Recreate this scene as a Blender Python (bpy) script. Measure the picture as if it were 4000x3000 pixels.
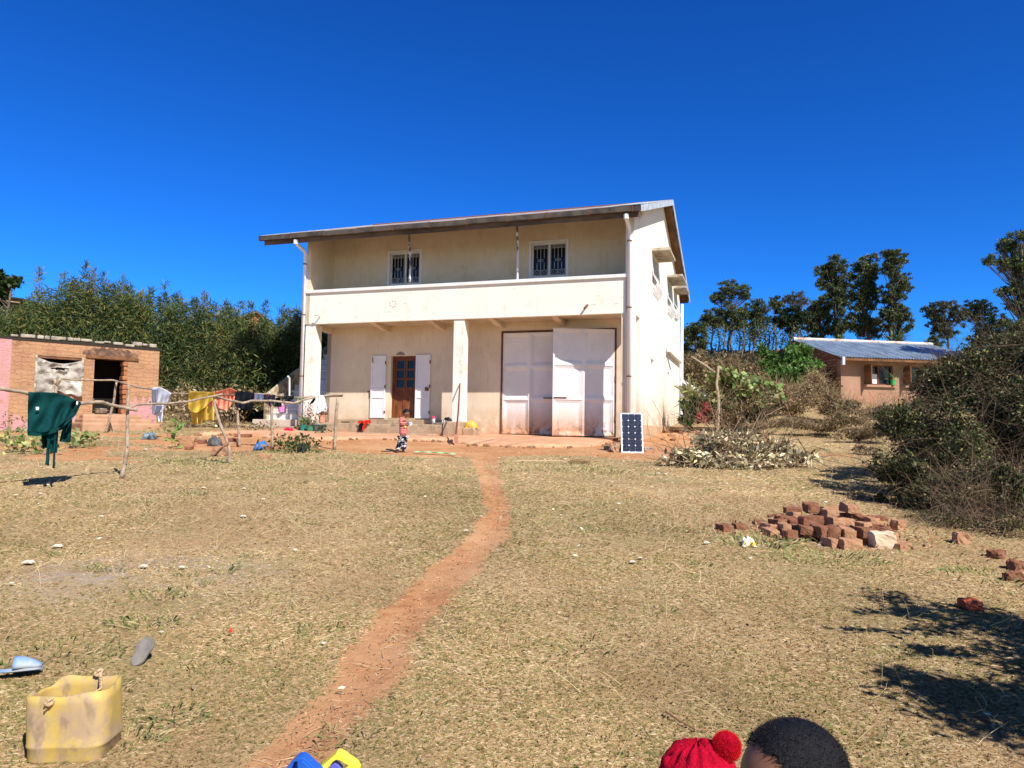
import bpy, bmesh, math, random
import numpy as np
from mathutils import Matrix, Vector, noise as mnoise
R = math.radians
random.seed(7); RNG = np.random.default_rng(7)
SC = bpy.context.scene; COL = SC.collection
for o in list(bpy.data.objects): bpy.data.objects.remove(o)

# ------------------------------------------------------------------ camera, sky, sun, exposure
F, PITCH, ROLL, EYE = 2870.3, 0.0611, 0.0150, 1.6
cd = bpy.data.cameras.new('camera'); cam = bpy.data.objects.new('camera', cd); COL.objects.link(cam)
cd.sensor_width = 36; cd.lens = 36*F/4000; cd.clip_start = .05; cd.clip_end = 3000
cam.matrix_world = Matrix.Translation((0, 0, EYE)) @ (Matrix.Rotation(math.pi/2+PITCH, 4, 'X') @ Matrix.Rotation(ROLL, 4, 'Z'))
SC.camera = cam
SUN = Vector((.918, -1.359, 1.6)).normalized()      # towards the sun
W = bpy.data.worlds.new("World"); SC.world = W; W.use_nodes = True
wn = W.node_tree.nodes; wl = W.node_tree.links; wn.clear()
sky = wn.new('ShaderNodeTexSky'); sky.sky_type = 'NISHITA'; sky.sun_disc = False
sky.sun_elevation = math.asin(SUN.z); sky.sun_rotation = math.atan2(SUN.x, SUN.y)
sky.altitude = 1400; sky.air_density = 1.0; sky.dust_density = .7; sky.ozone_density = 3.2
hs = wn.new('ShaderNodeHueSaturation'); hs.inputs['Saturation'].default_value = 1.22
gm = wn.new('ShaderNodeGamma'); gm.inputs[1].default_value = 1.22
tint = wn.new('ShaderNodeMix'); tint.data_type = 'RGBA'; tint.blend_type = 'MULTIPLY'; tint.inputs[0].default_value = 1
tint.inputs[7].default_value = (.24, .80, 1.36, 1)
bg = wn.new('ShaderNodeBackground'); bg.inputs[1].default_value = .066
wo = wn.new('ShaderNodeOutputWorld')
# the air brightens and warms towards the sun (behind the camera), deepens to pure blue away from it
wtc = wn.new('ShaderNodeTexCoord'); wdt = wn.new('ShaderNodeVectorMath'); wdt.operation = 'DOT_PRODUCT'; wdt.inputs[1].default_value = tuple(SUN); wl.new(wtc.outputs['Generated'], wdt.inputs[0])
wmr = wn.new('ShaderNodeMapRange'); wmr.interpolation_type = 'SMOOTHSTEP'; wmr.inputs[1].default_value = .12; wmr.inputs[2].default_value = .75; wl.new(wdt.outputs['Value'], wmr.inputs[0])
wtm = wn.new('ShaderNodeMix'); wtm.data_type = 'RGBA'; wtm.inputs[6].default_value = (.24, .80, 1.36, 1); wtm.inputs[7].default_value = (1.22, 1.06, .95, 1); wl.new(wmr.outputs[0], wtm.inputs[0]); wl.new(wtm.outputs[2], tint.inputs[7])
wl.new(sky.outputs[0], hs.inputs['Color']); wl.new(hs.outputs[0], gm.inputs[0]); wl.new(gm.outputs[0], tint.inputs[6])
wl.new(tint.outputs[2], bg.inputs[0]); wl.new(bg.outputs[0], wo.inputs[0])
sd = bpy.data.lights.new('sun', 'SUN'); sd.energy = 5.0; sd.angle = R(.53); sd.color = (1, .945, .87)
sun = bpy.data.objects.new('sun', sd); COL.objects.link(sun)
sun.rotation_euler = (-SUN).to_track_quat('-Z', 'Y').to_euler()
SC.view_settings.view_transform = 'Standard'; SC.view_settings.look = 'None'
SC.view_settings.exposure = .50; SC.view_settings.gamma = 1
SC.render.engine = 'CYCLES'; SC.cycles.max_bounces = 6; SC.cycles.diffuse_bounces = 3; SC.cycles.transparent_max_bounces = 8

# ------------------------------------------------------------------ pixel <-> world (pixels of the 4000x3000 photo)
def ray(px, py):
    x = (px-2000)/F; y = (py-1500)/F; c, s = math.cos(ROLL), math.sin(ROLL)
    x, y = x*c+y*s, -x*s+y*c; c, s = math.cos(PITCH), math.sin(PITCH)
    return np.array([x, c+s*y, s-c*y])
def atY(px, py, Y):
    d = ray(px, py); return Vector(d*Y/d[1]+[0, 0, EYE])
HX, HY, YAW = -6.727, 23.931, .321
cyw, syw = math.cos(YAW), math.sin(YAW)
def h2w(u, v, z=0): return Vector((HX+u*cyw+v*syw, HY-u*syw+v*cyw, z))
def w2h(X, Y): return (X-HX)*cyw-(Y-HY)*syw, (X-HX)*syw+(Y-HY)*cyw
def onv(px, py, v):
    d = ray(px, py); t = (v+HX*syw+HY*cyw)/(d[0]*syw+d[1]*cyw); X, Y, Z = d*t
    return (X-HX)*cyw-(Y-HY)*syw, Z+EYE
def onu(px, py, u):
    d = ray(px, py); t = (u+HX*cyw-HY*syw)/(d[0]*cyw-d[1]*syw); X, Y, Z = d*t
    return (X-HX)*syw+(Y-HY)*cyw, Z+EYE
def ss(a, b, x): t = np.clip((x-a)/(b-a), 0, 1); return t*t*(3-2*t)
def wob(X, Y, f=1.0, s=0):     # cheap smooth noise
    return (np.sin(X*f*1.3+s)+np.sin(Y*f*1.7+s*2.1)+np.sin((X+Y)*f*.9+s*.7)+np.sin((X-Y*1.3)*f*2.3+s*1.3)*.6+np.sin((X*2.1+Y*.7)*f*2.9+s)*.4)/4
def hill(X, Y):
    b = .061*np.minimum(Y, 70)
    m = np.maximum(ss(8.6, 11.5, X), 1-ss(-12.5, -9.5, X)); m = np.maximum(m, ss(36, 44, Y))
    b = b+m*.115*np.clip(Y-25.5, 0, 60)+m*.1*np.clip(Y-26, 0, 8)*0
    b = b-.05*np.clip(Y-78, 0, 150)
    b = b+ss(300, 420, Y)*(1-ss(420, 520, Y))*58*np.exp(-((X+150)/48.)**2)
    return b
def H(X, Y):
    X = np.asarray(X, float); Y = np.asarray(Y, float)
    return hill(X, Y)+.018*wob(X, Y, .9)+.010*wob(X, Y, 2.9, 2)+ss(25, 60, Y)*.25*wob(X, Y, .25, 4)
def g(px, py):
    d = ray(px, py); t = 1.0
    for i in range(6000):
        t += .02 if t < 20 else .05
        p = d*t
        if p[2]+EYE < float(H(p[0], p[1])): break
    return Vector((p[0], p[1], float(H(p[0], p[1]))))
def gz(x, y): return float(H(x, y))

# ------------------------------------------------------------------ materials
MATS = {}
def M(name, c, c2=None, scale=3, lo=.4, hi=.62, rough=.85, bump=0, bscale=40, layers=(), metal=0, spec=.3, bricks=None,
      vcol=False, trans=0, det=6, map_scale=None, alpha=1, bdist=.01, coat=0):
    if name in MATS: return MATS[name]
    m = bpy.data.materials.new(name); MATS[name] = m; m.use_nodes = True
    nt = m.node_tree; N = nt.nodes; L = nt.links; P = N['Principled BSDF']
    P.inputs['Roughness'].default_value = rough; P.inputs['Metallic'].default_value = metal; P.inputs['Specular IOR Level'].default_value = spec
    if coat: P.inputs['Coat Weight'].default_value = coat
    tc = N.new('ShaderNodeTexCoord'); vec = tc.outputs['Object']
    def mapping(ms):
        mp = N.new('ShaderNodeMapping'); mp.inputs['Scale'].default_value = ms; L.new(vec, mp.inputs[0]); return mp.outputs[0]
    def noise(sc, d=6, ms=None):
        n = N.new('ShaderNodeTexNoise'); n.inputs['Scale'].default_value = sc; n.inputs['Detail'].default_value = d; n.inputs['Roughness'].default_value = .62
        L.new(mapping(ms) if ms else vec, n.inputs['Vector']); return n.outputs['Fac']
    def mapr(s, a, b):
        r = N.new('ShaderNodeMapRange'); r.inputs[1].default_value = a; r.inputs[2].default_value = b; L.new(s, r.inputs[0]); return r.outputs[0]
    def mix(f, a, b):
        x = N.new('ShaderNodeMix'); x.data_type = 'RGBA'
        if isinstance(f, float): x.inputs[0].default_value = f
        else: L.new(f, x.inputs[0])
        for s, i in ((a, 6), (b, 7)):
            if isinstance(s, tuple): x.inputs[i].default_value = (*s[:3], 1)
            else: L.new(s, x.inputs[i])
        return x.outputs[2]
    col = tuple(c)
    hgt = None
    if vcol:
        at = N.new('ShaderNodeAttribute'); at.attribute_name = 'Col'; col = at.outputs['Color']
    if bricks:
        b = N.new('ShaderNodeTexBrick'); b.inputs['Color1'].default_value = (*bricks['a'], 1); b.inputs['Color2'].default_value = (*bricks['b'], 1)
        b.inputs['Mortar'].default_value = (*bricks['m'], 1); b.inputs['Scale'].default_value = 1
        b.inputs['Brick Width'].default_value = bricks.get('w', .22); b.inputs['Row Height'].default_value = bricks.get('h', .1)
        b.inputs['Mortar Size'].default_value = bricks.get('ms', .012); b.inputs['Mortar Smooth'].default_value = .3; b.inputs['Bias'].default_value = bricks.get('bias', 0)
        # wall coordinates: horizontal run on x+y, height on z, roughened by noise
        sp = N.new('ShaderNodeSeparateXYZ'); L.new(vec, sp.inputs[0]); ad = N.new('ShaderNodeMath'); L.new(sp.outputs[0], ad.inputs[0]); L.new(sp.outputs[1], ad.inputs[1])
        nz = N.new('ShaderNodeTexNoise'); nz.inputs['Scale'].default_value = 5; L.new(vec, nz.inputs[0])
        cb = N.new('ShaderNodeCombineXYZ'); L.new(ad.outputs[0], cb.inputs[0]); L.new(sp.outputs[2], cb.inputs[1])
        va = N.new('ShaderNodeVectorMath'); va.operation = 'MULTIPLY_ADD'; va.inputs[1].default_value = (bricks.get('wob', .04),)*3
        L.new(nz.outputs['Color'], va.inputs[0]); L.new(cb.outputs[0], va.inputs[2]); L.new(va.outputs[0], b.inputs['Vector'])
        col = b.outputs['Color']; hgt = b.outputs['Fac']
    if c2 is not None: col = mix(mapr(noise(scale, det, map_scale), lo, hi), col, tuple(c2))
    for ly in layers:      # (colour, scale, lo, hi, stretch, (axis, z0, z1) optional, strength)
        lc, sc, a, b_, ms, zr, st = (list(ly)+[None]*7)[:7]
        f = mapr(noise(sc, 7, ms), a, b_)
        if zr:
            sp = N.new('ShaderNodeSeparateXYZ'); L.new(vec, sp.inputs[0]); f2 = mapr(sp.outputs[zr[0]], zr[1], zr[2])
            mu = N.new('ShaderNodeMath'); mu.operation = 'MULTIPLY'; L.new(f, mu.inputs[0]); L.new(f2, mu.inputs[1]); f = mu.outputs[0]
        if st is not None:
            mu = N.new('ShaderNodeMath'); mu.operation = 'MULTIPLY'; L.new(f, mu.inputs[0]); mu.inputs[1].default_value = st; f = mu.outputs[0]
        col = mix(f, col, tuple(lc))
    if isinstance(col, tuple): P.inputs['Base Color'].default_value = (*col[:3], 1)
    else: L.new(col, P.inputs['Base Color'])
    if bump:
        bp = N.new('ShaderNodeBump'); bp.inputs['Strength'].default_value = bump; bp.inputs['Distance'].default_value = bdist
        h = noise(bscale, 8)
        if hgt is not None:
            mu = N.new('ShaderNodeMath'); mu.operation = 'MULTIPLY_ADD'; L.new(hgt, mu.inputs[0]); mu.inputs[1].default_value = -.7; L.new(h, mu.inputs[2]); h = mu.outputs[0]
        L.new(h, bp.inputs['Height']); L.new(bp.outputs[0], P.inputs['Normal'])
    if trans:
        tr = N.new('ShaderNodeBsdfTranslucent'); ms_ = N.new('ShaderNodeMixShader'); ms_.inputs[0].default_value = trans
        if isinstance(col, tuple): tr.inputs[0].default_value = (*col[:3], 1)
        else: L.new(col, tr.inputs[0])
        L.new(P.outputs[0], ms_.inputs[1]); L.new(tr.outputs[0], ms_.inputs[2]); L.new(ms_.outputs[0], N['Material Output'].inputs[0])
    return m

# ------------------------------------------------------------------ mesh helpers
class MB:
    def __init__(s): s.v = []; s.f = []
    def add(s, vs, fs):
        b = len(s.v); s.v += [tuple(v) for v in vs]; s.f += [tuple(b+i for i in f) for f in fs]; return s
    def box(s, x0, x1, y0, y1, z0, z1, mat=None):
        vs = [Vector((x, y, z)) for x in (x0, x1) for y in (y0, y1) for z in (z0, z1)]
        if mat: vs = [mat @ v for v in vs]
        return s.add(vs, [(0, 1, 3, 2), (4, 6, 7, 5), (0, 4, 5, 1), (2, 3, 7, 6), (0, 2, 6, 4), (1, 5, 7, 3)])
    def prism(s, poly, fn):   # poly of 2D points, fn(a,b,side) -> 3D, side 0/1
        n = len(poly); vs = [fn(a, b, 0) for a, b in poly]+[fn(a, b, 1) for a, b in poly]
        return s.add(vs, [tuple(range(n))[::-1], tuple(range(n, 2*n))]+[(i, (i+1) % n, n+(i+1) % n, n+i) for i in range(n)])
    def tube(s, pts, r, n=8, caps=True):
        pts = [Vector(p) for p in pts]; rs = r if isinstance(r, (list, tuple)) else [r]*len(pts)
        vs = []; fs = []; up = None
        for i, p in enumerate(pts):
            t = (pts[min(i+1, len(pts)-1)]-pts[max(i-1, 0)]).normalized()
            if up is None: up = Vector((0, 0, 1)) if abs(t.z) < .9 else Vector((1, 0, 0))
            a = t.cross(up).normalized(); b = a.cross(t); up = b
            for k in range(n):
                q = 2*math.pi*k/n; vs.append(p+(a*math.cos(q)+b*math.sin(q))*rs[i])
        for i in range(len(pts)-1):
            for k in range(n): fs.append((i*n+k, i*n+(k+1) % n, (i+1)*n+(k+1) % n, (i+1)*n+k))
        if caps: fs += [tuple(range(n))[::-1], tuple(range((len(pts)-1)*n, len(pts)*n))]
        return s.add(vs, fs)
    def lathe(s, prof, c, n=20, sx=1, sy=1, capb=True, capt=False):   # prof [(r,z)]
        c = Vector(c); vs = []; fs = []
        for r, z in prof:
            for k in range(n): q = 2*math.pi*k/n; vs.append(c+Vector((r*math.cos(q)*sx, r*math.sin(q)*sy, z)))
        for i in range(len(prof)-1):
            for k in range(n): fs.append((i*n+k, i*n+(k+1) % n, (i+1)*n+(k+1) % n, (i+1)*n+k))
        if capb: fs.append(tuple(range(n))[::-1])
        if capt: fs.append(tuple(range((len(prof)-1)*n, len(prof)*n)))
        return s.add(vs, fs)
    def wallv(s, u0, u1, z0, z1, va, vb, holes=()):   # slab in the u-z plane between v=va and v=vb with rectangular holes (u0,u1,z0,z1)
        us = sorted(set([u0, u1]+[h for q in holes for h in q[:2]])); zs = sorted(set([z0, z1]+[h for q in holes for h in q[2:]]))
        inh = lambda a, b: any(q[0]-1e-6 < a < q[1]+1e-6 and q[2]-1e-6 < b < q[3]+1e-6 for q in holes)
        full = lambda i, j: 0 <= i < len(us)-1 and 0 <= j < len(zs)-1 and not inh((us[i]+us[i+1])/2, (zs[j]+zs[j+1])/2)
        for i in range(len(us)-1):
            for j in range(len(zs)-1):
                if not full(i, j): continue
                a, b, c, d = us[i], us[i+1], zs[j], zs[j+1]
                V = [(x, y, z) for x in (a, b) for y in (va, vb) for z in (c, d)]
                fs = [(0, 4, 5, 1), (2, 3, 7, 6)]
                if not full(i-1, j): fs.append((0, 1, 3, 2))
                if not full(i+1, j): fs.append((4, 6, 7, 5))
                if not full(i, j-1): fs.append((0, 2, 6, 4))
                if not full(i, j+1): fs.append((1, 5, 7, 3))
                s.add(V, fs)
        return s
    def build(s, name, mat, parent=None, smooth=False, bevel=0, weld=True, solid=0, sub=0):
        me = bpy.data.meshes.new(name); me.from_pydata(s.v, [], s.f)
        if weld:
            bm = bmesh.new(); bm.from_mesh(me); bmesh.ops.remove_doubles(bm, verts=bm.verts, dist=1e-5)
            bmesh.ops.recalc_face_normals(bm, faces=bm.faces); bm.to_mesh(me); bm.free()
        o = bpy.data.objects.new(name, me); COL.objects.link(o); o.parent = parent
        if mat: me.materials.append(mat)
        if smooth: me.polygons.foreach_set('use_smooth', [True]*len(me.polygons))
        if solid: q = o.modifiers.new('solid', 'SOLIDIFY'); q.thickness = solid; q.offset = 0
        if bevel: q = o.modifiers.new('bevel', 'BEVEL'); q.width = bevel; q.segments = 2; q.limit_method = 'ANGLE'
        if sub: q = o.modifiers.new('sub', 'SUBSURF'); q.levels = sub; q.render_levels = sub
        return o
def tag(o, label=None, cat=None, group=None, kind=None):
    if label: o['label'] = label
    if cat: o['category'] = cat
    if group: o['group'] = group
    if kind: o['kind'] = kind
    return o
def empty(name, loc=(0, 0, 0), rz=0, label=None, cat=None, group=None):
    o = bpy.data.objects.new(name, None); COL.objects.link(o); o.location = loc; o.rotation_euler = (0, 0, rz); o.empty_display_size = .2
    return tag(o, label, cat, group)
def npmesh(name, V, loops_per_face, mat, parent=None, colors=None, smooth=False):   # V (n,3); every face has k consecutive vertices
    k = loops_per_face; n = len(V); nf = n//k
    me = bpy.data.meshes.new(name); me.vertices.add(n); me.vertices.foreach_set('co', np.asarray(V, np.float32).ravel())
    me.loops.add(n); me.loops.foreach_set('vertex_index', np.arange(n, dtype=np.int32))
    me.polygons.add(nf); me.polygons.foreach_set('loop_start', np.arange(0, n, k, dtype=np.int32))
    if colors is not None:
        a = me.attributes.new('Col', 'FLOAT_COLOR', 'POINT'); c = np.ones((n, 4), np.float32); c[:, :3] = np.repeat(colors, k, axis=0); a.data.foreach_set('color', c.ravel())
    me.update(calc_edges=True); me.validate()
    me.materials.append(mat)
    o = bpy.data.objects.new(name, me); COL.objects.link(o); o.parent = parent
    return o
def unit(a): return a/np.maximum(np.linalg.norm(a, axis=1, keepdims=True), 1e-9)
def leafverts(C, size, aspect=.35, droop=0., rng=RNG, dirs=None):   # rhombus leaves
    n = len(C); d = dirs if dirs is not None else rng.normal(size=(n, 3)); d = unit(d); d[:, 2] -= droop; d = unit(d)
    q = unit(np.cross(d, rng.normal(size=(n, 3)))); s = (size*(.6+.8*rng.random(n)))[:, None]
    a = C; b = C+d*s*.45+q*s*aspect*.5; c = C+d*s; e = C+d*s*.45-q*s*aspect*.5
    return np.stack([a, b, c, e], 1).reshape(-1, 3)
def pal(cols, n, rng=RNG, jit=.25):
    cols = np.array(cols); c = cols[rng.integers(0, len(cols), n)]*(1+jit*(rng.random((n, 1))*2-1)); return np.clip(c, 0.003, 1)
def twigverts(A, B, r, rng=RNG, bend=.15, seg=3):    # many thin 3-sided sticks as quads; A,B (n,3)
    n = len(A); out = []; mid = (rng.normal(size=(n, 3)))*np.linalg.norm(B-A, axis=1, keepdims=True)*bend
    t = unit(B-A); s1 = unit(np.cross(t, rng.normal(size=(n, 3)))); s2 = np.cross(t, s1)
    offs = [s1, -.5*s1+.866*s2, -.5*s1-.866*s2]
    P = [A+(B-A)*k/seg+mid*math.sin(math.pi*k/seg) for k in range(seg+1)]
    for k in range(seg):
        ra = (r*(1-.7*k/seg)); rb = (r*(1-.7*(k+1)/seg))
        if np.ndim(ra): ra = ra[:, None]; rb = rb[:, None]
        for i in range(3):
            j = (i+1) % 3
            out.append(np.stack([P[k]+offs[i]*ra, P[k]+offs[j]*ra, P[k+1]+offs[j]*rb, P[k+1]+offs[i]*rb], 1))
    return np.concatenate(out).reshape(-1, 3)
def blobpts(blobs, n, rng=RNG, shell=.55):   # blobs: (x,y,z, rx,ry,rz); points spread in ellipsoids, denser near their skins
    b = np.array(blobs, float); w = b[:, 3]*b[:, 4]*b[:, 5]; w = w**.7; idx = rng.choice(len(b), n, p=w/w.sum())
    d = unit(rng.normal(size=(n, 3))); r = (shell+(1-shell)*rng.random(n))[:, None]*(.85+.3*rng.random((n, 1)))
    return b[idx, :3]+d*r*b[idx, 3:6], idx

# ================================================================== GROUND
PATH = [(1100, 3060, 125), (1120, 2990, 120), (1230, 2850, 116), (1400, 2700, 102), (1505, 2500, 84), (1640, 2350, 84), (1800, 2200, 82), (1918, 2085, 66), (1950, 2000, 44), (1930, 1920, 38), (1908, 1850, 33), (1895, 1790, 40)]
PW = []
for x, y, w in PATH:
    p = g(x, y); PW.append((p.x, p.y, w/F*p.y*(1.0+.24*min(1, max(0, (y-2150)/300))+.35*max(0, (1990-y)/200)**2)))
PW.insert(0, (PW[0][0]-.35, PW[0][1]-.5, PW[0][2])); PW.insert(0, (PW[0][0]-.8, PW[0][1]-1.5, PW[0][2]))
def pathd(X, Y):      # signed distance outside the trodden path (negative = on it)
    best = np.full(np.shape(X), 9.)
    for (x0, y0, w0), (x1, y1, w1) in zip(PW[:-1], PW[1:]):
        dx, dy = x1-x0, y1-y0; t = np.clip(((X-x0)*dx+(Y-y0)*dy)/(dx*dx+dy*dy), 0, 1)
        best = np.minimum(best, np.hypot(X-x0-t*dx, Y-y0-t*dy)-(w0+(w1-w0)*t))
    return best
def yardd(X, Y):      # negative inside the bare red yard in front of the house
    edge = 16.3+.35*np.sin(X*1.1)+.5*ss(-2, -6, X)-.5*ss(1, 3.5, X)
    return np.maximum(np.maximum(edge-Y, X-(5.2+.1*(Y-16))), -8.3-X+.0*Y)
def dirt(X, Y):       # 0..1 bare red earth
    n = .10*wob(X, Y, 3.3)+.06*wob(X, Y, 9.1, 3)
    d1 = 1-ss(-.12, .15, pathd(X, Y)+n*.55)
    d2 = 1-ss(-.35, .35, yardd(X, Y)+n*3)
    gar = ss(.0, .35, wob(X, Y, 1.9, 5)+.35*wob(X, Y, 5.1, 2)+.15)*(1-ss(-7.6, -6.6, X))*ss(12.3, 13.6, Y)*(1-ss(20, 23, Y))   # tilled bean patch
    r2 = np.exp(-((X-7.0)/1.5)**2-((Y-17.6)/.5)**2)*1.1
    r3 = np.exp(-((X-15.)/2.2)**2-((Y-31.5)/1.2)**2)
    return np.clip(np.maximum.reduce([d1, d2, gar*.9, r2, r3]), 0, 1)
ashc = g(560, 2235)
def ash(X, Y): return np.exp(-((X-ashc.x)/1.15)**2-((Y-ashc.y)/.75)**2)*(.75+.5*wob(X, Y, 4.0))
def axis(lo, hi, st, far, gr=1.16):
    a = list(np.arange(lo, hi+1e-6, st)); s = st
    while a[-1] < far: s *= gr; a.append(a[-1]+s)
    s = st; b = []; x = lo
    while x > -far: s *= gr; x -= s; b.append(x)
    return np.array(b[::-1]+a)
gx = axis(-9.5, 9.5, .085, 900); gy = axis(1.2, 24.5, .085, 1000); gy = gy[gy > -60]
GX, GY = np.meshgrid(gx, gy); GD = dirt(GX, GY); GZ = H(GX, GY)-.03*(1-ss(-.25, .05, pathd(GX, GY)))
nx, ny = len(gx), len(gy); ii, jj = np.meshgrid(np.arange(nx-1), np.arange(ny-1)); q = (jj*nx+ii).ravel()
me = bpy.data.meshes.new('ground'); me.vertices.add(nx*ny); me.vertices.foreach_set('co', np.stack([GX, GY, GZ], -1).astype(np.float32).ravel())
fi = np.stack([q, q+1, q+nx+1, q+nx], 1).astype(np.int32); nf = len(fi)
me.loops.add(nf*4); me.loops.foreach_set('vertex_index', fi.ravel()); me.polygons.add(nf); me.polygons.foreach_set('loop_start', np.arange(0, nf*4, 4, dtype=np.int32))
at = me.attributes.new('Dirt', 'FLOAT', 'POINT'); at.data.foreach_set('value', GD.astype(np.float32).ravel())
at = me.attributes.new('Ash', 'FLOAT', 'POINT'); at.data.foreach_set('value', np.clip(ash(GX, GY), 0, 1).astype(np.float32).ravel())
me.update(calc_edges=True); me.polygons.foreach_set('use_smooth', [True]*nf)
ground = bpy.data.objects.new('ground', me); COL.objects.link(ground); tag(ground, kind='structure')
def ground_mat():
    m = bpy.data.materials.new('ground'); m.use_nodes = True; nt = m.node_tree; N = nt.nodes; L = nt.links; P = N['Principled BSDF']
    P.inputs['Roughness'].default_value = .95; P.inputs['Specular IOR Level'].default_value = .1
    tc = N.new('ShaderNodeTexCoord')
    def nz(sc, d=8, r=.65, ms=(1, 1, 1)):
        mp = N.new('ShaderNodeMapping'); mp.inputs['Scale'].default_value = ms; L.new(tc.outputs['Object'], mp.inputs[0])
        n = N.new('ShaderNodeTexNoise'); n.inputs['Scale'].default_value = sc; n.inputs['Detail'].default_value = d; n.inputs['Roughness'].default_value = r; L.new(mp.outputs[0], n.inputs[0]); return n.outputs['Fac']
    def rmp(s, stops):
        r = N.new('ShaderNodeValToRGB'); L.new(s, r.inputs[0]); e = r.color_ramp.elements
        e[0].position, e[0].color = stops[0][0], (*stops[0][1], 1); e[1].position, e[1].color = stops[-1][0], (*stops[-1][1], 1)
        for p, c in stops[1:-1]: x = e.new(p); x.color = (*c, 1)
        return r.outputs[0]
    def mx(f, a, b, t='MIX'):
        x = N.new('ShaderNodeMix'); x.data_type = 'RGBA'; x.blend_type = t
        if isinstance(f, float): x.inputs[0].default_value = f
        else: L.new(f, x.inputs[0])
        for s, i in ((a, 6), (b, 7)):
            if isinstance(s, tuple): x.inputs[i].default_value = (*s, 1)
            else: L.new(s, x.inputs[i])
        return x.outputs[2]
    def mr(s, a, b):
        r = N.new('ShaderNodeMapRange'); r.inputs[1].default_value = a; r.inputs[2].default_value = b; L.new(s, r.inputs[0]); return r.outputs[0]
    straw = rmp(nz(26, 10, .75), [(.30, (.21, .135, .07)), (.44, (.34, .24, .125)), (.56, (.43, .32, .17)), (.70, (.54, .43, .25))])
    green = rmp(nz(30, 10, .7), [(.34, (.15, .12, .05)), (.5, (.25, .215, .085)), (.66, (.39, .32, .15))])
    gr = mx(mr(nz(.55, 5), .50, .68), straw, green)
    gr = mx(mr(nz(1.3, 4), .50, .70), gr, (.26, .165, .085))
    soil = rmp(nz(7, 10, .7), [(.30, (.29, .125, .052)), (.5, (.45, .215, .098)), (.70, (.56, .30, .145))])
    soil = mx(mr(nz(.8, 4), .42, .66), soil, (.54, .30, .155))
    soil = mx(mr(nz(60, 5), .60, .72), soil, (.24, .105, .05))
    a = N.new('ShaderNodeAttribute'); a.attribute_name = 'Dirt'
    ad = N.new('ShaderNodeMath'); ad.operation = 'MULTIPLY_ADD'; L.new(nz(14, 8, .7), ad.inputs[0]); ad.inputs[1].default_value = .9; L.new(a.outputs['Fac'], ad.inputs[2])
    col = mx(mr(ad.outputs[0], .82, 1.06), gr, soil)
    b = N.new('ShaderNodeAttribute'); b.attribute_name = 'Ash'
    mu = N.new('ShaderNodeMath'); mu.operation = 'MULTIPLY'; L.new(b.outputs['Fac'], mu.inputs[0]); L.new(mr(nz(9, 6), .38, .6), mu.inputs[1])
    col = mx(mu.outputs[0], col, (.40, .32, .265))
    L.new(col, P.inputs['Base Color'])
    bp = N.new('ShaderNodeBump'); bp.inputs['Strength'].default_value = .75; bp.inputs['Distance'].default_value = .03; L.new(nz(22, 10, .75), bp.inputs['Height']); L.new(bp.outputs[0], P.inputs['Normal'])
    return m
me.materials.append(ground_mat())

# ================================================================== THE TWO-STOREY HOUSE (local axes: x = along the front, y = into the house, z up)
D = 1.362; US = 10.68; WB = .13; ZT = 1.868; ZG = 1.40; ZB = 4.92; ZC = 6.04
cream = M('cream_render', (.67, .56, .415), (.72, .62, .48), scale=.9, rough=.9, bump=.25, bscale=22, layers=[
    ((.55, .42, .25), 1.6, .52, .70, (1, 1, 1), None, .5), ((.52, .29, .15), 3.0, .34, .56, None, (2, 2.35, 1.45), .9), ((.40, .30, .20), 5, .58, .70, (4, 4, .25), None, .4),
    ((.42, .36, .27), 3.2, .60, .72, (1, 1, .35), None, .35), ((.30, .24, .17), 9, .66, .74, None, None, .5)])
white_wall = M('pale_render', (.82, .76, .64), (.86, .81, .71), scale=.8, rough=.9, bump=.2, bscale=18, layers=[
    ((.62, .52, .36), 1.8, .55, .72, None, None, .45), ((.54, .28, .14), 2.6, .34, .54, None, (2, 2.9, 1.55), .95),
    ((.30, .28, .24), 4.5, .60, .70, (3, 3, .16), None, .38), ((.35, .30, .22), 14, .68, .74, None, None, .5)])
parapm = M('parapet_render', (.80, .76, .66), (.83, .79, .70), scale=1.1, rough=.9, bump=.2, bscale=22, layers=[
    ((.60, .46, .28), 2.3, .56, .72, (1, 1, 1), (2, 5.6, 4.95), .7), ((.42, .33, .22), 6, .60, .70, (.6, 1, 2), None, .6), ((.42, .34, .25), 4, .56, .72, (1.6, 1.6, .35), (2, 5.8, 5.0), .5), ((.22, .18, .13), 16, .68, .74, None, None, .8)])
concrete = M('stained_concrete', (.46, .33, .215), (.33, .24, .16), scale=3, rough=.95, bump=.8, bscale=16, layers=[
    ((.20, .15, .11), 5, .55, .68, (1.3, 1.3, .8), None, .7), ((.55, .43, .30), 5, .56, .68, None, None, .7), ((.42, .19, .09), 2.5, .45, .6, None, (2, 1.6, 1.3), .8)])
conc2 = M('weathered_canopy_concrete', (.52, .46, .36), (.36, .31, .24), scale=2.5, rough=.95, bump=.5, bscale=20, layers=[((.15, .125, .10), 6, .50, .64, None, None, .8)])
whitep = M('white_gate_paint', (.70, .68, .68), (.76, .75, .76), scale=1.5, rough=.55, spec=.35, bump=.08, bscale=8, layers=[
    ((.50, .24, .11), 1.6, .36, .56, (1, 1, .5), (2, 2.5, 1.5), .95), ((.20, .09, .05), 5, .50, .60, None, (2, 1.95, 1.5), .9), ((.25, .15, .09), 9, .62, .70, None, (2, 2.6, 1.5), .8), ((.55, .48, .45), 5, .58, .72, None, None, .35)])
shutp = M('white_shutter_paint', (.74, .73, .73), (.80, .79, .80), scale=2, rough=.5, bump=.06, bscale=12, layers=[((.45, .36, .30), 6, .63, .72, None, None, .5)])
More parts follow.
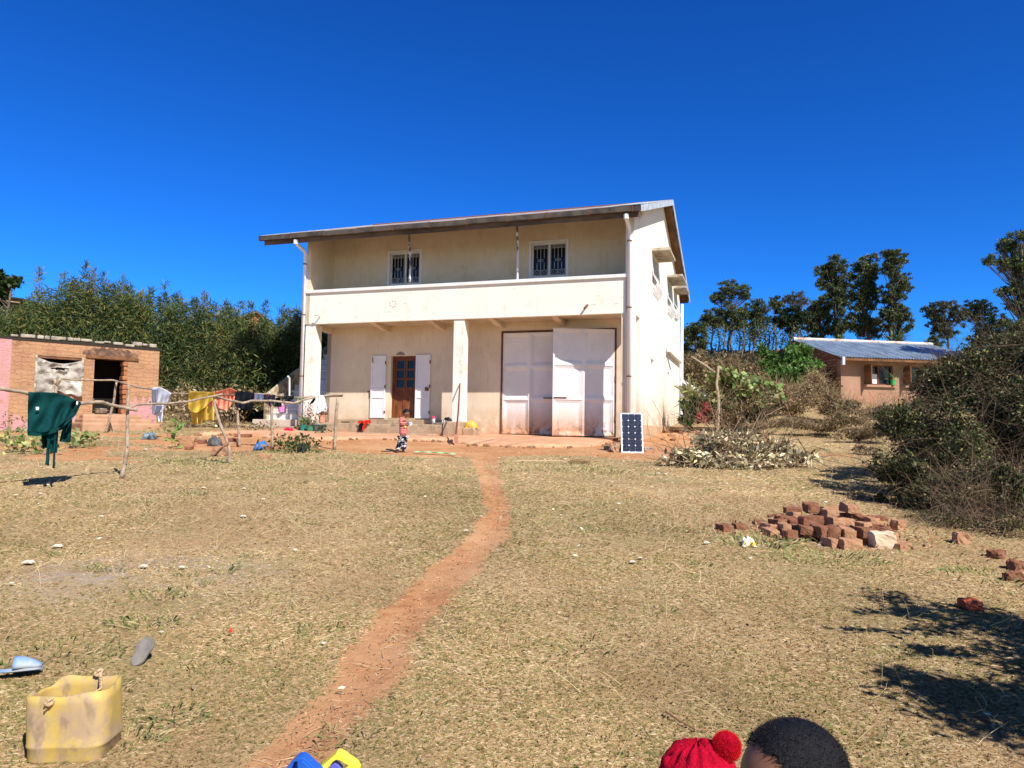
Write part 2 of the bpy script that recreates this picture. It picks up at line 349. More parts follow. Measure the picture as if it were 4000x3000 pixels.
wood = M('varnished_wood', (.20, .062, .020), (.10, .028, .010), scale=4, map_scale=(6, 6, .7), rough=.5, bump=.15, bscale=30, layers=[((.40, .17, .06), 3, .50, .64, (3, 3, .5), (2, 2.6, 2.1), .7)])
dwood = M('old_brown_boards', (.22, .10, .045), (.10, .05, .025), scale=3, map_scale=(1, .3, 1), rough=.9, bump=.4, bscale=20)
glass = M('dark_window_glass', (.008, .012, .02), rough=.12, spec=.4)
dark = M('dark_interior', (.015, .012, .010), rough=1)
iron = M('white_iron', (.62, .62, .64), (.45, .42, .38), scale=8, rough=.5)
rustm = M('rusty_iron', (.20, .075, .03), (.10, .045, .025), scale=9, rough=.8, bump=.3)
pvc = M('white_pvc', (.80, .84, .90), rough=.35, spec=.4, layers=[((.55, .48, .40), 4, .60, .74, None, None, .35)])
tin = M('weathered_tin_roof', (.55, .50, .46), (.30, .13, .08), scale=1.6, lo=.46, hi=.60, map_scale=(1, 2.2, 1), rough=.45, metal=.35, bump=.1, layers=[((.62, .62, .60), 6, .5, .64, None, None, .5)])
tinw = M('pale_tin_flashing', (.60, .66, .72), (.45, .45, .45), scale=4, rough=.5, metal=.2)
gutm = M('dusty_grey_gutter', (.095, .078, .064), (.045, .037, .032), scale=3.5, lo=.42, hi=.58, rough=.8, bump=.2, bscale=20, layers=[((.17, .125, .09), 7, .56, .66, None, None, .5)])
tile = M('white_glazed_tile', (.78, .74, .70), rough=.25, bricks=dict(a=(.80, .77, .73), b=(.76, .70, .64), m=(.35, .30, .26), w=.40, h=.30, ms=.008, wob=0))
tile.node_tree.nodes['Brick Texture'].offset = 0

house = empty('two_storey_house', (HX, HY, 0), -YAW, 'large cream two-storey house with long front balcony, white metal gate and rusted tin roof', 'house')
zR, zE, vE, vR, vB2 = 10.15, 7.79, -.625, 6.74, 14.1
SL = (zR-zE)/(vR-vE)
def roofz(v): return zE+SL*(v-vE) if v < vR else zR-(zR-zE+.13)/(vB2-vR)*(v-vR)
ul, ur = -.10, 10.05    # left column's outer face, right pier's inner face
dg = dict(ud0=onv(1530.3, 1390.5, D)[0]-.02, ud1=onv(1623.2, 1389.6, D)[0]+.03)
GU0, GU1, GZT = 6.29, 9.92, 4.66
w1 = (2.20, 3.37); w2 = (7.19, 8.385); WZ = (6.33, 7.49)
# front wall of the rooms, behind porch and balcony
MB().wallv(ul, US-.001, 1.1, ZB, D, D+.25, [(dg['ud0'], dg['ud1'], ZT+.001, 3.97), (GU0, GU1, 1.101, GZT)]).wallv(ul+.0, US-.001, ZB, 8.3, D+.0, D+.25, [(*w1, *WZ), (*w2, *WZ)]).build('front_wall', cream, house)
# right side wall (gable), with porch side opening, three windows, two small slots
sw = [(3.85, 5.35, 6.55, 7.48), (8.25, 9.75, 6.55, 7.48), (10.75, 11.6, 6.7, 7.4)]
mb = MB()
holes = [(.40, 1.10, 1.6, 4.93)]+sw+[(3.56, 4.28, 3.58, 3.98), (8.45, 9.05, 3.54, 3.92)]
us = sorted(set([0.0, 12.95, vR]+[h for q_ in holes for h in q_[:2]])); 
tmp = MB().wallv(0, 12.95, .8, 7.48, US-.24, US, holes)
mb.add([(b, a, c) for a, b, c in tmp.v], tmp.f)
mb.prism([(0, 7.48), (12.95, 7.48), (12.95, roofz(12.95)-.05), (vR, zR-.05), (0, roofz(0)-.05)], lambda a, b, s: (US-.24*s, a, b))
sidewall = mb.build('side_wall', white_wall, house)
MB().prism([(0, ZB), (12.95, ZB), (12.95, roofz(12.95)-.05), (vR, zR-.05), (0, roofz(0)-.05)], lambda a, b, s: (ul+.15*s, a, b)).prism([(D, 1.1), (12.95, 1.1), (12.95, ZB), (D, ZB)], lambda a, b, s: (ul+.15*s, a, b)).build('left_wall', cream, house)
MB().box(ul, US, 12.95, 13.1, .8, 7.9).build('rear_wall', white_wall, house)
MB().box(ul+.1, US-.25, D+.25, 12.9, 4.75, 5.05).build('inner_floor', dark, house)
MB().box(ul+.2, US-.3, D+1.6, D+1.7, 1.1, 8.2).build('inner_partition', dark, house)
# porch columns
for nm, a, b, dd in (('l', ul, .268, .43), ('m', 5.17, 5.52, .38)):
    MB().box(a, b, .035, dd, ZG-.2, ZB).build('porch_column', parapm, house, bevel=.008)
a = onv(1800+1455*.42948, 1150+800*.42948, 0)[0]
MB().box(a, US-.235, .012, .40, 1.1, ZB).build('porch_column', cream, house, bevel=.008)
# balcony slab, haunched beams, parapet with coping
MB().box(.0, US-.24, .13, D, ZB+.05, ZB+.18).build('balcony_slab', M('slab_soffit', (.62, .54, .40), (.50, .42, .30), scale=2, rough=.9, bump=.2), house)
for px in (1292, 1515, 1731, 1962, 2200):
    u = onv(px, 1285, D)[0]
    MB().prism([(.13, ZB+.05), (D, ZB+.05), (D, ZB-.13), (D-.25, ZB-.13)], lambda p, z, s: (u-.09+.18*s, p, z)).build('ceiling_beam', cream, house)
MB().box(ul, a+.25, 0, .13, ZB, ZC-.10).build('balcony_parapet', parapm, house, bevel=.006)
MB().box(ul, a+.28, -.055, .19, ZC-.10, ZC).build('parapet_coping', M('coping_whitewash', (.80, .80, .80), (.72, .70, .66), scale=3, rough=.8, bump=.2), house, bevel=.008)
# small fittings on the parapet
MB().tube([(.47, -.01, 5.16), (.47, -.16, 5.19), (.36, -.16, 5.19)], .018, 6).build('wall_bracket', iron, house)
MB().tube([(9.35, -.0, 5.2), (9.28, -.13, 5.08)], .03, 6).build('wall_spout', rustm, house)
for k in range(7): q_ = 2*math.pi*k/7; MB().box(3.1+.11*math.cos(q_)-.012, 3.1+.11*math.cos(q_)+.012, -.006, .002, 5.47+.1*math.sin(q_)-.012, 5.47+.1*math.sin(q_)+.012).build('bolt_hole', dark, house)
# thin posts from coping to eave
for px in (1601, 2021):
    u = onv(px, 1100, .06)[0]
    MB().tube([(u, .06, ZC), (u+.005, .05, 6.9), (u-.005, -.1, 7.84)], .036, 8).build('balcony_post', M('flaking_post_paint', (.60, .62, .70), (.10, .08, .08), scale=2.5, lo=.50, hi=.54, map_scale=(1, 1, 1), rough=.6), house)
# roof: corrugated sheets on boards, both slopes
def sheet(v0, z0, v1, z1, nm):
    n = 1000; us_ = np.linspace(-1.43, 11.03, n); mb = MB(); V = []
    rows = 7
    for r in range(rows):
        t = r/(rows-1); v = v0+(v1-v0)*t; z = z0+(z1-z0)*t
        V += [(u, v, z+.018*math.sin(u*2*math.pi/.1)+.03*t*0) for u in us_]
    mb.add(V, [(r*n+i, r*n+i+1, (r+1)*n+i+1, (r+1)*n+i) for r in range(rows-1) for i in range(n-1)])
    return mb.build(nm, tin, roof, weld=False, smooth=True)
roof = MB().prism([(vE+.06, zE-.10), (vR, zR-.10), (vB2, zE-.23), (vB2, zE-.20), (vR, zR-.06), (vE+.06, zE-.06)], lambda p, z, s: (-1.38+12.35*s, p, z)).build('roof', dwood, house)
sheet(vE, zE, vR, zR, 'roof_sheet'); sheet(vR, zR+.001, vB2, zE-.13, 'roof_sheet')
MB().prism([(-.14, -.05), (0, .012), (.14, -.05), (.14, -.03), (0, .04), (-.14, -.03)], lambda p, z, s: (-1.45+12.5*s, vR+p, zR+z+.02)).build('ridge_cap', rustm, roof)
# fascia board and gutter with its joints
MB().box(-1.34, 10.9, vE+.02, vE+.06, zE-.30, zE-.03).build('fascia_board', M('weathered_fascia', (.17, .12, .09), (.085, .06, .045), scale=3, map_scale=(.4, 1, 1), rough=.9), roof)
mb = MB(); x = -1.46; k = 0
while x < 10.9:
    L_ = min(1.22, 10.95-x); dz = .008*math.sin(k*2.3); k += 1
    mb.prism([(vE-.13, zE-.17), (vE-.02, zE-.17), (vE-.02, zE-.035), (vE-.13, zE-.02)], lambda p, z, s: (x+s*(L_-.014), p, z+dz)); x += L_
mb.build('gutter', gutm, roof)
x = -.24
while x < 10.9: MB().box(x-.012, x+.012, vE-.14, vE-.012, zE-.185, zE-.01).build('gutter_strap', rustm, roof); x += 1.22
# rake boards at the right gable and white flashing over the front corner
for nm, q0, q1, m_ in (('rake_board', (vE-.02, zE+.0), (vR, zR+.0), tinw), ('rake_board', (vR, zR), (vB2, zE-.13), tinw), ('rake_board', (vE, zE), (vR, zR), tinw)):
    uu = 11.035 if nm == 'rake_board' and q0[0] != vE else -1.46
    MB().prism([(q0[0], q0[1]-.16), (q1[0], q1[1]-.16), (q1[0], q1[1]+.03), (q0[0], q0[1]+.03)], lambda p, z, s: (uu+.025*s, p, z)).build(nm, m_, roof)
MB().prism([(vE-.03, zE+.035), (vR, zR+.035), (vR, zR+.05), (vE-.03, zE+.05)], lambda p, z, s: (9.85+1.2*s, p, z)).build('flashing_sheet', tinw, roof)
MB().box(10.96, 11.03, vE-.02, vE+.02, zE-.16, zE+.03).build('flashing_end', tinw, roof)
tw = RNG.normal(size=(40, 3))*[.05, .05, .09]+[10.9, -.1, zE+.02]
tw2 = tw+RNG.normal(size=(40, 3))*[.12, .05, .12]+[0, 0, -.1]
npmesh('straw_tuft', twigverts(tw, tw2, .005), 4, M('straw', (.42, .30, .13), rough=.9), house)
# downpipes
def pipe(nm, pts, r=.056, mat=pvc, bands=()):
    o = MB().tube(pts, r, 14).build(nm, mat, house, smooth=True)
    for p in bands: MB().lathe([(r+.012, 0), (r+.012, .03)], (pts[1][0] if len(pts) > 1 else pts[0][0], p[0], p[1]), 12, capt=True).build('pipe_clip', rustm, o)
    return o
pl = -.155; vp = -.03
pipe('downpipe', [(pl+.05, vE-.02, zE-.28), (pl+.05, vE+.08, zE-.36), (pl+.01, vp-.10, 7.34), (pl, vp, 7.26), (pl, vp, 1.56)], bands=())
MB().lathe([(.075, 0), (.075, .13), (.055, .15)], (pl+.05, vE-.02, zE-.35), 14, capt=True).build('pipe_elbow', pvc, house)
pr_ = US-.12
pipe('downpipe', [(pr_+.0, vE-.02, zE-.28), (pr_+.0, vE+.08, zE-.36), (pr_, -.16, 7.34), (pr_, -.07, 7.26), (pr_, -.07, 1.3)])
MB().lathe([(.075, 0), (.075, .13), (.055, .15)], (pr_, vE-.02, zE-.35), 14, capt=True).build('pipe_elbow', pvc, house)
for (u_, v_, z_) in ((pl, vp, 6.9), (pl, vp, 5.22), (pr_, -.07, 6.95), (pr_, -.07, 5.05), (pl, vp, 3.2), (pr_, -.07, 3.1)):
    MB().lathe([(.07, 0), (.07, .035)], (u_, v_, z_), 12, capt=True).build('pipe_clip', rustm, house)
pipe('downpipe', [(US+.09, 13.3, 7.35), (US+.09, 13.2, 7.2), (US+.09, 13.05, 1.95), (US+.14, 12.9, 1.85)], .07)
e1 = atY(2668, 1489, 33.0); e2 = atY(2768, 1556, 31.0)
def toh(p): u_, v_ = w2h(p.x, p.y); return (u_, v_, p.z)
pipe('drain_pipe', [(US+.1, 13.0, 3.62), toh(e1), toh(e2)], .07)
# balcony windows: frame, two leaves of glass, ornamental grille
def upwindow(u0, u1):
    z0, z1 = WZ
    f = MB().wallv(u0-.05, u1+.05, z0-.05, z1+.05, D-.03, D+.06, [(u0+.03, u1-.03, z0+.03, z1-.03)]).build('window', shutp, house, bevel=.006)
    MB().wallv(u0+.03, u1-.03, z0+.03, z1-.03, D+.06, D+.10, [(u0+.08, (u0+u1)/2-.03, z0+.10, z1-.08), ((u0+u1)/2+.03, u1-.08, z0+.10, z1-.08)]).build('window_frame', shutp, f)
    MB().box(u0+.05, u1-.05, D+.13, D+.14, z0+.05, z1-.05).build('pane', glass, f)
    g_ = MB(); v = D+.035
    for s in (0, 1):
        a0 = u0+.09+s*((u1-u0)/2-.03); wd = (u1-u0)/2-.13
        for i in range(5):
            x = a0+wd*i/4
            if i in (0, 2, 4): g_.tube([(x, v, z0+.09), (x, v, z1-.07)], .008, 5)
            else: g_.tube([(x, v, z0+.27), (x, v, (z0+z1)/2-.07)], .008, 5); g_.tube([(x, v, (z0+z1)/2+.07), (x, v, z1-.07)], .008, 5)
        for z in (z0+.27, z0+.12, z1-.2, z1-.09, z0+.10): g_.tube([(a0, v, z), (a0+wd, v, z)], .007, 5)
        for i in (.125, .375, .625, .875) :
            for zz, rr in (((z0+z1)/2, .035), (z0+.195, .04), (z1-.145, .03)):
                if zz == (z0+z1)/2 and i not in (.375, .625): continue
                x = a0+wd*i; g_.tube([(x+rr*math.cos(t), v, zz+rr*math.sin(t)) for t in np.linspace(0, 2*math.pi, 11)], .006, 4)
    g_.build('window_grille', iron, f)
upwindow(*w1); upwindow(*w2)
# side windows with canopies and bulging grilles
for i, ((a, b, c, d), (p, v0, v1)) in enumerate(zip(sw, ((.59, 3.68, 5.5), (.60, 8.05, 9.9), (.53, 10.4, 11.9)))):
    cn = MB().prism([(v0, 0), (v1, 0), (v1, .10), (v0, .10)], lambda y, z, s: (US+.0+p*s, y, 7.565-.0*s+z)).build('window_canopy', conc2, house, bevel=.01)
    f = MB(); t_ = MB().wallv(a, b, c, d, US-.17, US-.13, [(a+.04, (a+b)/2-.015, c+.04, d-.04), ((a+b)/2+.015, b-.04, c+.04, d-.04)]); f.add([(y, x, z) for x, y, z in t_.v], t_.f)
    f = f.build('window', shutp, house)
    MB().box(US-.20, US-.18, a, b, c, d).build('pane', dark, f)
    g_ = MB()
    for k in range(11):
        y = a+(b-a)*k/10
        g_.tube([(US-.03, y, d), (US+.03, y, c+.25), (US+.15, y, c+.02), (US+.17, y, c-.12), (US+.08, y, c-.30), (US+.0, y, c-.33)], .013, 5)
    g_.tube([(US+.03, a, c+.25), (US+.03, b, c+.25)], .012, 5); g_.tube([(US+.15, a, c+.02), (US+.15, b, c+.02)], .012, 5)
    g_.build('window_grille', iron, f)
# rear tank box on the side wall, conduit, plinth
MB().box(US, US+.16, 7.7, 12.8, 4.62, 5.0).box(US, US+.035, 7.7, 12.8, 5.0, 5.9).build('wall_ledge', white_wall, house, bevel=.02)
MB().tube([(US+.03, 7.75, 5.4), (US+.04, 7.7, 4.5), (US+.12, 8.3, 4.0)], .022, 6).build('wall_cable', M('grey_cable', (.25, .23, .22)), house)
MB().box(US, US+.10, .0, 12.95, .7, 1.78).build('side_plinth', M('dirty_plinth', (.58, .38, .22), (.40, .28, .18), scale=2, rough=.95, bump=.6, bscale=14), house, bevel=.02)
# front door: wood frame, two leaves with panes, white shutters
u0, u1 = dg['ud0']+.02, dg['ud1']-.02
dr = MB().wallv(dg['ud0'], dg['ud1'], ZT, 3.97, D+.12, D+.19, [(u0+.07, u1-.07, ZT+.06, 3.90)]).build('front_door', wood, house, bevel=.005)
for s, (a, b) in enumerate(((u0+.07, (u0+u1)/2-.0), ((u0+u1)/2+.004, u1-.07))):
    hl = [(a+.07, b-.05, z0, z1) for z0, z1 in ((3.56, 3.82), (3.24, 3.50), (2.93, 3.18))]
    MB().wallv(a, b, ZT+.06, 3.90, D+.15, D+.185, hl+[(a+.07, b-.07, 2.02, 2.56), (a+.07, b-.07, 2.66, 2.80)]).build('door_leaf', wood, dr, bevel=.004)
    MB().box(a+.02, b-.02, D+.187, D+.192, 2.88, 3.87).build('pane', glass, dr)
    MB().box(a+.02, b-.02, D+.172, D+.186, 1.95, 2.85).build('door_panel', wood, dr)
MB().box(dg['ud0']-.02, dg['ud1']+.02, D-.10, D+.2, ZT-.02, ZT+.04).build('threshold', concrete, dr)
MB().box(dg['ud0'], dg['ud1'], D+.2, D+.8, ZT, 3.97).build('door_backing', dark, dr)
def shutter(a, b, lock):
    s = MB().wallv(a, b, 1.90, 3.99, D-.055, D-.012, [(a+.06, b-.06, 2.90, 3.92), (a+.06, b-.06, 2.62, 2.84), (a+.06, b-.06, 1.97, 2.56)]).build('door_shutter', shutp, house, bevel=.006)
    MB().box(a+.05, b-.05, D-.034, D-.02, 1.93, 3.95).build('shutter_panel', shutp, s)
    for z in (2.05, 2.9, 3.7): MB().box(b-.02, b+.015, D-.07, D-.05, z, z+.10).build('hinge', rustm, s)
    if lock: MB().box(b-.16, b-.03, D-.085, D-.055, 2.80, 2.92).build('lock_box', rustm, s, bevel=.01)
    else: MB().tube([(a+.06, D-.07, 3.94), (a+.06, D-.07, 3.78), (a+.10, D-.07, 3.76)], .012, 6).build('latch', rustm, s)
xa = onv(1100+838*.4219, 1150+800*.4219, D)[0]; xb = onv(1100+966*.4219, 1500, D)[0]
shutter(xa-.03, xb, False)
xa = onv(1100+1243*.4219, 1500, D)[0]; xb = onv(1100+1378*.4219, 1500, D)[0]
shutter(xa, xb, True)
MB().box(1.55, 1.62, D-.004, D+.001, 2.55, 2.75).box(1.50, 1.60, D-.004, D+.001, 2.75, 2.82).box(1.60, 1.64, D-.004, D+.001, 2.45, 2.6).build('plaster_patch', M('bare_plaster', (.20, .12, .08)), house)
MB().prism([(dg['ud0']+.18, 4.0), (dg['ud0']+.52, 4.0), (dg['ud0']+.46, 4.08), (dg['ud0']+.33, 4.12), (dg['ud0']+.22, 4.07)], lambda p, z, s: (p, D-.005+.006*s, z)).build('plaster_patch', M('grey_patch', (.25, .19, .15)), house)
# metal garage gate: left leaf closed, right leaf swung forward
def gateleaf(width, htop, hbot, nm, org, ang, mirror=1):
    L_ = empty(nm+'_pivot')
    bpy.data.objects.remove(L_)
    Hh = htop-hbot; T = Matrix.Translation(org) @ Matrix.Rotation(ang, 4, 'Z')
    rows = [0, .345*Hh, .665*Hh, Hh]; cols = [0, width/2, width]
    hl = []
    for r in range(3):
        for c in range(2): hl.append((cols[c]+.035, cols[c+1]-.035, rows[r]+.035, rows[r+1]-.035))
    mb = MB().wallv(0, width, 0, Hh, -.022, .022, hl)
    fr = MB(); fr.add([T @ Vector((mirror*x, y, z)) for x, y, z in mb.v], mb.f)
    leaf = fr.build('gate_leaf', whitep, house)
    for (a, b, c, d) in hl:     # pressed panel: bevelled tray sunk into the frame
        i = .10; v = [(a, -.012, c), (b, -.012, c), (b, -.012, d), (a, -.012, d), (a+i, .03, c+i), (b-i, .03, c+i), (b-i, .03, d-i), (a+i, .03, d-i)]
        MB().add([T @ Vector((mirror*x, y, z)) for x, y, z in v], [(0, 1, 5, 4), (1, 2, 6, 5), (2, 3, 7, 6), (3, 0, 4, 7), (4, 5, 6, 7)]).build('gate_panel', whitep, leaf)
    for z in (.45, 1.65, 2.65): MB().lathe([(.03, 0), (.03, .16)], T @ Vector((mirror*-.03, -.03, z)), 8, capt=True).build('hinge', rustm, leaf)
    b_ = MB(); q_ = [T @ Vector((mirror*x, -.04, z)) for x, z in ((width-.42, rows[1]+.03), (width-.03, rows[1]+.03))]; b_.tube(q_, .02, 6); b_.build('gate_bolt', rustm, leaf)
    return leaf
wl_ = 1.78
gateleaf(wl_, GZT-.02, ZG+.04, 'gate', (GU0+.02, D+.05, ZG+.04), 0)
gateleaf(1.86, GZT-.01, ZG+.02, 'gate', (GU1-.03, D-.03, ZG+.02), R(21), -1)
MB().wallv(GU0-.03, GU1+.03, ZG-.02, GZT+.04, D-.02, D+.10, [(GU0+.01, GU1-.01, ZG-.03, GZT)]).build('gate_frame', rustm, house)
MB().box(GU0+1.7, GU1, D+.3, D+.4, 1.2, GZT).build('gate_backing', dark, house)
# terrace with plinth, pedestal blocks
V0 = -.28
MB().prism([(V0, 1.2), (D, 1.2), (D, 1.70), (V0+.01, 1.70)], lambda p, z, s: (.55+(5.02-.55)*s, p, z)).build('terrace', concrete, house, bevel=.02)
MB().box(.40, 5.0, D-.20, D-.0, 1.70, 1.85).build('door_step', concrete, house, bevel=.015)
MB().box(1.75, 4.9, V0-.35, V0, 1.15, 1.42).build('terrace_step', concrete, house, bevel=.03)
MB().box(5.03, 5.56, V0-.05, .6, 1.2, 1.79).build('column_pedestal', concrete, house, bevel=.03)
MB().box(5.56, 5.95, -.1, .55, 1.2, 1.62).build('column_pedestal', concrete, house, bevel=.03)
MB().box(-.16, .56, -.14, .5, 1.2, 1.72).build('column_pedestal', concrete, house, bevel=.03)
# outside stair on the left: tiled steps, sloping parapet
st = MB(); tl = MB(); s0v = .75; rise = .215; run = .30; ux0 = onv(1045, 1625, s0v)[0]; ux1 = ul-.01
for k in range(18):
    z0 = 1.80+k*rise; st.box(ux0, ux1, s0v+k*run+.012, s0v+(k+1)*run+(.0 if k < 17 else 1.2), 1.3, z0+rise-.012)
    tl.box(ux0, ux1, s0v+k*run, s0v+k*run+.011, z0, z0+rise-.02)
    tl.box(ux0, ux1, s0v+k*run-.02, s0v+(k+1)*run, z0+rise-.011, z0+rise)
stair = st.build('outside_stair', concrete, house); tl.build('stair_tile', tile, stair)
MB().box(ux0-.36, ux1-.02, s0v-.34, s0v+.0, 1.3, 1.80).build('stair_step', M('pale_worn_concrete', (.62, .52, .42), (.50, .40, .31), scale=3, rough=.9, bump=.4), stair, bevel=.02)
MB().box(ux0-.75, ux1-.35, s0v-.72, s0v-.34, 1.2, 1.58).build('stair_step', concrete, stair, bevel=.02)
def pz(v): return 2.62+(v-.37)*.585
MB().prism([(s0v-.02, 1.5), (s0v-.02, pz(.37)), (s0v+.12, pz(.37)+.12), (s0v+.35, pz(.8)), (7, pz(6.5)), (7, 1.5)], lambda p, z, s: (ux0-.16+.15*s, p, z)).build('stair_parapet', M('mouldy_stair_render', (.62, .50, .32), (.50, .37, .22), scale=1.5, rough=.9, bump=.3, layers=[((.08, .06, .05), 2.6, .42, .58, None, None, .75)]), stair, bevel=.02)
MB().tube([toh(atY(1131, 1560, 24.7)), toh(atY(1131, 1478, 24.7)), toh(atY(1124, 1470, 24.75))], .035, 8).build('stair_pipe', iron, stair)

# apron: beaten earth floor in front of porch and gate, with a crumbling edge
poly = []
for x, y in ((770, 1702), (900, 1698), (1100, 1712), (1230, 1722), (1420, 1716), (1600, 1722), (1745, 1726), (1800, 1733), (1860, 1741), (2000, 1747), (2150, 1749), (2300, 1746), (2370, 1735), (2420, 1718)):
    p = g(x, y); poly.append((p.x, p.y))
fine = []
for (x0, y0), (x1, y1) in zip(poly[:-1], poly[1:]):
    for k in range(14):
        t = k/14; fine.append((x0+(x1-x0)*t+random.uniform(-.02, .02), y0+(y1-y0)*t+random.uniform(-.05, .05)))
mb = MB(); n = len(fine); V = []
for (x, y) in fine:
    u_, v_ = w2h(x, y); bk = h2w(u_, D if u_ > 5.6 else (-.26 if u_ > 0 else .4)); zt_ = ZG-.005 if u_ > 5.6 else 1.33; z0 = gz(x, y)
    ph = .07+.03*math.sin(x*2.1)
    for t, zz in ((0, z0-.05), (0, z0+ph*.5), (.03, z0+ph), (.25, None), (.5, None), (.75, None), (1, None)):
        X = x+(bk.x-x)*t; Y = y+(bk.y-y)*t
        if zz is None: zz = z0+ph+(max(zt_, gz(bk.x, bk.y)+.02)-z0-ph)*t**.8
        V.append((X+random.uniform(-.01, .01), Y-(.03 if t == 0 and zz > z0 else 0), zz))
mb.add(V, [(i*7+k, (i+1)*7+k, (i+1)*7+k+1, i*7+k+1) for i in range(n-1) for k in range(6)])
apron = mb.build('apron', M('beaten_red_earth', (.60, .34, .20), (.48, .24, .13), scale=2, rough=.95, bump=.5, bscale=18, layers=[((.20, .09, .05), 9, .60, .70, None, None, .8), ((.52, .30, .18), 1.1, .5, .62, None, None, .6)]), None, smooth=True)
tag(apron, kind='structure')

# ================================================================== MUD-BRICK HUT (left)
mudm = M('mud_brick_wall', (.50, .27, .13), rough=.95, bump=.9, bscale=24, bdist=.03, bricks=dict(a=(.42, .235, .14), b=(.35, .185, .105), m=(.35, .19, .11), w=.34, h=.13, ms=.010, wob=.22),
         layers=[((.47, .265, .14), 1.3, .40, .58, None, None, .85), ((.24, .11, .06), 3.2, .58, .68, None, None, .7), ((.27, .12, .055), 5, .62, .70, (.5, .5, 1.5), None, .8), ((.60, .34, .30), 2.2, .40, .48, None, (2, .85, .70), .85)])
pinkm = M('pink_limewash_on_mud', (.52, .27, .29), (.47, .25, .22), scale=3, rough=.95, bump=.9, bscale=20, bdist=.03, layers=[((.42, .20, .10), 4, .60, .68, None, None, .8)])
stonem = M('pale_roof_stone', (.42, .38, .31), (.24, .20, .16), scale=6, rough=.95, bump=.6)
rb = M('rough_brick', (.42, .16, .07), (.30, .10, .045), scale=5, rough=.95, bump=.8, bscale=30, layers=[((.50, .28, .16), 4, .5, .64, None, None, .7)])
pA = atY(0, 1325, 21.6); pB = atY(624, 1369, 24.6)
dirv = Vector((pB.x-pA.x, pB.y-pA.y, 0)); Lh = dirv.length; angh = math.atan2(dirv.y, dirv.x); dn = dirv.normalized()
zth = (pA.z+pB.z)/2
hut = empty('mud_brick_hut', (pA.x, pA.y, 0), angh, 'low ochre mud-brick hut with pink lower plaster and a dark open doorway', 'hut')
def onh(px, py, dep=0):    # pixel -> (a along wall, z)
    nrm = Vector((-dn.y, dn.x, 0)); o = Vector((pA.x, pA.y, 0))+nrm*dep; d = Vector(ray(px, py)); t = o.dot(nrm)/d.dot(nrm)
    P = d*t; return (P-o).dot(dn), P.z+EYE
wa, wzt = onh(144, 1391); wb, wzb = onh(315, 1534); da, dzt = onh(376, 1396); db, _ = onh(468, 1412); _, dzb = onh(347, 1614)
wzt2 = onh(315, 1395)[1]; dzt = (dzt+onh(468, 1412)[1])/2; wzt = (wzt+wzt2)/2; wzb = (wzb+onh(144, 1528)[1])/2; db += .14; da -= .04
pk = onh(43, 1400)[0]
print('hut', Lh, zth, wa, wb, wzt, wzb, da, db, dzt, dzb, pk)
MB().wallv(pk, Lh, .9, zth, 0, .34, [(wa, wb, wzb, wzt), (da, db, dzb, dzt)]).box(Lh-.3, Lh, .34, 3.4, .9, zth).box(-3.4, Lh, 3.4, 3.6, .9, zth).build('front_wall', mudm, hut)
MB().box(-3.6, pk, -.02, .34, .9, zth+.02).build('pink_wall', pinkm, hut)
for a0, a1, z1 in ((pk+.05, da-.05, 1.72), (db+.12, Lh-.02, 2.35)):
    n = 24; V = []
    for i in range(n+1):
        x = a0+(a1-a0)*i/n; V.append((x, z1+.12*math.sin(i*1.1)+random.uniform(-.06, .06)-(.5 if a0 < 1 and x < 1.2 else 0)*0))
    MB().prism([(a0, .95)]+[(a1, .95)]+V[::-1], lambda p, z, s: (p, -.012+.014*s, z)).build('pink_plaster', pinkm, hut)
MB().box(-3.6, Lh+.05, -.02, 3.7, zth+.0, zth+.09).build('roof', M('sooty_roof', (.03, .025, .02), rough=.9), hut)
x = .25
while x < Lh-.1:
    w_ = random.uniform(.14, .34); hh = random.uniform(.06, .13)
    if not (onh(272, 1350)[0] < x < onh(300, 1350)[0]-.1):
        MB().box(x, x+w_-.02, -.06, random.uniform(.1, .2), zth+.09, zth+.09+hh).build('roof_stone', stonem, hut, bevel=.03).rotation_euler = (0, random.uniform(-.012, .012), 0)
    x += w_
MB().box(da-.25, db+.42, -.05, .2, dzt, dzt+.10).build('lintel', dwood, hut, bevel=.01)
MB().box(wa-.05, wb+.08, .02, .2, wzt-.08, wzt+.03).build('lintel', dwood, hut, bevel=.01)
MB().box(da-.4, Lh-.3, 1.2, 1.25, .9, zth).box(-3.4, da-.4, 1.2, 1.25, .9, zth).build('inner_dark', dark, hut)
mb = MB()
for k in range(11):
    z = dzb+.03+k*(dzt-dzb-.05)/11; mb.box(db-random.uniform(.0, .05), db+.10, -random.uniform(.015, .05), .33, z, z+.12)
mb.build('door_jamb', rb, hut, bevel=.015)
# plastic sacking over the window
V = []; n = 22
for i in range(n+1):
    for j in range(n+1):
        s = i/n; t = j/n
        x = wa-.03+(wb-wa+.06)*s; z = wzt-.06-(wzt-wzb+.0)*t-.16*math.sin(s*math.pi)*(1-t)**2-.05*math.sin(s*9)*t-.04*math.sin(s*21+1)*t
        y = -.05-.06*abs(math.sin(s*7+t*5))-.05*math.sin(s*17-t*9)-.03*math.sin(t*23+s*4)-.02*math.sin(s*39+t*31); V.append((x, y, z))
fs = [(i*(n+1)+j, (i+1)*(n+1)+j, (i+1)*(n+1)+j+1, i*(n+1)+j+1) for i in range(n) for j in range(n) if not (7 <= i <= 14 and 4 <= j <= 4+(9 <= i <= 12))]
MB().add(V, fs).build('sack_curtain', M('grey_plastic_sacking', (.46, .42, .36), (.27, .24, .21), scale=2.5, rough=.6, bump=.9, bscale=9, bdist=.05, layers=[((.75, .72, .66), 3, .55, .66, None, None, .9)]), hut, weld=False, smooth=True, solid=.006)
sn = []
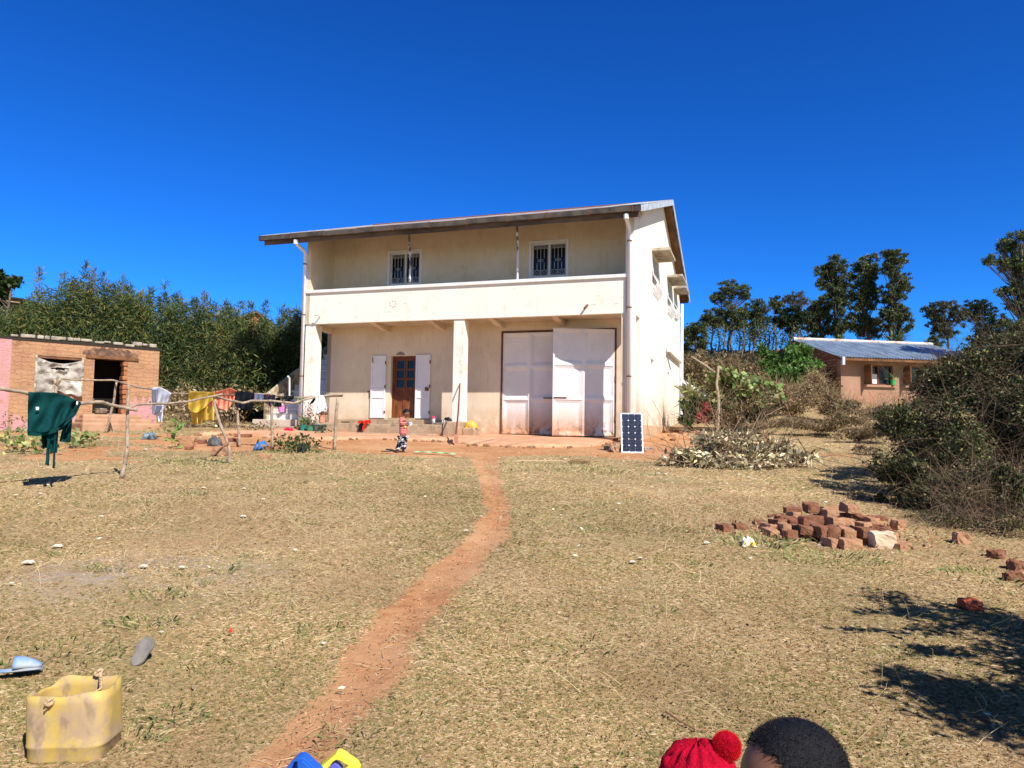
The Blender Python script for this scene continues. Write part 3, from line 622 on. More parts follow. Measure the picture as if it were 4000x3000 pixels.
for i in range(25):
    x = da-.35+(db-da+.75)*i/24; sn.append((x, dzt+.12+(.26+.05*math.sin(i*1.7))*math.sin(math.pi*(i+.5)/25)**.5))
MB().prism([(da-.35, dzt+.11), (db+.40, dzt+.11)]+sn[::-1], lambda p, z, s: (p, -.006+.010*s, z)).build('soot_stain', M('soot_on_clay', (.10, .06, .045), (.28, .15, .09), scale=5, lo=.44, hi=.62, rough=1, bump=.6, bscale=20), hut)
for a_ in (wa-.04, wb-.02): MB().box(a_, a_+.05, -.07, -.02, wzb-.06, wzt).build('window_stick', M('bleached_stick', (.55, .46, .36), (.38, .30, .23), scale=9, rough=.9), hut)
# doorstep of beaten earth
q0 = onh(347, 1616)[0]
mb = MB(); st_ = MB()
for i in range(3): mb.box(da-.35-.12*i, db+.5+.15*i, -.45-.55*i, .1, 1.0, dzb-.03-.13*i)
mb.build('earth_doorstep', M('pale_red_clay', (.44, .26, .16), (.36, .20, .115), scale=3, rough=.95, bump=.7, bscale=14), hut, bevel=.06)
pp = onh(403, 1604)
pot = empty('cooking_pot', (pA.x+dn.x*pp[0]+.0, pA.y+dn.y*pp[0]-.12, dzb), 0, 'small dented aluminium cooking pot on the sill of the dark hut doorway', 'pot')
alum = M('aluminium', (.62, .60, .57), (.30, .27, .24), scale=9, rough=.35, metal=.7)
MB().lathe([(.13, 0), (.17, .04), (.17, .15), (.185, .16), (.165, .155), (.15, .05)], (0, 0, 0), 18).build('pot_body', alum, pot, smooth=True)
MB().box(-.22, -.16, -.03, .03, .08, .11).build('handle', alum, pot); MB().box(.16, .22, -.03, .03, .08, .11).build('handle', alum, pot)

# ================================================================== RIGHT NEIGHBOUR HOUSE
L0 = atY(3284, 1395, 33.0); R0 = atY(3790, 1387, 34.2)
dv = Vector((R0.x-L0.x, R0.y-L0.y, 0)); Ln = dv.length; an = math.atan2(dv.y, dv.x); dnn = dv.normalized()
nb = empty('brick_cottage', (L0.x, L0.y, 0), an, 'small single-storey cottage with salmon front, brick gable and blue-grey tin roof', 'house')
def onn(px, py):
    nrm = Vector((-dnn.y, dnn.x, 0)); o = Vector((L0.x, L0.y, 0)); d = Vector(ray(px, py)); t = o.dot(nrm)/d.dot(nrm); P = d*t
    return (P-o).dot(dnn), P.z+EYE
salm = M('salmon_plaster', (.37, .225, .15), (.31, .18, .12), scale=1.2, rough=.95, bump=.3, layers=[((.45, .18, .09), 1.5, .4, .6, None, (2, 3.6, 2.9), .9), ((.36, .22, .15), 4, .6, .72, None, None, .6)])
gb = M('gable_brickwork', (.3, .1, .05), rough=.95, bump=.8, bscale=30, bricks=dict(a=(.33, .115, .055), b=(.46, .27, .16), m=(.10, .05, .03), w=.26, h=.13, ms=.018, wob=.05, bias=-.2))
btin = M('blue_grey_tin', (.31, .41, .52), (.40, .48, .56), scale=1, rough=.42, metal=.4, layers=[((.16, .21, .28), 6, .46, .56, (3, .15, .15), None, .8), ((.36, .22, .15), 5, .64, .72, (.5, 2, 1), None, .7)])
zen = L0.z; w1n = (onn(3378, 1430)[0], onn(3488, 1430)[0]); w2n = (onn(3529, 1430)[0], onn(3665, 1430)[0]); zt_n = onn(3400, 1426)[1]; zb_n = onn(3400, 1503)[1]
MB().wallv(0, Ln, 1.6, zen, 0, .25, [(*w1n, zb_n, zt_n), (*w2n, zb_n, zt_n)]).build('front_wall', salm, nb)
dpn = 6.2; zrn = zen+1.15
MB().prism([(.25, 1.6), (dpn, 1.6), (dpn, zen), (dpn/2, zrn-.1), (0.0, zen), (.25, zen-.02)], lambda p, z, s: (.0+.25*s, p, z)).build('gable_wall', gb, nb)
MB().prism([(.25, 1.6), (dpn, 1.6), (dpn, zen), (dpn/2, zrn-.1), (0.0, zen), (.25, zen-.02)], lambda p, z, s: (Ln-.25+.25*s, p, z)).build('gable_wall', gb, nb)
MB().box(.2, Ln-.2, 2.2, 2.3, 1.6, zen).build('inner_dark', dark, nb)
rt = MB(); n = 700; xs = np.linspace(-.45, Ln+.6, n); V = []
for (p, z) in ((-.65, zen-.05), (dpn/2, zrn), (dpn+.5, zen-.0)): V += [(x, p, z+.022*math.sin(x*2*math.pi/.14)) for x in xs]
rt.add(V, [(r*n+i, r*n+i+1, (r+1)*n+i+1, (r+1)*n+i) for r in range(2) for i in range(n-1)])
rfn = rt.build('roof', btin, nb, weld=False)
MB().tube([(-.45, dpn/2, zrn+.03), (Ln+.6, dpn/2, zrn+.03)], .09, 8).build('ridge_cap', M('pale_rusted_ridge', (.62, .55, .50), (.35, .16, .09), scale=2, lo=.5, hi=.6, rough=.7), rfn)
MB().prism([(-.66, zen-.2), (dpn/2, zrn-.16), (dpn/2, zrn-.04), (-.66, zen-.08)], lambda p, z, s: (-.46+.05*s, p, z)).build('rake_board', dwood, rfn)
MB().box(-.4, Ln+.5, -.62, -.56, zen-.2, zen-.09).build('fascia_board', dwood, rfn)
MB().box(-.42, -.30, -.75, -.62, zen-.42, zen-.06).build('gutter_end', tinw, rfn)
for (a, b) in (w1n, w2n):
    f = MB().wallv(a, b, zb_n, zt_n, .05, .12, [(a+.06, (a+b)/2-.03, zb_n+.06, zt_n-.06), ((a+b)/2+.03, b-.06, zb_n+.06, zt_n-.06)]).build('window', wood, nb)
    MB().box(a+.02, b-.02, .14, .15, zb_n, zt_n).build('pane', glass, f)
    MB().box(-.02, .02, -.50, 0, 0, zt_n-zb_n).build('window_shutter', dwood, f).location = (a, .02, zb_n)
    MB().box(a-.1, b+.1, -.12, .05, zb_n-.10, zb_n-.0).build('window_sill', salm, f)
MB().box(w1n[0]+.35, w1n[0]+.75, .09, .11, zb_n+.02, zb_n+.5).build('curtain', M('white_cloth', (.75, .75, .78), rough=.9), nb)
MB().box(w2n[0]+.9, w2n[0]+1.25, .09, .11, zb_n+.02, zb_n+.5).build('curtain', M('pink_cloth', (.70, .42, .45), rough=.9), nb)
def pot_at(loc, r, h, mat, nm='flower_pot', label='', cat='pot', plant=None):
    e = empty(nm, loc, 0, label, cat); MB().lathe([(r*.72, 0), (r, h*.92), (r*1.10, h*.92), (r*1.10, h), (r*.95, h), (r*.9, h*.85), (0.001, h*.85)], (0, 0, 0), 20).build('pot_body', mat, e, smooth=False)
    if plant is not None:
        n = plant[0]; c = np.array([[0, 0, h+plant[1]*.5]])+RNG.normal(size=(n, 3))*[r*.75, r*.75, plant[1]*.32]
        npmesh('leaves', leafverts(c, plant[3], .5), 4, leafm, e, pal(plant[2], n))
        npmesh('stems', twigverts(np.tile([[0, 0, h*.9]], (10, 1)), c[:10], .006), 4, M('stem_brown', (.16, .10, .05)), e)
    return e
leafm = M('leaf', (.1, .1, .1), vcol=True, rough=.55, spec=.25, trans=.22)
bushleafm = M('waxy_bush_leaf', (.1, .1, .1), vcol=True, rough=.5, spec=.22, trans=.08)
dryleafm = M('dry_leaf', (.1, .1, .1), vcol=True, rough=.85, spec=.15, trans=.12)
pg = L0+dnn*(w1n[1]-.15); pot_at((pg.x+.05, pg.y-.12, zb_n+.0), .11, .24, M('green_plastic', (.03, .42, .10), rough=.4), label='bright green plastic pot on the window sill of the salmon cottage', plant=(40, .25, [(.10, .22, .04)], .08))

# ================================================================== PATTERN: sticks and rails of the drying rack
barkm = M('grey_bark_stick', (.42, .33, .24), (.26, .19, .13), scale=7, map_scale=(1, 1, 1), rough=.9, bump=.6, bscale=30, layers=[((.15, .075, .05), 6, .60, .70, None, None, .7)])
def zpath(pts):     # [(px,py,Y)]
    return [atY(*p) for p in pts]
def stick(name, pts, r0, r1, label, parts=(), cat='pole', group=None, knots=3):
    r0 *= .74; r1 *= .74
    P = zpath(pts); n = len(P); out = []
    for i in range(n-1):
        for k in range(4):
            t = k/4; q_ = P[i].lerp(P[i+1], t); out.append(q_+Vector((random.uniform(-1, 1), random.uniform(-1, 1), random.uniform(-1, 1)))*r0*.22)
    out.append(P[-1]); rs = [r0+(r1-r0)*i/(len(out)-1)+random.uniform(-.08, .12)*r0 for i in range(len(out))]
    mb = MB().tube(out, rs, 8); o = mb.build(name, barkm, None, smooth=True); tag(o, label, cat, group)
    for k in range(knots):
        i = random.randrange(1, len(out)-1); d = Vector((random.uniform(-1, 1), random.uniform(-1, 0), random.uniform(.2, 1))).normalized()
        kb = MB().tube([out[i], out[i]+d*r0*2.2, out[i]+d*r0*3.4+Vector((0, 0, .01))], [r0*.5, r0*.35, r0*.2], 6).build('twig_stub', barkm, o, smooth=True)
    return o
G1 = 'forked posts of the drying rack'; G2 = 'rails of the drying rack'
Yp1, Yp2, Yp3, Yp4, Yp5, Yb1 = 11.9, 14.0, 17.5, 17.2, 17.2, 21.4
stick('rack_post', [(503, 1500, Yp1), (501, 1552, Yp1), (498, 1606, Yp1), (497, 1669, Yp1), (498, 1748, Yp1), (490, 1795, Yp1), (475, 1872, Yp1)], .030, .048, 'knobbly reddish rack post nearest the camera, right of the dark green robe', group=G1, cat='post', knots=6)
stick('rack_post', [(838, 1545, Yp2), (839, 1584, Yp2), (857, 1652, Yp2), (886, 1718, Yp2), (897, 1757, Yp2), (897, 1817, Yp2)], .036, .042, 'pale bent rack post leaning between the yellow and salmon garments', group=G1, cat='post')
stick('rack_post', [(922, 1545, Yp3), (926, 1595, Yp3), (932, 1667, Yp3), (937, 1752, Yp3)], .04, .045, 'dark rack post coming down from under the black trousers', group=G1, cat='post')
stick('rack_post', [(1319, 1550, Yp4), (1311, 1653, Yp4), (1306, 1762, Yp4)], .042, .055, 'thick straight grey rack post at the right-hand end near the porch', group=G1, cat='post')
stick('rack_post', [(1060, 1540, Yp5), (1062, 1653, Yp5), (1065, 1759, Yp5)], .035, .048, 'straight rack post in front of the tiled stair, under the floral cloth', group=G1, cat='post')
stick('rack_post', [(456, 1486, Yb1), (443, 1571, Yb1), (427, 1637, Yb1), (413, 1695, Yb1)], .04, .05, 'slanting pale rack post in front of the dark hut doorway', group=G1, cat='post')
pf = stick('rack_post', [(221, 1500, 20.6), (218, 1536, 20.6), (217, 1600, 20.6), (216, 1705, 20.6)], .05, .06, 'dark forked rack post in front of the sack-covered hut window', group=G1, cat='post')
MB().tube([atY(221, 1502, 20.6), atY(214, 1488, 20.6), atY(211, 1477, 20.6)], [.05, .045, .03], 7).build('fork_arm', barkm, pf, smooth=True)
MB().tube([atY(221, 1502, 20.6), atY(232, 1488, 20.6), atY(239, 1476, 20.6)], [.05, .045, .03], 7).build('fork_arm', barkm, pf, smooth=True)
YR = 10.35
stick('rack_rail', [(-60, 1508, 9.9), (0, 1517, 10.0), (60, 1527, 10.2), (111, 1537, YR), (210, 1553, 10.6), (316, 1575, 11.0), (392, 1570, 11.3), (427, 1580, 11.5), (506, 1598, 11.85), (535, 1601, 11.95)], .036, .034, 'thick pale rail carrying the dark green robe', group=G2, cat='rail')
stick('rack_rail', [(500, 1594, 11.84), (535, 1581, 12.0), (601, 1577, 12.4), (651, 1577, 12.8), (731, 1569, 13.3), (803, 1553, 13.8), (868, 1540, 14.05)], .026, .028, 'middle rail running in front of the white shirt and yellow towel', group=G2, cat='rail')
stick('rack_rail', [(835, 1549, 13.95), (890, 1562, 14.4), (948, 1575, 14.9), (984, 1566, 15.2), (1056, 1566, 15.8), (1147, 1575, 16.4), (1183, 1563, 16.7), (1237, 1549, 17.0), (1340, 1540, 17.25)], .030, .036, 'wavy rail from the bent post to the right-hand end post', group=G2, cat='rail')
DR = [(232, 1479, 20.6), (285, 1483, 20.8), (364, 1485, 21.1), (443, 1485, 21.35), (490, 1498, 20.9), (532, 1512, 20.5), (589, 1520, 20.0), (669, 1537, 19.3), (731, 1539, 18.8), (835, 1541, 18.0), (922, 1541, 17.5), (995, 1539, 17.4), (1060, 1542, 17.25), (1114, 1552, 17.3), (1165, 1554, 17.3), (1240, 1550, 17.3), (1338, 1546, 17.3)]
stick('rack_rail', DR, .030, .034, 'long thin back rail from the hut window to the porch end post', group=G2, cat='rail')
def dz(px):
    for (a, b, c), (d, e, f) in zip(DR[:-1], DR[1:]):
        if a <= px <= d: t = (px-a)/(d-a); return c+(f-c)*t
    return 18

# ------------------------------------------------------------------ laundry
def resample(pts, n):
    P = [Vector(p) for p in pts]; L_ = [0]
    for a, b in zip(P[:-1], P[1:]): L_.append(L_[-1]+(b-a).length)
    out = []; k = 0
    for i in range(n):
        t = L_[-1]*i/(n-1)
        while k < len(P)-2 and L_[k+1] < t: k += 1
        out.append(P[k].lerp(P[k+1], (t-L_[k])/max(1e-9, L_[k+1]-L_[k])))
    return out
def panel(mb, top, bot, Y, dy=0., nf=5, amp=.02, n=26, ph=0., diag=.0, bulge=0.):
    Tp = resample(top, n); Bp = resample(bot, n); fn = Y if callable(Y) else (lambda x: Y); V = []
    for j in range(n):
        t = j/(n-1)
        for i in range(n):
            s = i/(n-1); p = Tp[i].lerp(Bp[i], t); yy = fn(p.x)+dy
            f = amp*(.25+t)*math.sin(nf*2*math.pi*s+ph+diag*t*6)+amp*.45*math.sin(nf*4.7*s+5*t+ph*2)+amp*.3*math.sin(11*t+7*s+ph)-bulge*math.sin(math.pi*t)
            V.append(atY(p.x, p.y, yy-f))
    return mb.add(V, [(j*n+i, j*n+i+1, (j+1)*n+i+1, (j+1)*n+i) for j in range(n-1) for i in range(n-1)])
def fabric(name, c, c2=None, **k): return M(name, c, c2, rough=k.pop('rough', .95), spec=.1, bump=k.pop('bump', .35), bscale=k.pop('bscale', 60), **k)
r5 = lambda x, y: (x*.31646, 1400+y*.31646)
q6 = lambda x, y: (550+x*.36166, 1450+y*.36166)
teal = fabric('dark_teal_terry', (.003, .038, .040), (.004, .054, .055), scale=9, bump=.7, bscale=90, bdist=.02)
robe = empty('bathrobe', atY(210, 1700, YR), 0, 'dark teal towelling bathrobe hanging from the thick left rail with trailing belt ends', 'bathrobe')
def cloth(nm, mat, parent, panels, solid=.008):
    mb = MB()
    for p in panels: panel(mb, *p[0], **p[1])
    o = mb.build(nm, mat, None, weld=False, smooth=True, solid=solid)
    if parent is not None: o.parent = parent; o.matrix_parent_inverse = Matrix.Translation(-parent.location)
    return o
Yr = lambda x: 10.35+(x-111)/205*.62
cloth('robe_body', teal, robe, [(([r5(350, 418), r5(520, 415), r5(700, 425), r5(860, 478), r5(995, 542)], [r5(340, 905), r5(430, 918), r5(540, 915), r5(650, 890), r5(740, 830), r5(830, 745), r5(900, 680), r5(960, 600), r5(1000, 556)], Yr), dict(dy=-.12, nf=3.5, amp=.05, diag=1.3, bulge=.04)),
     (([r5(350, 418), r5(520, 415), r5(700, 425), r5(860, 478), r5(940, 530)], [r5(520, 960), r5(640, 950), r5(700, 900), r5(800, 870), r5(880, 780)], Yr), dict(dy=.10, nf=3, amp=.02))])
cloth('robe_hem', teal, robe, [(([r5(340, 898), r5(430, 912), r5(540, 908), r5(690, 868), r5(800, 790)], [r5(340, 950), r5(430, 958), r5(560, 948), r5(700, 908), r5(815, 812)], Yr), dict(dy=-.125, nf=2, amp=.01))])
cloth('robe_lapel', teal, robe, [(([r5(950, 545), r5(880, 670), r5(790, 775), r5(690, 850)], [r5(1000, 560), r5(940, 690), r5(840, 800), r5(705, 900)], Yr), dict(dy=-.14, nf=1, amp=.01))])
cloth('robe_sleeve', teal, robe, [(([r5(505, 930), r5(600, 925)], [r5(530, 1118), r5(585, 1100)], Yr), dict(dy=.05, nf=1.2, amp=.02))])
cloth('robe_sleeve', teal, robe, [(([r5(780, 830), r5(890, 740)], [r5(735, 1025), r5(865, 1040)], Yr), dict(dy=.06, nf=1.5, amp=.03)), (([r5(600, 930), r5(720, 900)], [r5(622, 1165), r5(705, 1165)], Yr), dict(dy=.03, nf=1.2, amp=.02))])
cloth('belt_end', teal, robe, [(([r5(592, 940), r5(625, 940)], [r5(560, 1310), r5(603, 1325)], Yr), dict(dy=-.06, nf=.7, amp=.012))])
cloth('belt_end', teal, robe, [(([r5(672, 885), r5(700, 885)], [r5(650, 1352), r5(672, 1358)], Yr), dict(dy=-.09, nf=.7, amp=.012))])
wtag = fabric('white_care_tag', (.82, .84, .84))
cloth('care_tag', wtag, robe, [(([r5(443, 600), r5(480, 600)], [r5(443, 640), r5(480, 640)], Yr), dict(dy=-.155, nf=0, amp=.001, n=4))])
cloth('care_tag', wtag, robe, [(([r5(945, 530), r5(965, 536)], [r5(940, 572), r5(958, 578)], Yr), dict(dy=-.15, nf=0, amp=.001, n=4))])
def garment(name, label, mat, panels, cat, at_, parts=()):
    e = empty(name, atY(*at_), 0, label, cat, 'laundry on the drying rack'); cloth(parts[0] if parts else 'fabric', mat, e, panels); return e
Yd = dz
gw = fabric('white_knit', (.74, .77, .84), (.62, .65, .74), scale=8)
e = garment('shirt', 'white and grey shirt draped over the back rail beside the hut', gw, [
    (([r5(1872, 372), r5(1905, 358), r5(1985, 358), r5(2060, 395), r5(2112, 430)], [r5(1880, 690), r5(1915, 700), r5(1960, 690), r5(2010, 640), r5(2050, 590)], Yd), dict(dy=-.07, nf=3, amp=.05, diag=.8)),
    (([r5(1935, 640), r5(2020, 600)], [r5(1945, 780), r5(2000, 790)], Yd), dict(dy=-.05, nf=1.5, amp=.03)),
    (([r5(1872, 372), r5(1985, 358), r5(2112, 430)], [r5(1890, 600), r5(2000, 640), r5(2070, 560)], Yd), dict(dy=.07, nf=2, amp=.02))], 'shirt', (630, 1570, 19.6), ('shirt_body',))
cloth('grey_side', fabric('grey_knit', (.20, .22, .28), (.30, .32, .38)), e, [(([r5(1873, 385), r5(1932, 385)], [r5(1884, 545), r5(1930, 545)], Yd), dict(dy=-.16, nf=1, amp=.01)), (([r5(1935, 580), r5(2010, 590)], [r5(1905, 690), r5(1960, 660)], Yd), dict(dy=-.15, nf=1, amp=.01))])
yel = fabric('yellow_towelling', (.66, .42, .055), (.74, .50, .08), scale=6, bump=.6)
e = garment('towel', 'large mustard yellow towelling robe folded over the back rail', yel, [
    (([q6(512, 222), q6(560, 218), q6(650, 222), q6(790, 225)], [q6(512, 400), q6(550, 445), q6(610, 450), q6(680, 405), q6(740, 350), q6(785, 300)], Yd), dict(dy=-.10, nf=3, amp=.05, diag=.6, bulge=.05)),
    (([q6(520, 230), q6(660, 230), q6(740, 230)], [q6(550, 570), q6(600, 572), q6(665, 560)], Yd), dict(dy=.08, nf=2.5, amp=.05)),
    (([q6(700, 240), q6(795, 232)], [q6(672, 530), q6(792, 535)], Yd), dict(dy=-.03, nf=1.5, amp=.035))], 'towel', (780, 1560, 18.3), ('towel_body',))
cloth('pink_patch', fabric('magenta_patch', (.50, .10, .16)), e, [(([q6(740, 335), q6(775, 335)], [q6(728, 375), q6(770, 372)], Yd), dict(dy=-.09, nf=1, amp=.01))])
garment('towel_shirt', 'salmon pink bunched shirt hanging behind the bent post', fabric('salmon_cloth', (.80, .22, .13), (.86, .28, .18), scale=5), [
    (([q6(795, 225), q6(880, 205), q6(960, 178), q6(1035, 212)], [q6(822, 385), q6(860, 405), q6(930, 432), q6(1000, 330), q6(1020, 300)], Yd), dict(dy=-.10, nf=4, amp=.05, diag=.9, bulge=.10)),
    (([q6(800, 230), q6(1030, 222)], [q6(830, 330), q6(1000, 330)], Yd), dict(dy=.08, nf=2, amp=.03))], 'shirt', (888, 1560, 17.7)).name = 'shirt'
garment('trousers', 'plain black trousers hanging between the salmon shirt and the small blue garments', fabric('black_cloth', (.006, .007, .010), (.012, .014, .02)), [
    (([q6(1022, 215), q6(1100, 215), q6(1225, 232)], [q6(1020, 375), q6(1080, 410), q6(1160, 425), q6(1205, 420)], Yd), dict(dy=-.07, nf=3, amp=.035)),
    (([q6(1022, 215), q6(1225, 232)], [q6(1080, 430), q6(1180, 420)], Yd), dict(dy=.07, nf=2, amp=.03))], 'trousers', (958, 1560, 17.45))
garment('shorts', 'small washed blue shorts hanging right of the black trousers', fabric('washed_blue', (.13, .15, .26), (.20, .22, .34)), [
    (([q6(1232, 245), q6(1262, 245)], [q6(1224, 305), q6(1262, 308)], Yd), dict(dy=-.06, nf=1, amp=.01)), (([q6(1275, 250), q6(1318, 250)], [q6(1272, 308), q6(1330, 315)], Yd), dict(dy=-.06, nf=1, amp=.01)),
    (([q6(1230, 243), q6(1320, 248)], [q6(1234, 262), q6(1318, 268)], Yd), dict(dy=-.05, nf=1, amp=.01))], 'shorts', (1010, 1545, 17.35))
flor = fabric('floral_print', (.015, .018, .03), (.55, .10, .12), scale=26, lo=.60, hi=.64, layers=[((.12, .35, .40), 22, .62, .65, None, None, 1), ((.75, .72, .70), 30, .66, .69, None, None, 1)])
garment('blouse', 'dark floral printed blouse hanging above the straight post', flor, [
    (([q6(1335, 250), q6(1400, 248), q6(1452, 256)], [q6(1330, 300), q6(1400, 385), q6(1450, 320)], Yd), dict(dy=-.08, nf=2, amp=.03)),
    (([q6(1335, 250), q6(1452, 256)], [q6(1340, 340), q6(1440, 380)], Yd), dict(dy=.06, nf=2, amp=.03))], 'blouse', (1055, 1550, 17.25))
garment('scarf', 'black and white speckled cloth hanging in front of the tiled stair', fabric('speckled_black', (.008, .008, .01), (.5, .5, .5), scale=60, lo=.63, hi=.66), [
    (([q6(1540, 275), q6(1600, 266), q6(1660, 268)], [q6(1545, 300), q6(1590, 345), q6(1650, 300)], Yd), dict(dy=-.05, nf=2, amp=.02))], 'cloth', (1128, 1555, 17.3))
garment('scarf', 'dark cloth bundle hanging above the pink basin', fabric('plain_dark', (.010, .010, .014)), [
    (([q6(1458, 285), q6(1508, 292)], [q6(1445, 385), q6(1520, 385)], Yd), dict(dy=.02, nf=2, amp=.03))], 'cloth', (1088, 1570, 17.3))
garment('scarf', 'small olive patterned cloth hanging by the porch column', fabric('olive_print', (.13, .15, .09), (.38, .40, .30), scale=30, lo=.52, hi=.58), [
    (([q6(1672, 275), q6(1762, 285)], [q6(1690, 345), q6(1720, 360), q6(1750, 320)], Yd), dict(dy=-.03, nf=2, amp=.03))], 'cloth', (1170, 1560, 17.3))
e = garment('shirt', 'bright white shirt slung over the right end of the rack', fabric('bright_white', (.80, .83, .90)), [
    (([q6(1890, 268), q6(1925, 252), q6(1975, 268), q6(1990, 300)], [q6(1865, 465), q6(1920, 455), q6(1970, 430), q6(2012, 410)], lambda x: 17.1), dict(dy=-.12, nf=3, amp=.04, diag=.4)),
    (([q6(1880, 280), q6(1985, 290)], [q6(1900, 420), q6(2008, 440)], lambda x: 17.2), dict(dy=.08, nf=2, amp=.03))], 'shirt', (1250, 1580, 17.2), ('shirt_body',))
cloth('dark_sleeve', M('plain_dark', (0, 0, 0)), e, [(([q6(1860, 300), q6(1892, 290)], [q6(1822, 355), q6(1862, 345)], lambda x: 17.1), dict(dy=-.05, nf=1, amp=.01))])
garment('sock', 'crumpled olive jumper rolled on the rail at far right', fabric('rolled_cloth', (.34, .27, .20)), [(([q6(1490, 245), q6(1545, 240)], [q6(1492, 268), q6(1548, 270)], Yd), dict(dy=-.06, nf=1, amp=.01))], 'cloth', (1100, 1543, 17.3))['label'] = 'small rolled beige cloth lying on the back rail before the stair'

# ================================================================== VEGETATION
twigm = M('brown_twig', (.17, .105, .06), (.28, .20, .13), scale=3, rough=.9)
trunkm = M('grey_trunk', (.20, .16, .12), (.10, .075, .055), scale=3, rough=.9, bump=.5)
GREENS = [(.035, .060, .016), (.050, .085, .022), (.028, .050, .015), (.075, .105, .030), (.045, .065, .025)]
BAMB = [(.052, .088, .026), (.075, .112, .032), (.035, .062, .020), (.12, .145, .045), (.060, .095, .030), (.18, .17, .05)]
DRYP = [(.24, .16, .085), (.32, .23, .13), (.16, .10, .055), (.20, .15, .06), (.38, .29, .17)]
def wblob(cx, cy, rx, ry, Y, rd=None):
    p = atY(cx, cy, Y); a = rx/F*Y; return (p.x, p.y, p.z, a, rd if rd else a, ry/F*Y)
def subblobs(blobs, k, f=.42, rng=RNG):
    out = []
    for b in blobs:
        for i in range(k):
            d = rng.normal(size=3); d /= np.linalg.norm(d); r = (.78 if k < 30 else 1.0)*rng.random()**.4
            s = f*(.7+.6*rng.random()); out.append((b[0]+d[0]*r*b[3], b[1]+d[1]*r*b[4], b[2]+d[2]*r*b[5], b[3]*s, b[4]*s, b[5]*s*.8))
    return out
def tree(name, label, bx, by, Y, blobs_, n, leaf, cols=GREENS, r=.16, k=7, f=.40, cat='tree', group=None, aspect=.45, bend=0):
    B = atY(bx, by, Y); zg = gz(B.x, B.y)-.1; root = empty(name, (B.x, B.y, zg), 0, label, cat, group)
    bl = [wblob(b[0], b[1], b[2]*1.2, b[3]*1.1, Y) for b in blobs_]
    top = max(bl, key=lambda b: b[2]); mb = MB(); T0 = Vector((B.x, B.y, zg)); T1 = Vector((top[0], top[1], top[2]+top[5]*.3))
    path = [T0.lerp(T1, t)+Vector((math.sin(t*5+bx)*.25*bend+math.sin(t*9+bx)*.12, math.cos(t*7+bx)*.12, 0))*min(1, t*3)*(1-t) for t in np.linspace(0, 1, 9)]
    mb.tube([p-T0 for p in path], [r*(1-.8*i/8) for i in range(9)], 7); mb.build('trunk', trunkm, root, smooth=True)
    sb = subblobs(bl, k, f); lm = MB()
    for s in sb[::2]:
        c = Vector(s[:3]); t = min(.92, max(.15, (c.z-zg)/(T1.z-zg)-.18)); i = t*8; p = path[int(i)].lerp(path[min(8, int(i)+1)], i-int(i))
        m_ = p.lerp(c, .5)+Vector((0, 0, -.08*(c-p).length)); lm.tube([p-T0, m_-T0, c-T0], [r*.35*(1-t*.6), r*.2*(1-t*.5), .02], 4, caps=False)
    lm.build('limbs', trunkm, root, weld=False)
    P, idx = blobpts(sb, n, shell=.25); P = P-np.array(T0)
    tone = (RNG.random(len(sb))*.55+.72)[idx][:, None]
    npmesh('crown', leafverts(P, leaf, aspect), 4, leafm, root, np.clip(pal(cols, n)*tone, .003, 1))
    return root
def bush(name, label, blobs, n, leaf, cols, ntw=0, tr=.008, tcol=None, k=8, f=.42, aspect=.5, cat='bush', group=None, shell=.2, mat=None, droop=0, twl=.6, base=None, lift=.3):
    bl = [wblob(*b) if len(b) <= 6 and b[4] > 1 else b for b in blobs]
    c0 = bl[0]; bx_, by_ = (base or (c0[0], c0[1])); zg = gz(bx_, by_); root = empty(name, (bx_, by_, zg), 0, label, cat, group); O = np.array([bx_, by_, zg])
    sb = subblobs(bl, k, f) if k else bl
    P, idx = blobpts(sb, n, shell=shell); zz = H(P[:, 0], P[:, 1]); P[:, 2] = np.maximum(P[:, 2], zz+.02+RNG.random(n)*.05)
    tone = (RNG.random(len(sb))*.6+.7)[idx][:, None]
    npmesh('leaves', leafverts(P-O, leaf, aspect, droop), 4, mat or leafm, root, np.clip(pal(cols, n)*tone, .003, 1))
    if ntw:
        A, _ = blobpts(sb, ntw, shell=.0); A = A*1.0; dd = unit(RNG.normal(size=(ntw, 3))+[0, 0, lift]); B_ = A+dd*(twl*(.4+RNG.random((ntw, 1))))
        A[:, 2] = np.maximum(A[:, 2], H(A[:, 0], A[:, 1])); B_[:, 2] = np.maximum(B_[:, 2], H(B_[:, 0], B_[:, 1])+.02)
        npmesh('twigs', twigverts(A-O, B_-O, tr, bend=.16), 4, tcol or twigm, root)
    return root
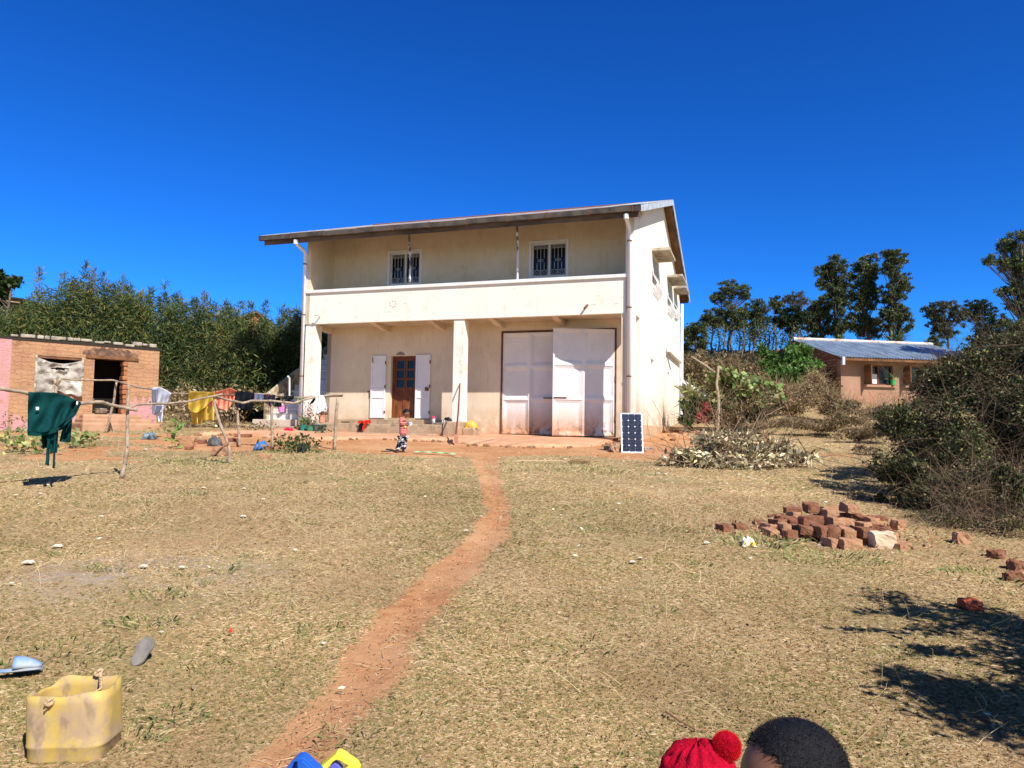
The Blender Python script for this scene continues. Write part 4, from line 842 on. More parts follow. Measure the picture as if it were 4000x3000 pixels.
# --- bamboo thicket behind the hut: one dense mass, with the tall plumes standing out of it as plants of their own
tops = [(-300, 1230), (0, 1235), (100, 1190), (180, 1150), (260, 1130), (330, 1095), (420, 1130), (500, 1140), (600, 1180), (700, 1185), (800, 1200), (900, 1225), (985, 1262), (1060, 1275), (1120, 1235), (1180, 1225), (1300, 1240), (1450, 1260)]
def topy(px): return np.interp(px, [t[0] for t in tops], [t[1] for t in tops])
C_ = []; K_ = []; DD = []
for i in range(640):
    px = RNG.uniform(-260, 1360); Y = (RNG.uniform(29.3, 35.5) if i % 2 else RNG.uniform(29.0, 31.0))-2.6*float(ss(780, 900, px)*(1-ss(980, 1050, px))); low = .4*float(ss(820, 900, px)*(1-ss(980, 1050, px)))
    pt = atY(px, topy(px)+RNG.uniform(-22, 95), Y); zg = gz(pt.x, pt.y); hgt_ = pt.z-zg
    m_ = 300; t = RNG.random(m_)**.72; rr = .56*(1-t**1.5)+.05
    C_.append(np.stack([pt.x+RNG.normal(size=m_)*rr, pt.y+RNG.normal(size=m_)*rr, zg+.1+low+t*(hgt_-low)], 1))
    K_.append(pal(BAMB if RNG.random() > .12 else [(.22, .19, .05), (.17, .16, .04)], m_)*RNG.uniform(.75, 1.25))
C_ = np.concatenate(C_); K_ = np.clip(np.concatenate(K_), .003, 1)
d_ = RNG.normal(size=(len(C_), 3)); d_[:, 2] += .25
th = npmesh('bamboo_thicket', leafverts(C_, .20, .16, dirs=d_), 4, leafm, None, K_)
tag(th, 'dense dark green bamboo thicket behind the mud-brick hut', 'bamboo', kind='stuff')
culm = M('bamboo_culm', (.16, .17, .06), (.26, .22, .09), scale=3, rough=.6)
PLB = ['tall yellowish bamboo plume standing alone nearest the left edge', 'wispy green bamboo plume right of the yellowish one', 'highest bamboo plume, tall over the hut roof', 'pale bamboo plume leaning just right of the highest one', 'slim bamboo plume between the highest one and the dark one', 'dark tall bamboo plume over the hut doorway', 'shorter bamboo plume hugging the dark one', 'low thin bamboo plume over the hut right corner', 'tall lone bamboo plume just right of the hut corner', 'small bamboo plume right of the tall lone one', 'slender bamboo plume left of the broad middle one', 'broad yellowish bamboo plume midway between hut and big house', 'bamboo plume over the grey roof behind, leftmost there', 'small bamboo plume standing before the grey roof', 'bamboo plume at the peak of the brick gable', 'curved bamboo plume right of the brick gable', 'bamboo plume between brick gable and big house', 'last bamboo plume, closest to the big house']
for i, (px, py) in enumerate([(155, 1049), (250, 1065), (336, 1027), (362, 1045), (404, 1070), (483, 1079), (510, 1114), (591, 1130), (648, 1100), (689, 1141), (765, 1168), (803, 1144), (887, 1176), (941, 1179), (982, 1180), (1038, 1176), (1104, 1195), (1160, 1203)]):
    Y = 30.0+RNG.uniform(-.5, 1.5)-(2.0 if 850 < px < 1000 else 0); T = atY(px, py, Y); zg = gz(T.x, T.y); r_ = empty('bamboo_plant', (T.x, T.y, zg), 0, PLB[i], 'bamboo', 'bamboo plumes above the thicket')
    h_ = T.z-zg; bx = RNG.uniform(-.25, .25)
    cp = [Vector((bx*math.sin(t*1.6)*1.3-bx*1.3*math.sin(1.6), 0, h_*t)) for t in np.linspace(0, 1, 8)]
    MB().tube(cp, [.022*(1-.8*k/7) for k in range(8)], 5).build('culm', culm, r_, smooth=True)
    n = 420; t = 1-RNG.random(n)**1.1*.6; cx = np.interp(t, np.linspace(0, 1, 8), [p.x for p in cp]); rr = .05+.62*(1-t)**.9
    c = np.stack([cx+RNG.normal(size=n)*rr*.75, RNG.normal(size=n)*rr*.6, t*h_-RNG.random(n)*.05], 1)
    dd = RNG.normal(size=(n, 3))*.8+[0, 0, .7]
    yl = i in (0, 3, 11)
    npmesh('leaves', leafverts(c, .22, .13, dirs=dd), 4, leafm, r_, pal([(.20, .17, .05), (.14, .13, .04)] if yl else BAMB, n))
    nb_ = 26; tt = .5+.48*RNG.random(nb_); A = np.stack([np.interp(tt, np.linspace(0, 1, 8), [p.x for p in cp]), tt*0, tt*h_], 1); dB = RNG.normal(size=(nb_, 3))*[.3, .25, .1]+[0, 0, .3]
    npmesh('branches', twigverts(A, A+dB*(.4+1.2*(1-tt))[:, None], .006), 4, culm, r_)
# houses glimpsed behind the bamboo
c = atY(1000, 1212, 52); bh = empty('brick_house', (c.x, c.y, gz(c.x, c.y)), .15, 'red brick gable of a distant house with a grey roof, half hidden by the bamboo', 'house'); zz = c.z-gz(c.x, c.y)
MB().prism([(-1.5, -2), (1.5, -2), (1.5, zz-1.3), (.1, zz-.15), (-1.5, zz-1.5)], lambda p, z, s: (p, s*6, z)).build('gable_wall', gb, bh)
MB().prism([(-4.5, zz-2.2), (-1.2, zz-.6), (.1, zz), (1.75, zz-1.45), (1.75, zz-1.6), (.1, zz-.2), (-1.2, zz-.8)], lambda p, z, s: (p, -.25+s*7, z)).build('roof', M('grey_thatch', (.13, .125, .12), (.08, .075, .07), scale=6, rough=1, bump=.5), bh)
MB().box(-4.3, -1.5, .2, 6, -2, zz-1.8).build('side_wall', gb, bh)
c = atY(60, 1160, 40); fh = empty('timber_house', (c.x, c.y, gz(c.x, c.y)), .0, 'brown timber house end with a pale eave board at the left edge of the photo', 'house'); zz = c.z-gz(c.x, c.y)
MB().prism([(-3.5, 0), (.2, 0), (.2, zz-.35), (-3.5, zz+.15)], lambda p, z, s: (p, s*4, z)).build('wall', dwood, fh)
MB().prism([(-3.5, zz+.1), (.6, zz-.42), (.6, zz-.28), (-3.5, zz+.24)], lambda p, z, s: (p, -.5+s*.1, z)).build('eave_board', M('pale_board', (.50, .38, .26), (.35, .26, .18), scale=4), fh)
MB().prism([(-3.6, zz+.26), (.8, zz-.26), (.8, zz-.16), (-3.6, zz+.36)], lambda p, z, s: (p, -.6+s*5, z)).build('roof', M('dark_roof', (.04, .035, .035)), fh)
MB().box(-3.0, .0, -.06, .0, zz-.95, zz-.7).build('rail_board', M('pale_board', (0, 0, 0)), fh)
tree('broadleaf_tree', 'dark broadleaf tree above the timber house at the left edge', 0, 1400, 38, [(-10, 1120, 50, 55), (45, 1100, 28, 22), (-60, 1150, 70, 70)], 3500, .30, GREENS, .14, cat='tree', aspect=.6)
# --- eucalyptus and other trees on the rise at the right
E_ = 'eucalyptus trees on the rise behind the houses'
EUC = [(.060, .085, .030), (.085, .110, .038), (.042, .062, .022), (.13, .14, .055)]
TT = [
 ('low bushy tree directly right of the big house', 2715, 1400, 60, [(2710, 1330, 45, 50), (2725, 1285, 35, 22), (2690, 1290, 22, 25), (2740, 1345, 20, 28)], 5200, .24),
 ('tall open-topped eucalyptus, first from the big house', 2845, 1395, 68, [(2850, 1125, 48, 26), (2895, 1140, 40, 24), (2800, 1165, 26, 22), (2840, 1160, 45, 20), (2905, 1160, 22, 12)], 5200, .22),
 ('eucalyptus with low rounded crown and thin bare trunk beside the tallest open one', 2787, 1370, 66, [(2780, 1240, 42, 30), (2810, 1265, 28, 22), (2765, 1250, 26, 20)], 3600, .22),
 ('eucalyptus with wide double crown above three thin trunks', 2862, 1385, 64, [(2860, 1215, 48, 36), (2890, 1255, 36, 28), (2830, 1245, 36, 28), (2845, 1275, 26, 20)], 5000, .22),
 ('round-crowned eucalyptus in the middle of the row', 2935, 1385, 66, [(2955, 1205, 44, 36), (2925, 1220, 28, 26), (2980, 1235, 26, 36), (2950, 1255, 42, 32), (2945, 1300, 26, 30)], 5600, .22),
 ('small round treetop showing over the row of eucalyptus', 3030, 1330, 74, [(3031, 1180, 27, 20), (3018, 1192, 20, 14), (3048, 1190, 14, 16)], 1500, .22),
 ('thin brownish umbrella-shaped treetop above the dark crown', 3110, 1330, 76, [(3110, 1160, 45, 18), (3080, 1172, 22, 12), (3145, 1178, 20, 14), (3110, 1185, 30, 12)], 1600, .22),
 ('very dark dense-crowned tree left of the tallest pair', 3060, 1370, 66, [(3075, 1240, 45, 42), (3110, 1235, 44, 40), (3040, 1240, 32, 36), (3090, 1275, 40, 22), (3140, 1250, 22, 32)], 8600, .22),
 ('tall full eucalyptus rising over the cottage ridge', 3262, 1400, 58, [(3265, 1045, 48, 38), (3225, 1070, 38, 40), (3285, 1090, 40, 40), (3240, 1120, 52, 42), (3290, 1150, 36, 48), (3255, 1180, 40, 46), (3290, 1250, 30, 50), (3275, 1290, 34, 40)], 11000, .24),
 ('dark shaggy tree between the dense crown and the tall eucalyptus', 3210, 1400, 57, [(3200, 1200, 36, 40), (3180, 1240, 34, 50), (3215, 1270, 36, 56), (3180, 1300, 30, 34)], 6500, .24),
 ('tall dark narrow eucalyptus with visible pale trunk behind the cottage roof', 3388, 1420, 54, [(3395, 1025, 38, 30), (3355, 1055, 32, 34), (3405, 1065, 32, 40), (3375, 1110, 46, 40), (3360, 1160, 42, 46), (3410, 1150, 32, 40), (3375, 1230, 52, 56), (3345, 1270, 28, 40), (3400, 1290, 40, 34)], 12000, .24),
 ('tall layered tree with separate rounded foliage tiers behind the cottage', 3490, 1420, 52, [(3480, 1000, 44, 22), (3512, 1020, 26, 16), (3475, 1045, 34, 26), (3520, 1085, 34, 24), (3535, 1118, 26, 20), (3480, 1125, 34, 24), (3490, 1165, 36, 30), (3505, 1225, 40, 36), (3520, 1265, 34, 40), (3465, 1250, 36, 50)], 12000, .22),
 ('loose drooping tree right of the palm clump beyond the roof', 3700, 1420, 52, [(3650, 1215, 36, 34), (3690, 1200, 44, 30), (3735, 1240, 30, 34), (3660, 1265, 34, 30), (3700, 1290, 50, 34), (3760, 1225, 22, 26)], 7000, .20),
 ('dark flat-topped pine standing alone between the lighter crowns', 3816, 1400, 60, [(3822, 1190, 46, 22), (3795, 1215, 30, 22), (3850, 1215, 30, 22), (3820, 1235, 42, 18)], 7000, .16),
 ('thin feathery tree low beside the dark pine', 3860, 1420, 46, [(3870, 1290, 55, 40), (3900, 1270, 40, 40), (3840, 1320, 46, 40)], 3800, .20),
 ('large near tree entering from the right edge of the photo', 4020, 1480, 32, [(3990, 935, 60, 34), (3950, 960, 40, 32), (3885, 1015, 40, 22), (3945, 1030, 50, 34), (4000, 1040, 60, 60), (3930, 1140, 34, 18), (3975, 1120, 44, 36), (3985, 1190, 40, 34), (4060, 1000, 70, 90), (4070, 1150, 80, 90), (4000, 1300, 60, 50), (4080, 1300, 80, 80)], 13000, .17),
 ('dark rounded tree low at the right edge over the big bush', 3990, 1480, 30, [(3980, 1290, 70, 50), (3930, 1330, 60, 40), (4050, 1300, 60, 70)], 6000, .15),
 ('small conical bush at the cottage ridge end', 3640, 1400, 44, [(3648, 1350, 30, 22), (3645, 1325, 14, 16)], 1500, .16)]
for (lb, bx, by, Y, bl, n, lf) in TT:
    pine = 'pine' in lb; nm = 'pine_tree' if pine else 'eucalyptus_tree' if 'eucalyptus' in lb else 'leafy_tree'
    cols = [(.018, .036, .014), (.026, .046, .018)] if pine or 'very dark' in lb else [(.10, .085, .05), (.06, .07, .035)] if 'brownish' in lb else [(.07, .085, .05), (.09, .10, .06), (.05, .06, .03)] if 'thin feathery' in lb or 'loose' in lb else EUC
    tree(nm, lb, bx, by, Y, bl, int(n*1.6), lf*.72, cols, .12, k=30, f=.24, bend=1)
for i in range(16):     # thin far stems of the row
    px = sorted([2800, 2826, 2880, 2905, 2920, 2960, 2985, 3005, 3020, 3058, 3088, 3100, 3128, 3150, 2760, 2893])[i]; Y = 62+random.uniform(0, 8); T = atY(px, 1262, Y); B = atY(px+random.uniform(-15, 15), 1400, Y)
    z0 = gz(B.x, B.y); s_ = empty('young_eucalyptus', (B.x, B.y, z0), 0, '%s slender wispy young eucalyptus from the left in the far row' % 'first second third fourth fifth sixth seventh eighth ninth tenth eleventh twelfth thirteenth fourteenth fifteenth sixteenth'.split()[i], 'tree', 'slender stems in the far row')
    MB().tube([(0, 0, 0), ((T.x-B.x)*.4+.2, 0, (T.z-z0)*.5), (T.x-B.x, 0, T.z-z0)], [.09, .07, .03], 5).build('trunk', trunkm, s_)
    n = 260; t = RNG.random(n); c = np.stack([(T.x-B.x)*t+RNG.normal(size=n)*.4, RNG.normal(size=n)*.4, (T.z-z0)*(.25+.75*t)], 1)
    npmesh('crown', leafverts(c, .2, .4), 4, leafm, s_, pal(EUC, n))
# far low scrub along the skyline
def ribbon(name, label, px0, px1, yt, yb, Y0, Y1, n, leaf, cols, cat='scrub', kind='stuff'):
    px = RNG.uniform(px0, px1, n); Y = RNG.uniform(Y0, Y1, n); yy = np.interp(px, np.linspace(px0, px1, len(yt)), yt)+18*np.sin(px*.05)+12*np.sin(px*.13+1); t = RNG.random(n)**.8
    P = np.array([atY(a, b, c) for a, b, c in zip(px, yy+(yb-yy)*(1-t), Y)]); P[:, 2] = np.maximum(P[:, 2], H(P[:, 0], P[:, 1])+.02)
    o = npmesh(name, leafverts(P, leaf, .5), 4, leafm, None, pal(cols, n)*(.7+.6*(.5+.5*np.sin(px*.11+Y*1.7)))[:, None]); tag(o, label, cat, kind=kind); return o
ribbon('far_scrub', 'dark scrub along the skyline under the eucalyptus row', 2650, 4100, [1385, 1395, 1385, 1375, 1400, 1390, 1380], 1460, 48, 72, 15000, .30, [(.05, .06, .025), (.08, .075, .035), (.10, .075, .04)])
ribbon('dry_scrub', 'reddish brown dry scrub bank right of the big house', 2640, 3300, [1392, 1400, 1420, 1450, 1470], 1580, 33, 41, 26000, .17, [(.15, .095, .05), (.22, .15, .08), (.10, .085, .035), (.12, .11, .04), (.28, .19, .10)])
ribbon('bank_weeds', 'dry weeds on the bank between bamboo and stair', 600, 1180, [1510, 1520, 1530, 1530], 1600, 26, 31, 9000, .12, DRYP+[(.10, .12, .04)])
# spiky rosette palms behind the cottage
for px, py, rr, lb in ((3497, 1350, 95, 'large spiky rosette palm above the middle of the cottage ridge'), (3284, 1350, 62, 'pale spiky rosette plant above the left end of the cottage ridge'), (3010, 1420, 60, 'spiky rosette plant among the green shrubs left of the cottage')):
    Y = 44 if px > 3100 else 36; B = atY(px, py, Y); zg = gz(B.x, B.y); e = empty('rosette_palm', (B.x, B.y, zg), 0, lb, 'palm'); h_ = B.z-zg
    MB().tube([(0, 0, -.1), (0, 0, h_)], [.16, .12], 8).build('trunk', trunkm, e)
    n = 70; mb = MB()
    for i in range(n):
        a_ = random.uniform(0, 6.28); el = random.uniform(-.15, 1.35); L_ = rr/F*Y*random.uniform(.8, 1.1); d = Vector((math.cos(a_)*math.cos(el), math.sin(a_)*math.cos(el), math.sin(el))); s_ = d.cross(Vector((0, 0, 1))).normalized()*.05
        o_ = Vector((0, 0, h_)); m_ = o_+d*L_*.55+Vector((0, 0, .05)); t_ = o_+d*L_-Vector((0, 0, .12*L_)); mb.add([o_-s_*.5, o_+s_*.5, m_+s_, t_, m_-s_], [(0, 1, 2, 4), (4, 2, 3)])
    mb.build('fronds', M('palm_frond', (.13, .17, .06) if px != 3284 else (.2, .25, .1), (.06, .09, .03), scale=3, rough=.5), e, weld=False)
# shrubs and tangles right of the house
bush('shrub', 'bright green broad-leaved shrub in front of the brick gable', [(3020, 1420, 50, 50, 31.5), (3090, 1400, 60, 55, 31), (3140, 1380, 34, 46, 31), (3110, 1450, 80, 60, 30.5), (3050, 1470, 70, 50, 30.5), (2985, 1370, 26, 30, 32), (3160, 1440, 40, 40, 30.5)], 12000, .16, [(.075, .16, .03), (.10, .20, .04), (.05, .11, .025), (.14, .24, .06)], 40, cat='shrub', lift=1)
vine = [(.17, .26, .07), (.26, .34, .12), (.10, .16, .05), (.30, .28, .12), (.20, .13, .07)]
bush('vine_mound', 'mound of trailing vines with large pale green leaves beside the wooden stake', [(2890, 1545, 140, 100, 26.3), (2830, 1600, 90, 80, 26), (2990, 1530, 70, 90, 26.2), (2860, 1480, 110, 50, 26.5)], 2700, .19, vine, 500, .008, k=9, aspect=.85, cat='vines', twl=.6)
bush('vine_mound', 'brown thicket of dead stems behind the trailing vines', [(2880, 1560, 170, 120, 27), (2760, 1560, 90, 90, 27.5), (2980, 1590, 120, 90, 26.4), (2850, 1620, 120, 60, 25.8)], 20000, .10, [(.13, .085, .045), (.20, .13, .07), (.08, .075, .03), (.26, .18, .10)], 700, .007, cat='thicket', twl=.6)
bush('dry_tangle', 'high tangle of dry brown creepers between the vines and the cottage', [(3020, 1560, 80, 110, 27), (3100, 1590, 120, 80, 27.5), (3210, 1530, 90, 90, 28), (3240, 1590, 80, 60, 28), (3170, 1480, 40, 50, 29)], 15000, .10, DRYP, 2400, .007, cat='thicket', twl=.55, tcol=M('dry_creeper', (.36, .26, .15), (.24, .16, .09), scale=2, rough=.9))
bush('dry_tangle', 'low dry weeds trailing down the bank in front of the creepers', [(3080, 1660, 120, 24, 25), (3230, 1660, 120, 26, 25), (3320, 1700, 90, 26, 22), (3380, 1770, 60, 30, 18)], 7000, .08, DRYP, 1200, .005, cat='weeds', twl=.3, tcol=M('dry_creeper', (0, 0, 0)))
bush('dry_tangle', 'dry weedy bank rising in front of the salmon cottage', [(3330, 1600, 90, 40, 27, 1), (3430, 1610, 120, 40, 26, 1), (3560, 1600, 120, 50, 25, 1), (3400, 1680, 120, 30, 22, 1), (3300, 1640, 80, 30, 24, 1)], 9000, .10, DRYP+[(.10, .12, .04)], 900, .006, cat='weeds', twl=.6, tcol=M('dry_creeper', (0, 0, 0)))
bush('flower_bush', 'small bush with crimson flowers beside the rear downpipe', [(2760, 1610, 30, 46, 25.5), (2735, 1640, 26, 30, 25.4)], 1300, .10, [(.42, .03, .06), (.55, .06, .10), (.12, .08, .04), (.30, .05, .05)], 60, cat='bush')
bush('leafy_bush', 'dark green leafy bush at the foot of the house side wall', [(2690, 1610, 40, 60, 25.6), (2670, 1650, 24, 30, 25.2), (2720, 1580, 30, 30, 26)], 2600, .12, GREENS+[(.09, .14, .04)], 80, cat='bush')
bush('maize_plant', 'drying maize plant with arching yellow leaves by the diagonal white pipe', [(2690, 1540, 26, 30, 26.5), (2720, 1560, 22, 24, 26.5)], 130, .55, [(.30, .30, .12), (.20, .24, .08), (.38, .32, .18)], 0, aspect=.14, cat='plant')
stick('wooden_stake', [(2806, 1430, 25), (2800, 1500, 25), (2808, 1570, 25), (2805, 1690, 25)], .05, .07, 'pale upright wooden stake standing in the vines', cat='stake', knots=5)
stick('wooden_pole', [(2700, 1392, 30), (2752, 1425, 29.5), (2790, 1452, 29)], .04, .05, 'dark slanting pole sticking out of the scrub above the vines', cat='pole')
# --- big dark bush at the right
HB = [(3640, 1760, 190, 280, 11.0, 1.2), (3820, 1640, 240, 300, 12.2, 1.4), (3980, 1560, 220, 330, 12.0, 1.5), (3520, 1880, 120, 170, 10.4, .9), (3700, 1960, 220, 150, 9.9, .9), (3900, 1980, 260, 190, 9.4, 1.0), (4150, 1800, 260, 420, 10.5, 1.5), (3540, 1640, 90, 120, 12.4, .8), (3890, 1380, 110, 120, 13.0, .8), (4120, 1400, 180, 200, 12.5, 1), (3650, 1500, 90, 90, 12.6, .6), (3760, 1420, 90, 100, 12.9, .6), (3480, 1640, 70, 60, 11.6, .5)]
OLV = [(.034, .048, .012), (.052, .070, .018), (.024, .036, .010), (.10, .11, .032), (.055, .038, .017), (.19, .18, .07), (.04, .028, .014), (.045, .062, .018)]
bb = bush('big_bush', 'big tangled dark green bush filling the right side of the yard', HB, 120000, .052, OLV, 3600, .0028, k=26, f=.30, twl=.8, aspect=.55, shell=.1, cat='bush', tcol=M('bush_twig', (.22, .15, .09), (.08, .05, .03), scale=2, rough=.9), lift=.15, mat=bushleafm)
bush('low_brush', 'bare brown brushwood at the foot of the big bush', [(3760, 2040, 200, 60, 8.9, .6), (3960, 2060, 160, 70, 8.4, .6), (3860, 1960, 240, 70, 9.2, .5)], 5000, .035, DRYP+OLV, 900, .0028, k=10, twl=.6, cat='brushwood', tcol=M('bush_twig', (0, 0, 0)), lift=.2)
# tree just outside the right edge, whose shadow falls across the lower right corner
nt_ = [(3.3, 1.5, 1.95, .6, .6, .5), (3.4, 2.0, 1.55, .45, .45, .3), (3.5, 2.6, 2.35, .6, .6, .35), (3.5, 3.5, 1.9, .5, .14, .10), (3.3, 3.9, 1.9, .40, .12, .08), (3.6, 4.3, 1.9, .45, .14, .10), (3.75, 2.75, 1.95, .75, .7, .55), (4.3, 3.2, 2.1, .9, .8, .6), (3.6, 2.3, 1.5, .6, .6, .45), (4.2, 3.9, 2.3, .7, .6, .45), (4.6, 2.4, 1.7, .9, .8, .7), (4.7, 4.0, 1.5, .7, .6, .7)]
bush('overhanging_shrub', 'leafy shrub just beyond the right edge that shades the corner of the lawn', [(b[0]+.08, b[1]-.32)+b[2:] for b in nt_], 13000, .08, OLV, 900, .005, k=10, f=.36, twl=.3, cat='shrub', base=(4.4, 3.0))

# --- heap of cut leafy branches
cutp = [(.62, .56, .34), (.74, .68, .46), (.44, .39, .22), (.26, .22, .11), (.60, .48, .30), (.15, .10, .05), (.34, .24, .14)]
lp = [(2830, 1742, 180, 58, 15.4, .8), (2950, 1755, 150, 46, 15.6, .7), (2900, 1715, 90, 36, 15.7, .4), (3080, 1790, 110, 26, 15.2, .6), (2700, 1785, 160, 30, 15.0, .6), (2860, 1800, 230, 28, 14.9, .6), (2820, 1710, 90, 26, 15.8, .4)]
bush('branch_heap', 'heap of cut branches with curled pale leaves at the corner of the yard', lp, 4600, .15, cutp, 330, .009, k=8, f=.5, aspect=.42, cat='branches', mat=dryleafm, twl=1.1, lift=.0, droop=.2)

# ================================================================== GRASS AND LITTER (uncountable)
def field(n, y0, y1, marg=.9):
    Y = np.sqrt(RNG.random(n)*(y1**2-y0**2)+y0**2); X = (RNG.random(n)*2-1)*(.72*Y+marg); return X, Y
def greenness(X, Y): return np.clip(.5+.55*wob(X, Y, .8, 1.3)+.35*wob(X, Y, 2.7, 4)+.25*ss(7, 3.5, Y)*0+.22*(1-ss(-2.5, .5, X))*(1-ss(5, 8, Y)), 0, 1)
def blades(n, y0, y1, ln, wd, flat=.75, keepd=.75):
    X, Y = field(n, y0, y1); d = dirt(X, Y)+.95*np.clip(ash(X, Y), 0, 1); pd = pathd(X, Y)
    keep = RNG.random(n) > np.clip(d*1.25, 0, .985); keep &= RNG.random(n) < np.clip(.90+.7*wob(X, Y, 3.1, 7)+.5*wob(X, Y, 1.1, 21), .12, 1)
    X, Y = X[keep], Y[keep]; n = len(X); Z = H(X, Y)-.004-.03*(1-ss(-.25, .05, pathd(X, Y)))
    gn = greenness(X, Y); isg = RNG.random(n) < np.clip(gn-.15, 0, 1)*.36
    az = RNG.uniform(0, 6.283, n)+1.5*wob(X, Y, 1.7, 3); tilt = np.abs(RNG.normal(size=n))*.17+np.where(isg, .4, .07)*RNG.random(n); tilt = np.clip(tilt, .03, 1.4)
    L_ = ln*(.35+RNG.random(n)*1.1); w = wd*(.6+.8*RNG.random(n))
    dx, dy = np.cos(az), np.sin(az); b = np.stack([X, Y, Z], 1); side = np.stack([-dy, dx, np.zeros(n)], 1)*w[:, None]*.5
    hi = np.stack([dx*np.cos(tilt), dy*np.cos(tilt), np.sin(tilt)], 1); mid = b+hi*(L_*.55)[:, None]+[0, 0, .004]
    tip = mid+np.stack([dx, dy, np.sin(tilt*.3)*.7-.15], 1)*(L_*.45)[:, None]; tip[:, 2] = np.maximum(tip[:, 2], Z+.002)
    V = np.stack([b-side, b+side, mid+side*.8, tip, mid-side*.8], 1).reshape(-1, 3)
    straw = np.array([(.54, .375, .20), (.64, .475, .28), (.44, .29, .15), (.74, .59, .385), (.31, .185, .095), (.53, .38, .195)]); gr = np.array([(.30, .275, .10), (.36, .32, .125), (.25, .235, .08), (.42, .35, .16)])
    c = np.where(isg[:, None], gr[RNG.integers(0, 4, n)], straw[RNG.integers(0, 6, n)])*(.82+.36*RNG.random((n, 1)))
    tn = wob(X, Y, .45, 11)+.6*wob(X, Y, 1.6, 13); c = c*(.96+.20*tn)[:, None]; br = np.clip(1.3*wob(X, Y, .7, 17)+.8*wob(X, Y, 2.3, 5)-.10, 0, 1)[:, None]; c = c*(1-br*.62)+np.array([.36, .235, .135])*br*.62
    return V, np.clip(c*(.93+.16*wob(X, Y, .6, 9))[:, None], .003, 1)
parts = [blades(330000, 2.3, 4.2, .034, .0021), blades(330000, 4.2, 7, .040, .0032), blades(240000, 7, 11.5, .052, .0058), blades(140000, 11.5, 17.6, .065, .010), blades(70000, 17.6, 30, .10, .017)]
gm_ = M('dry_grass_blade', (0, 0, 0), vcol=True, rough=.8, spec=.15, trans=.30)
_n = gm_.node_tree.nodes; _l = gm_.node_tree.links; _g = _n.new('ShaderNodeNewGeometry'); _a = _n.new('ShaderNodeVectorMath'); _a.operation = 'MULTIPLY_ADD'; _a.inputs[1].default_value = (.42, .42, .42); _a.inputs[2].default_value = (.03, -.08, .72)
_m = _n.new('ShaderNodeVectorMath'); _m.operation = 'NORMALIZE'; _l.new(_g.outputs['Normal'], _a.inputs[0]); _l.new(_a.outputs[0], _m.inputs[0]); _l.new(_m.outputs[0], _n['Principled BSDF'].inputs['Normal'])
gv = np.concatenate([p[0] for p in parts]); gc = np.concatenate([p[1] for p in parts])
tag(npmesh('grass', gv, 5, gm_, None, gc), 'short matted dry grass with greener patches on both sides of the path', 'grass', kind='stuff')
# stalks standing taller
def stalks(n, y0, y1, h, r):
    X, Y = field(n, y0, y1); k = (dirt(X, Y) < .35) & (RNG.random(n) < np.clip(.35+.9*wob(X, Y, .9, 6), .05, 1)); X, Y = X[k], Y[k]; n = len(X); A = np.stack([X, Y, H(X, Y)], 1)
    B_ = A+unit(RNG.normal(size=(n, 3))*[1, 1, .35]+[0, 0, .55])*(h*(.4+RNG.random((n, 1)))); B_[:, 2] = np.maximum(B_[:, 2], A[:, 2]+.015); return twigverts(A, B_, r, bend=.12)
tag(npmesh('straw_stalks', np.concatenate([stalks(1500, 2.5, 6, .19, .0015), stalks(5200, 6, 12, .20, .0024), stalks(5200, 12, 20, .24, .0036)]), 4, M('straw_stalk', (.60, .48, .27), (.42, .31, .15), scale=1, rough=.8), None), 'loose pale straw stalks lying and standing in the lawn', 'straw', kind='stuff')
# green tufts
def tufts(spots):
    V = []; K = []
    for (x, y, r, n, h) in spots:
        n = int(n*.5); h *= .62; r *= 1.2
        a = RNG.uniform(0, 6.283, n); rr = r*np.sqrt(RNG.random(n)); X = x+np.cos(a)*rr*1.5; Y = y+np.sin(a)*rr; Z = H(X, Y); b = np.stack([X, Y, Z], 1)
        d = unit(np.stack([np.cos(a)+RNG.normal(size=n)*.5, np.sin(a)+RNG.normal(size=n)*.5, .5+RNG.random(n)], 1)); L_ = (h*(.5+RNG.random(n)))[:, None]; sd_ = unit(np.cross(d, [0, 0, 1.]))*.0012*max(1, y/4.5)
        m_ = b+d*L_*.6; t_ = m_+(d*[1, 1, .1])*L_*.5; V.append(np.stack([b-sd_, b+sd_, m_+sd_, t_, m_-sd_], 1).reshape(-1, 3)); K.append(pal([(.26, .29, .10), (.34, .36, .14), (.20, .24, .08), (.50, .44, .22), (.60, .48, .27)], n))
    return np.concatenate(V), np.concatenate(K)
sp = []
for px, py, r, n, h in ((660, 2810, .10, 160, .08), (350, 2700, .12, 160, .07), (800, 2620, .10, 120, .07), (1360, 2880, .10, 110, .08), (480, 2900, .1, 200, .09), (3000, 2110, .22, 500, .12), (3250, 2180, .3, 600, .10), (2960, 2130, .2, 300, .14), (560, 2440, .12, 200, .10), (620, 2330, .10, 160, .10), (880, 2240, .05, 30, .16),
        (1500, 1795, .5, 500, .10), (1250, 1790, .5, 500, .10), (2150, 1830, .7, 900, .10), (2350, 1840, .6, 700, .10), (900, 1830, .5, 300, .10), (430, 2230, .1, 90, .08), (1860, 1733, .3, 400, .07), (1930, 1742, .4, 300, .05), (1820, 1715, .25, 300, .09), (1180, 1700, .4, 400, .12), (1150, 1765, .35, 400, .16), (1130, 1730, .3, 300, .1), (760, 1810, .4, 400, .13), (700, 1800, .3, 200, .13), (3870, 2260, .25, 300, .12), (3150, 2330, .3, 200, .06), (1060, 2500, .2, 200, .07), (250, 2560, .2, 300, .08)):
    p = g(px, py); sp.append((p.x, p.y, r, n, h))
for i in range(150):
    X, Y = field(1, 3, 15); 
    if dirt(X, Y)[0] < .2: sp.append((X[0], Y[0], RNG.uniform(.04, .16), int(RNG.uniform(30, 110)), RNG.uniform(.05, .10)))
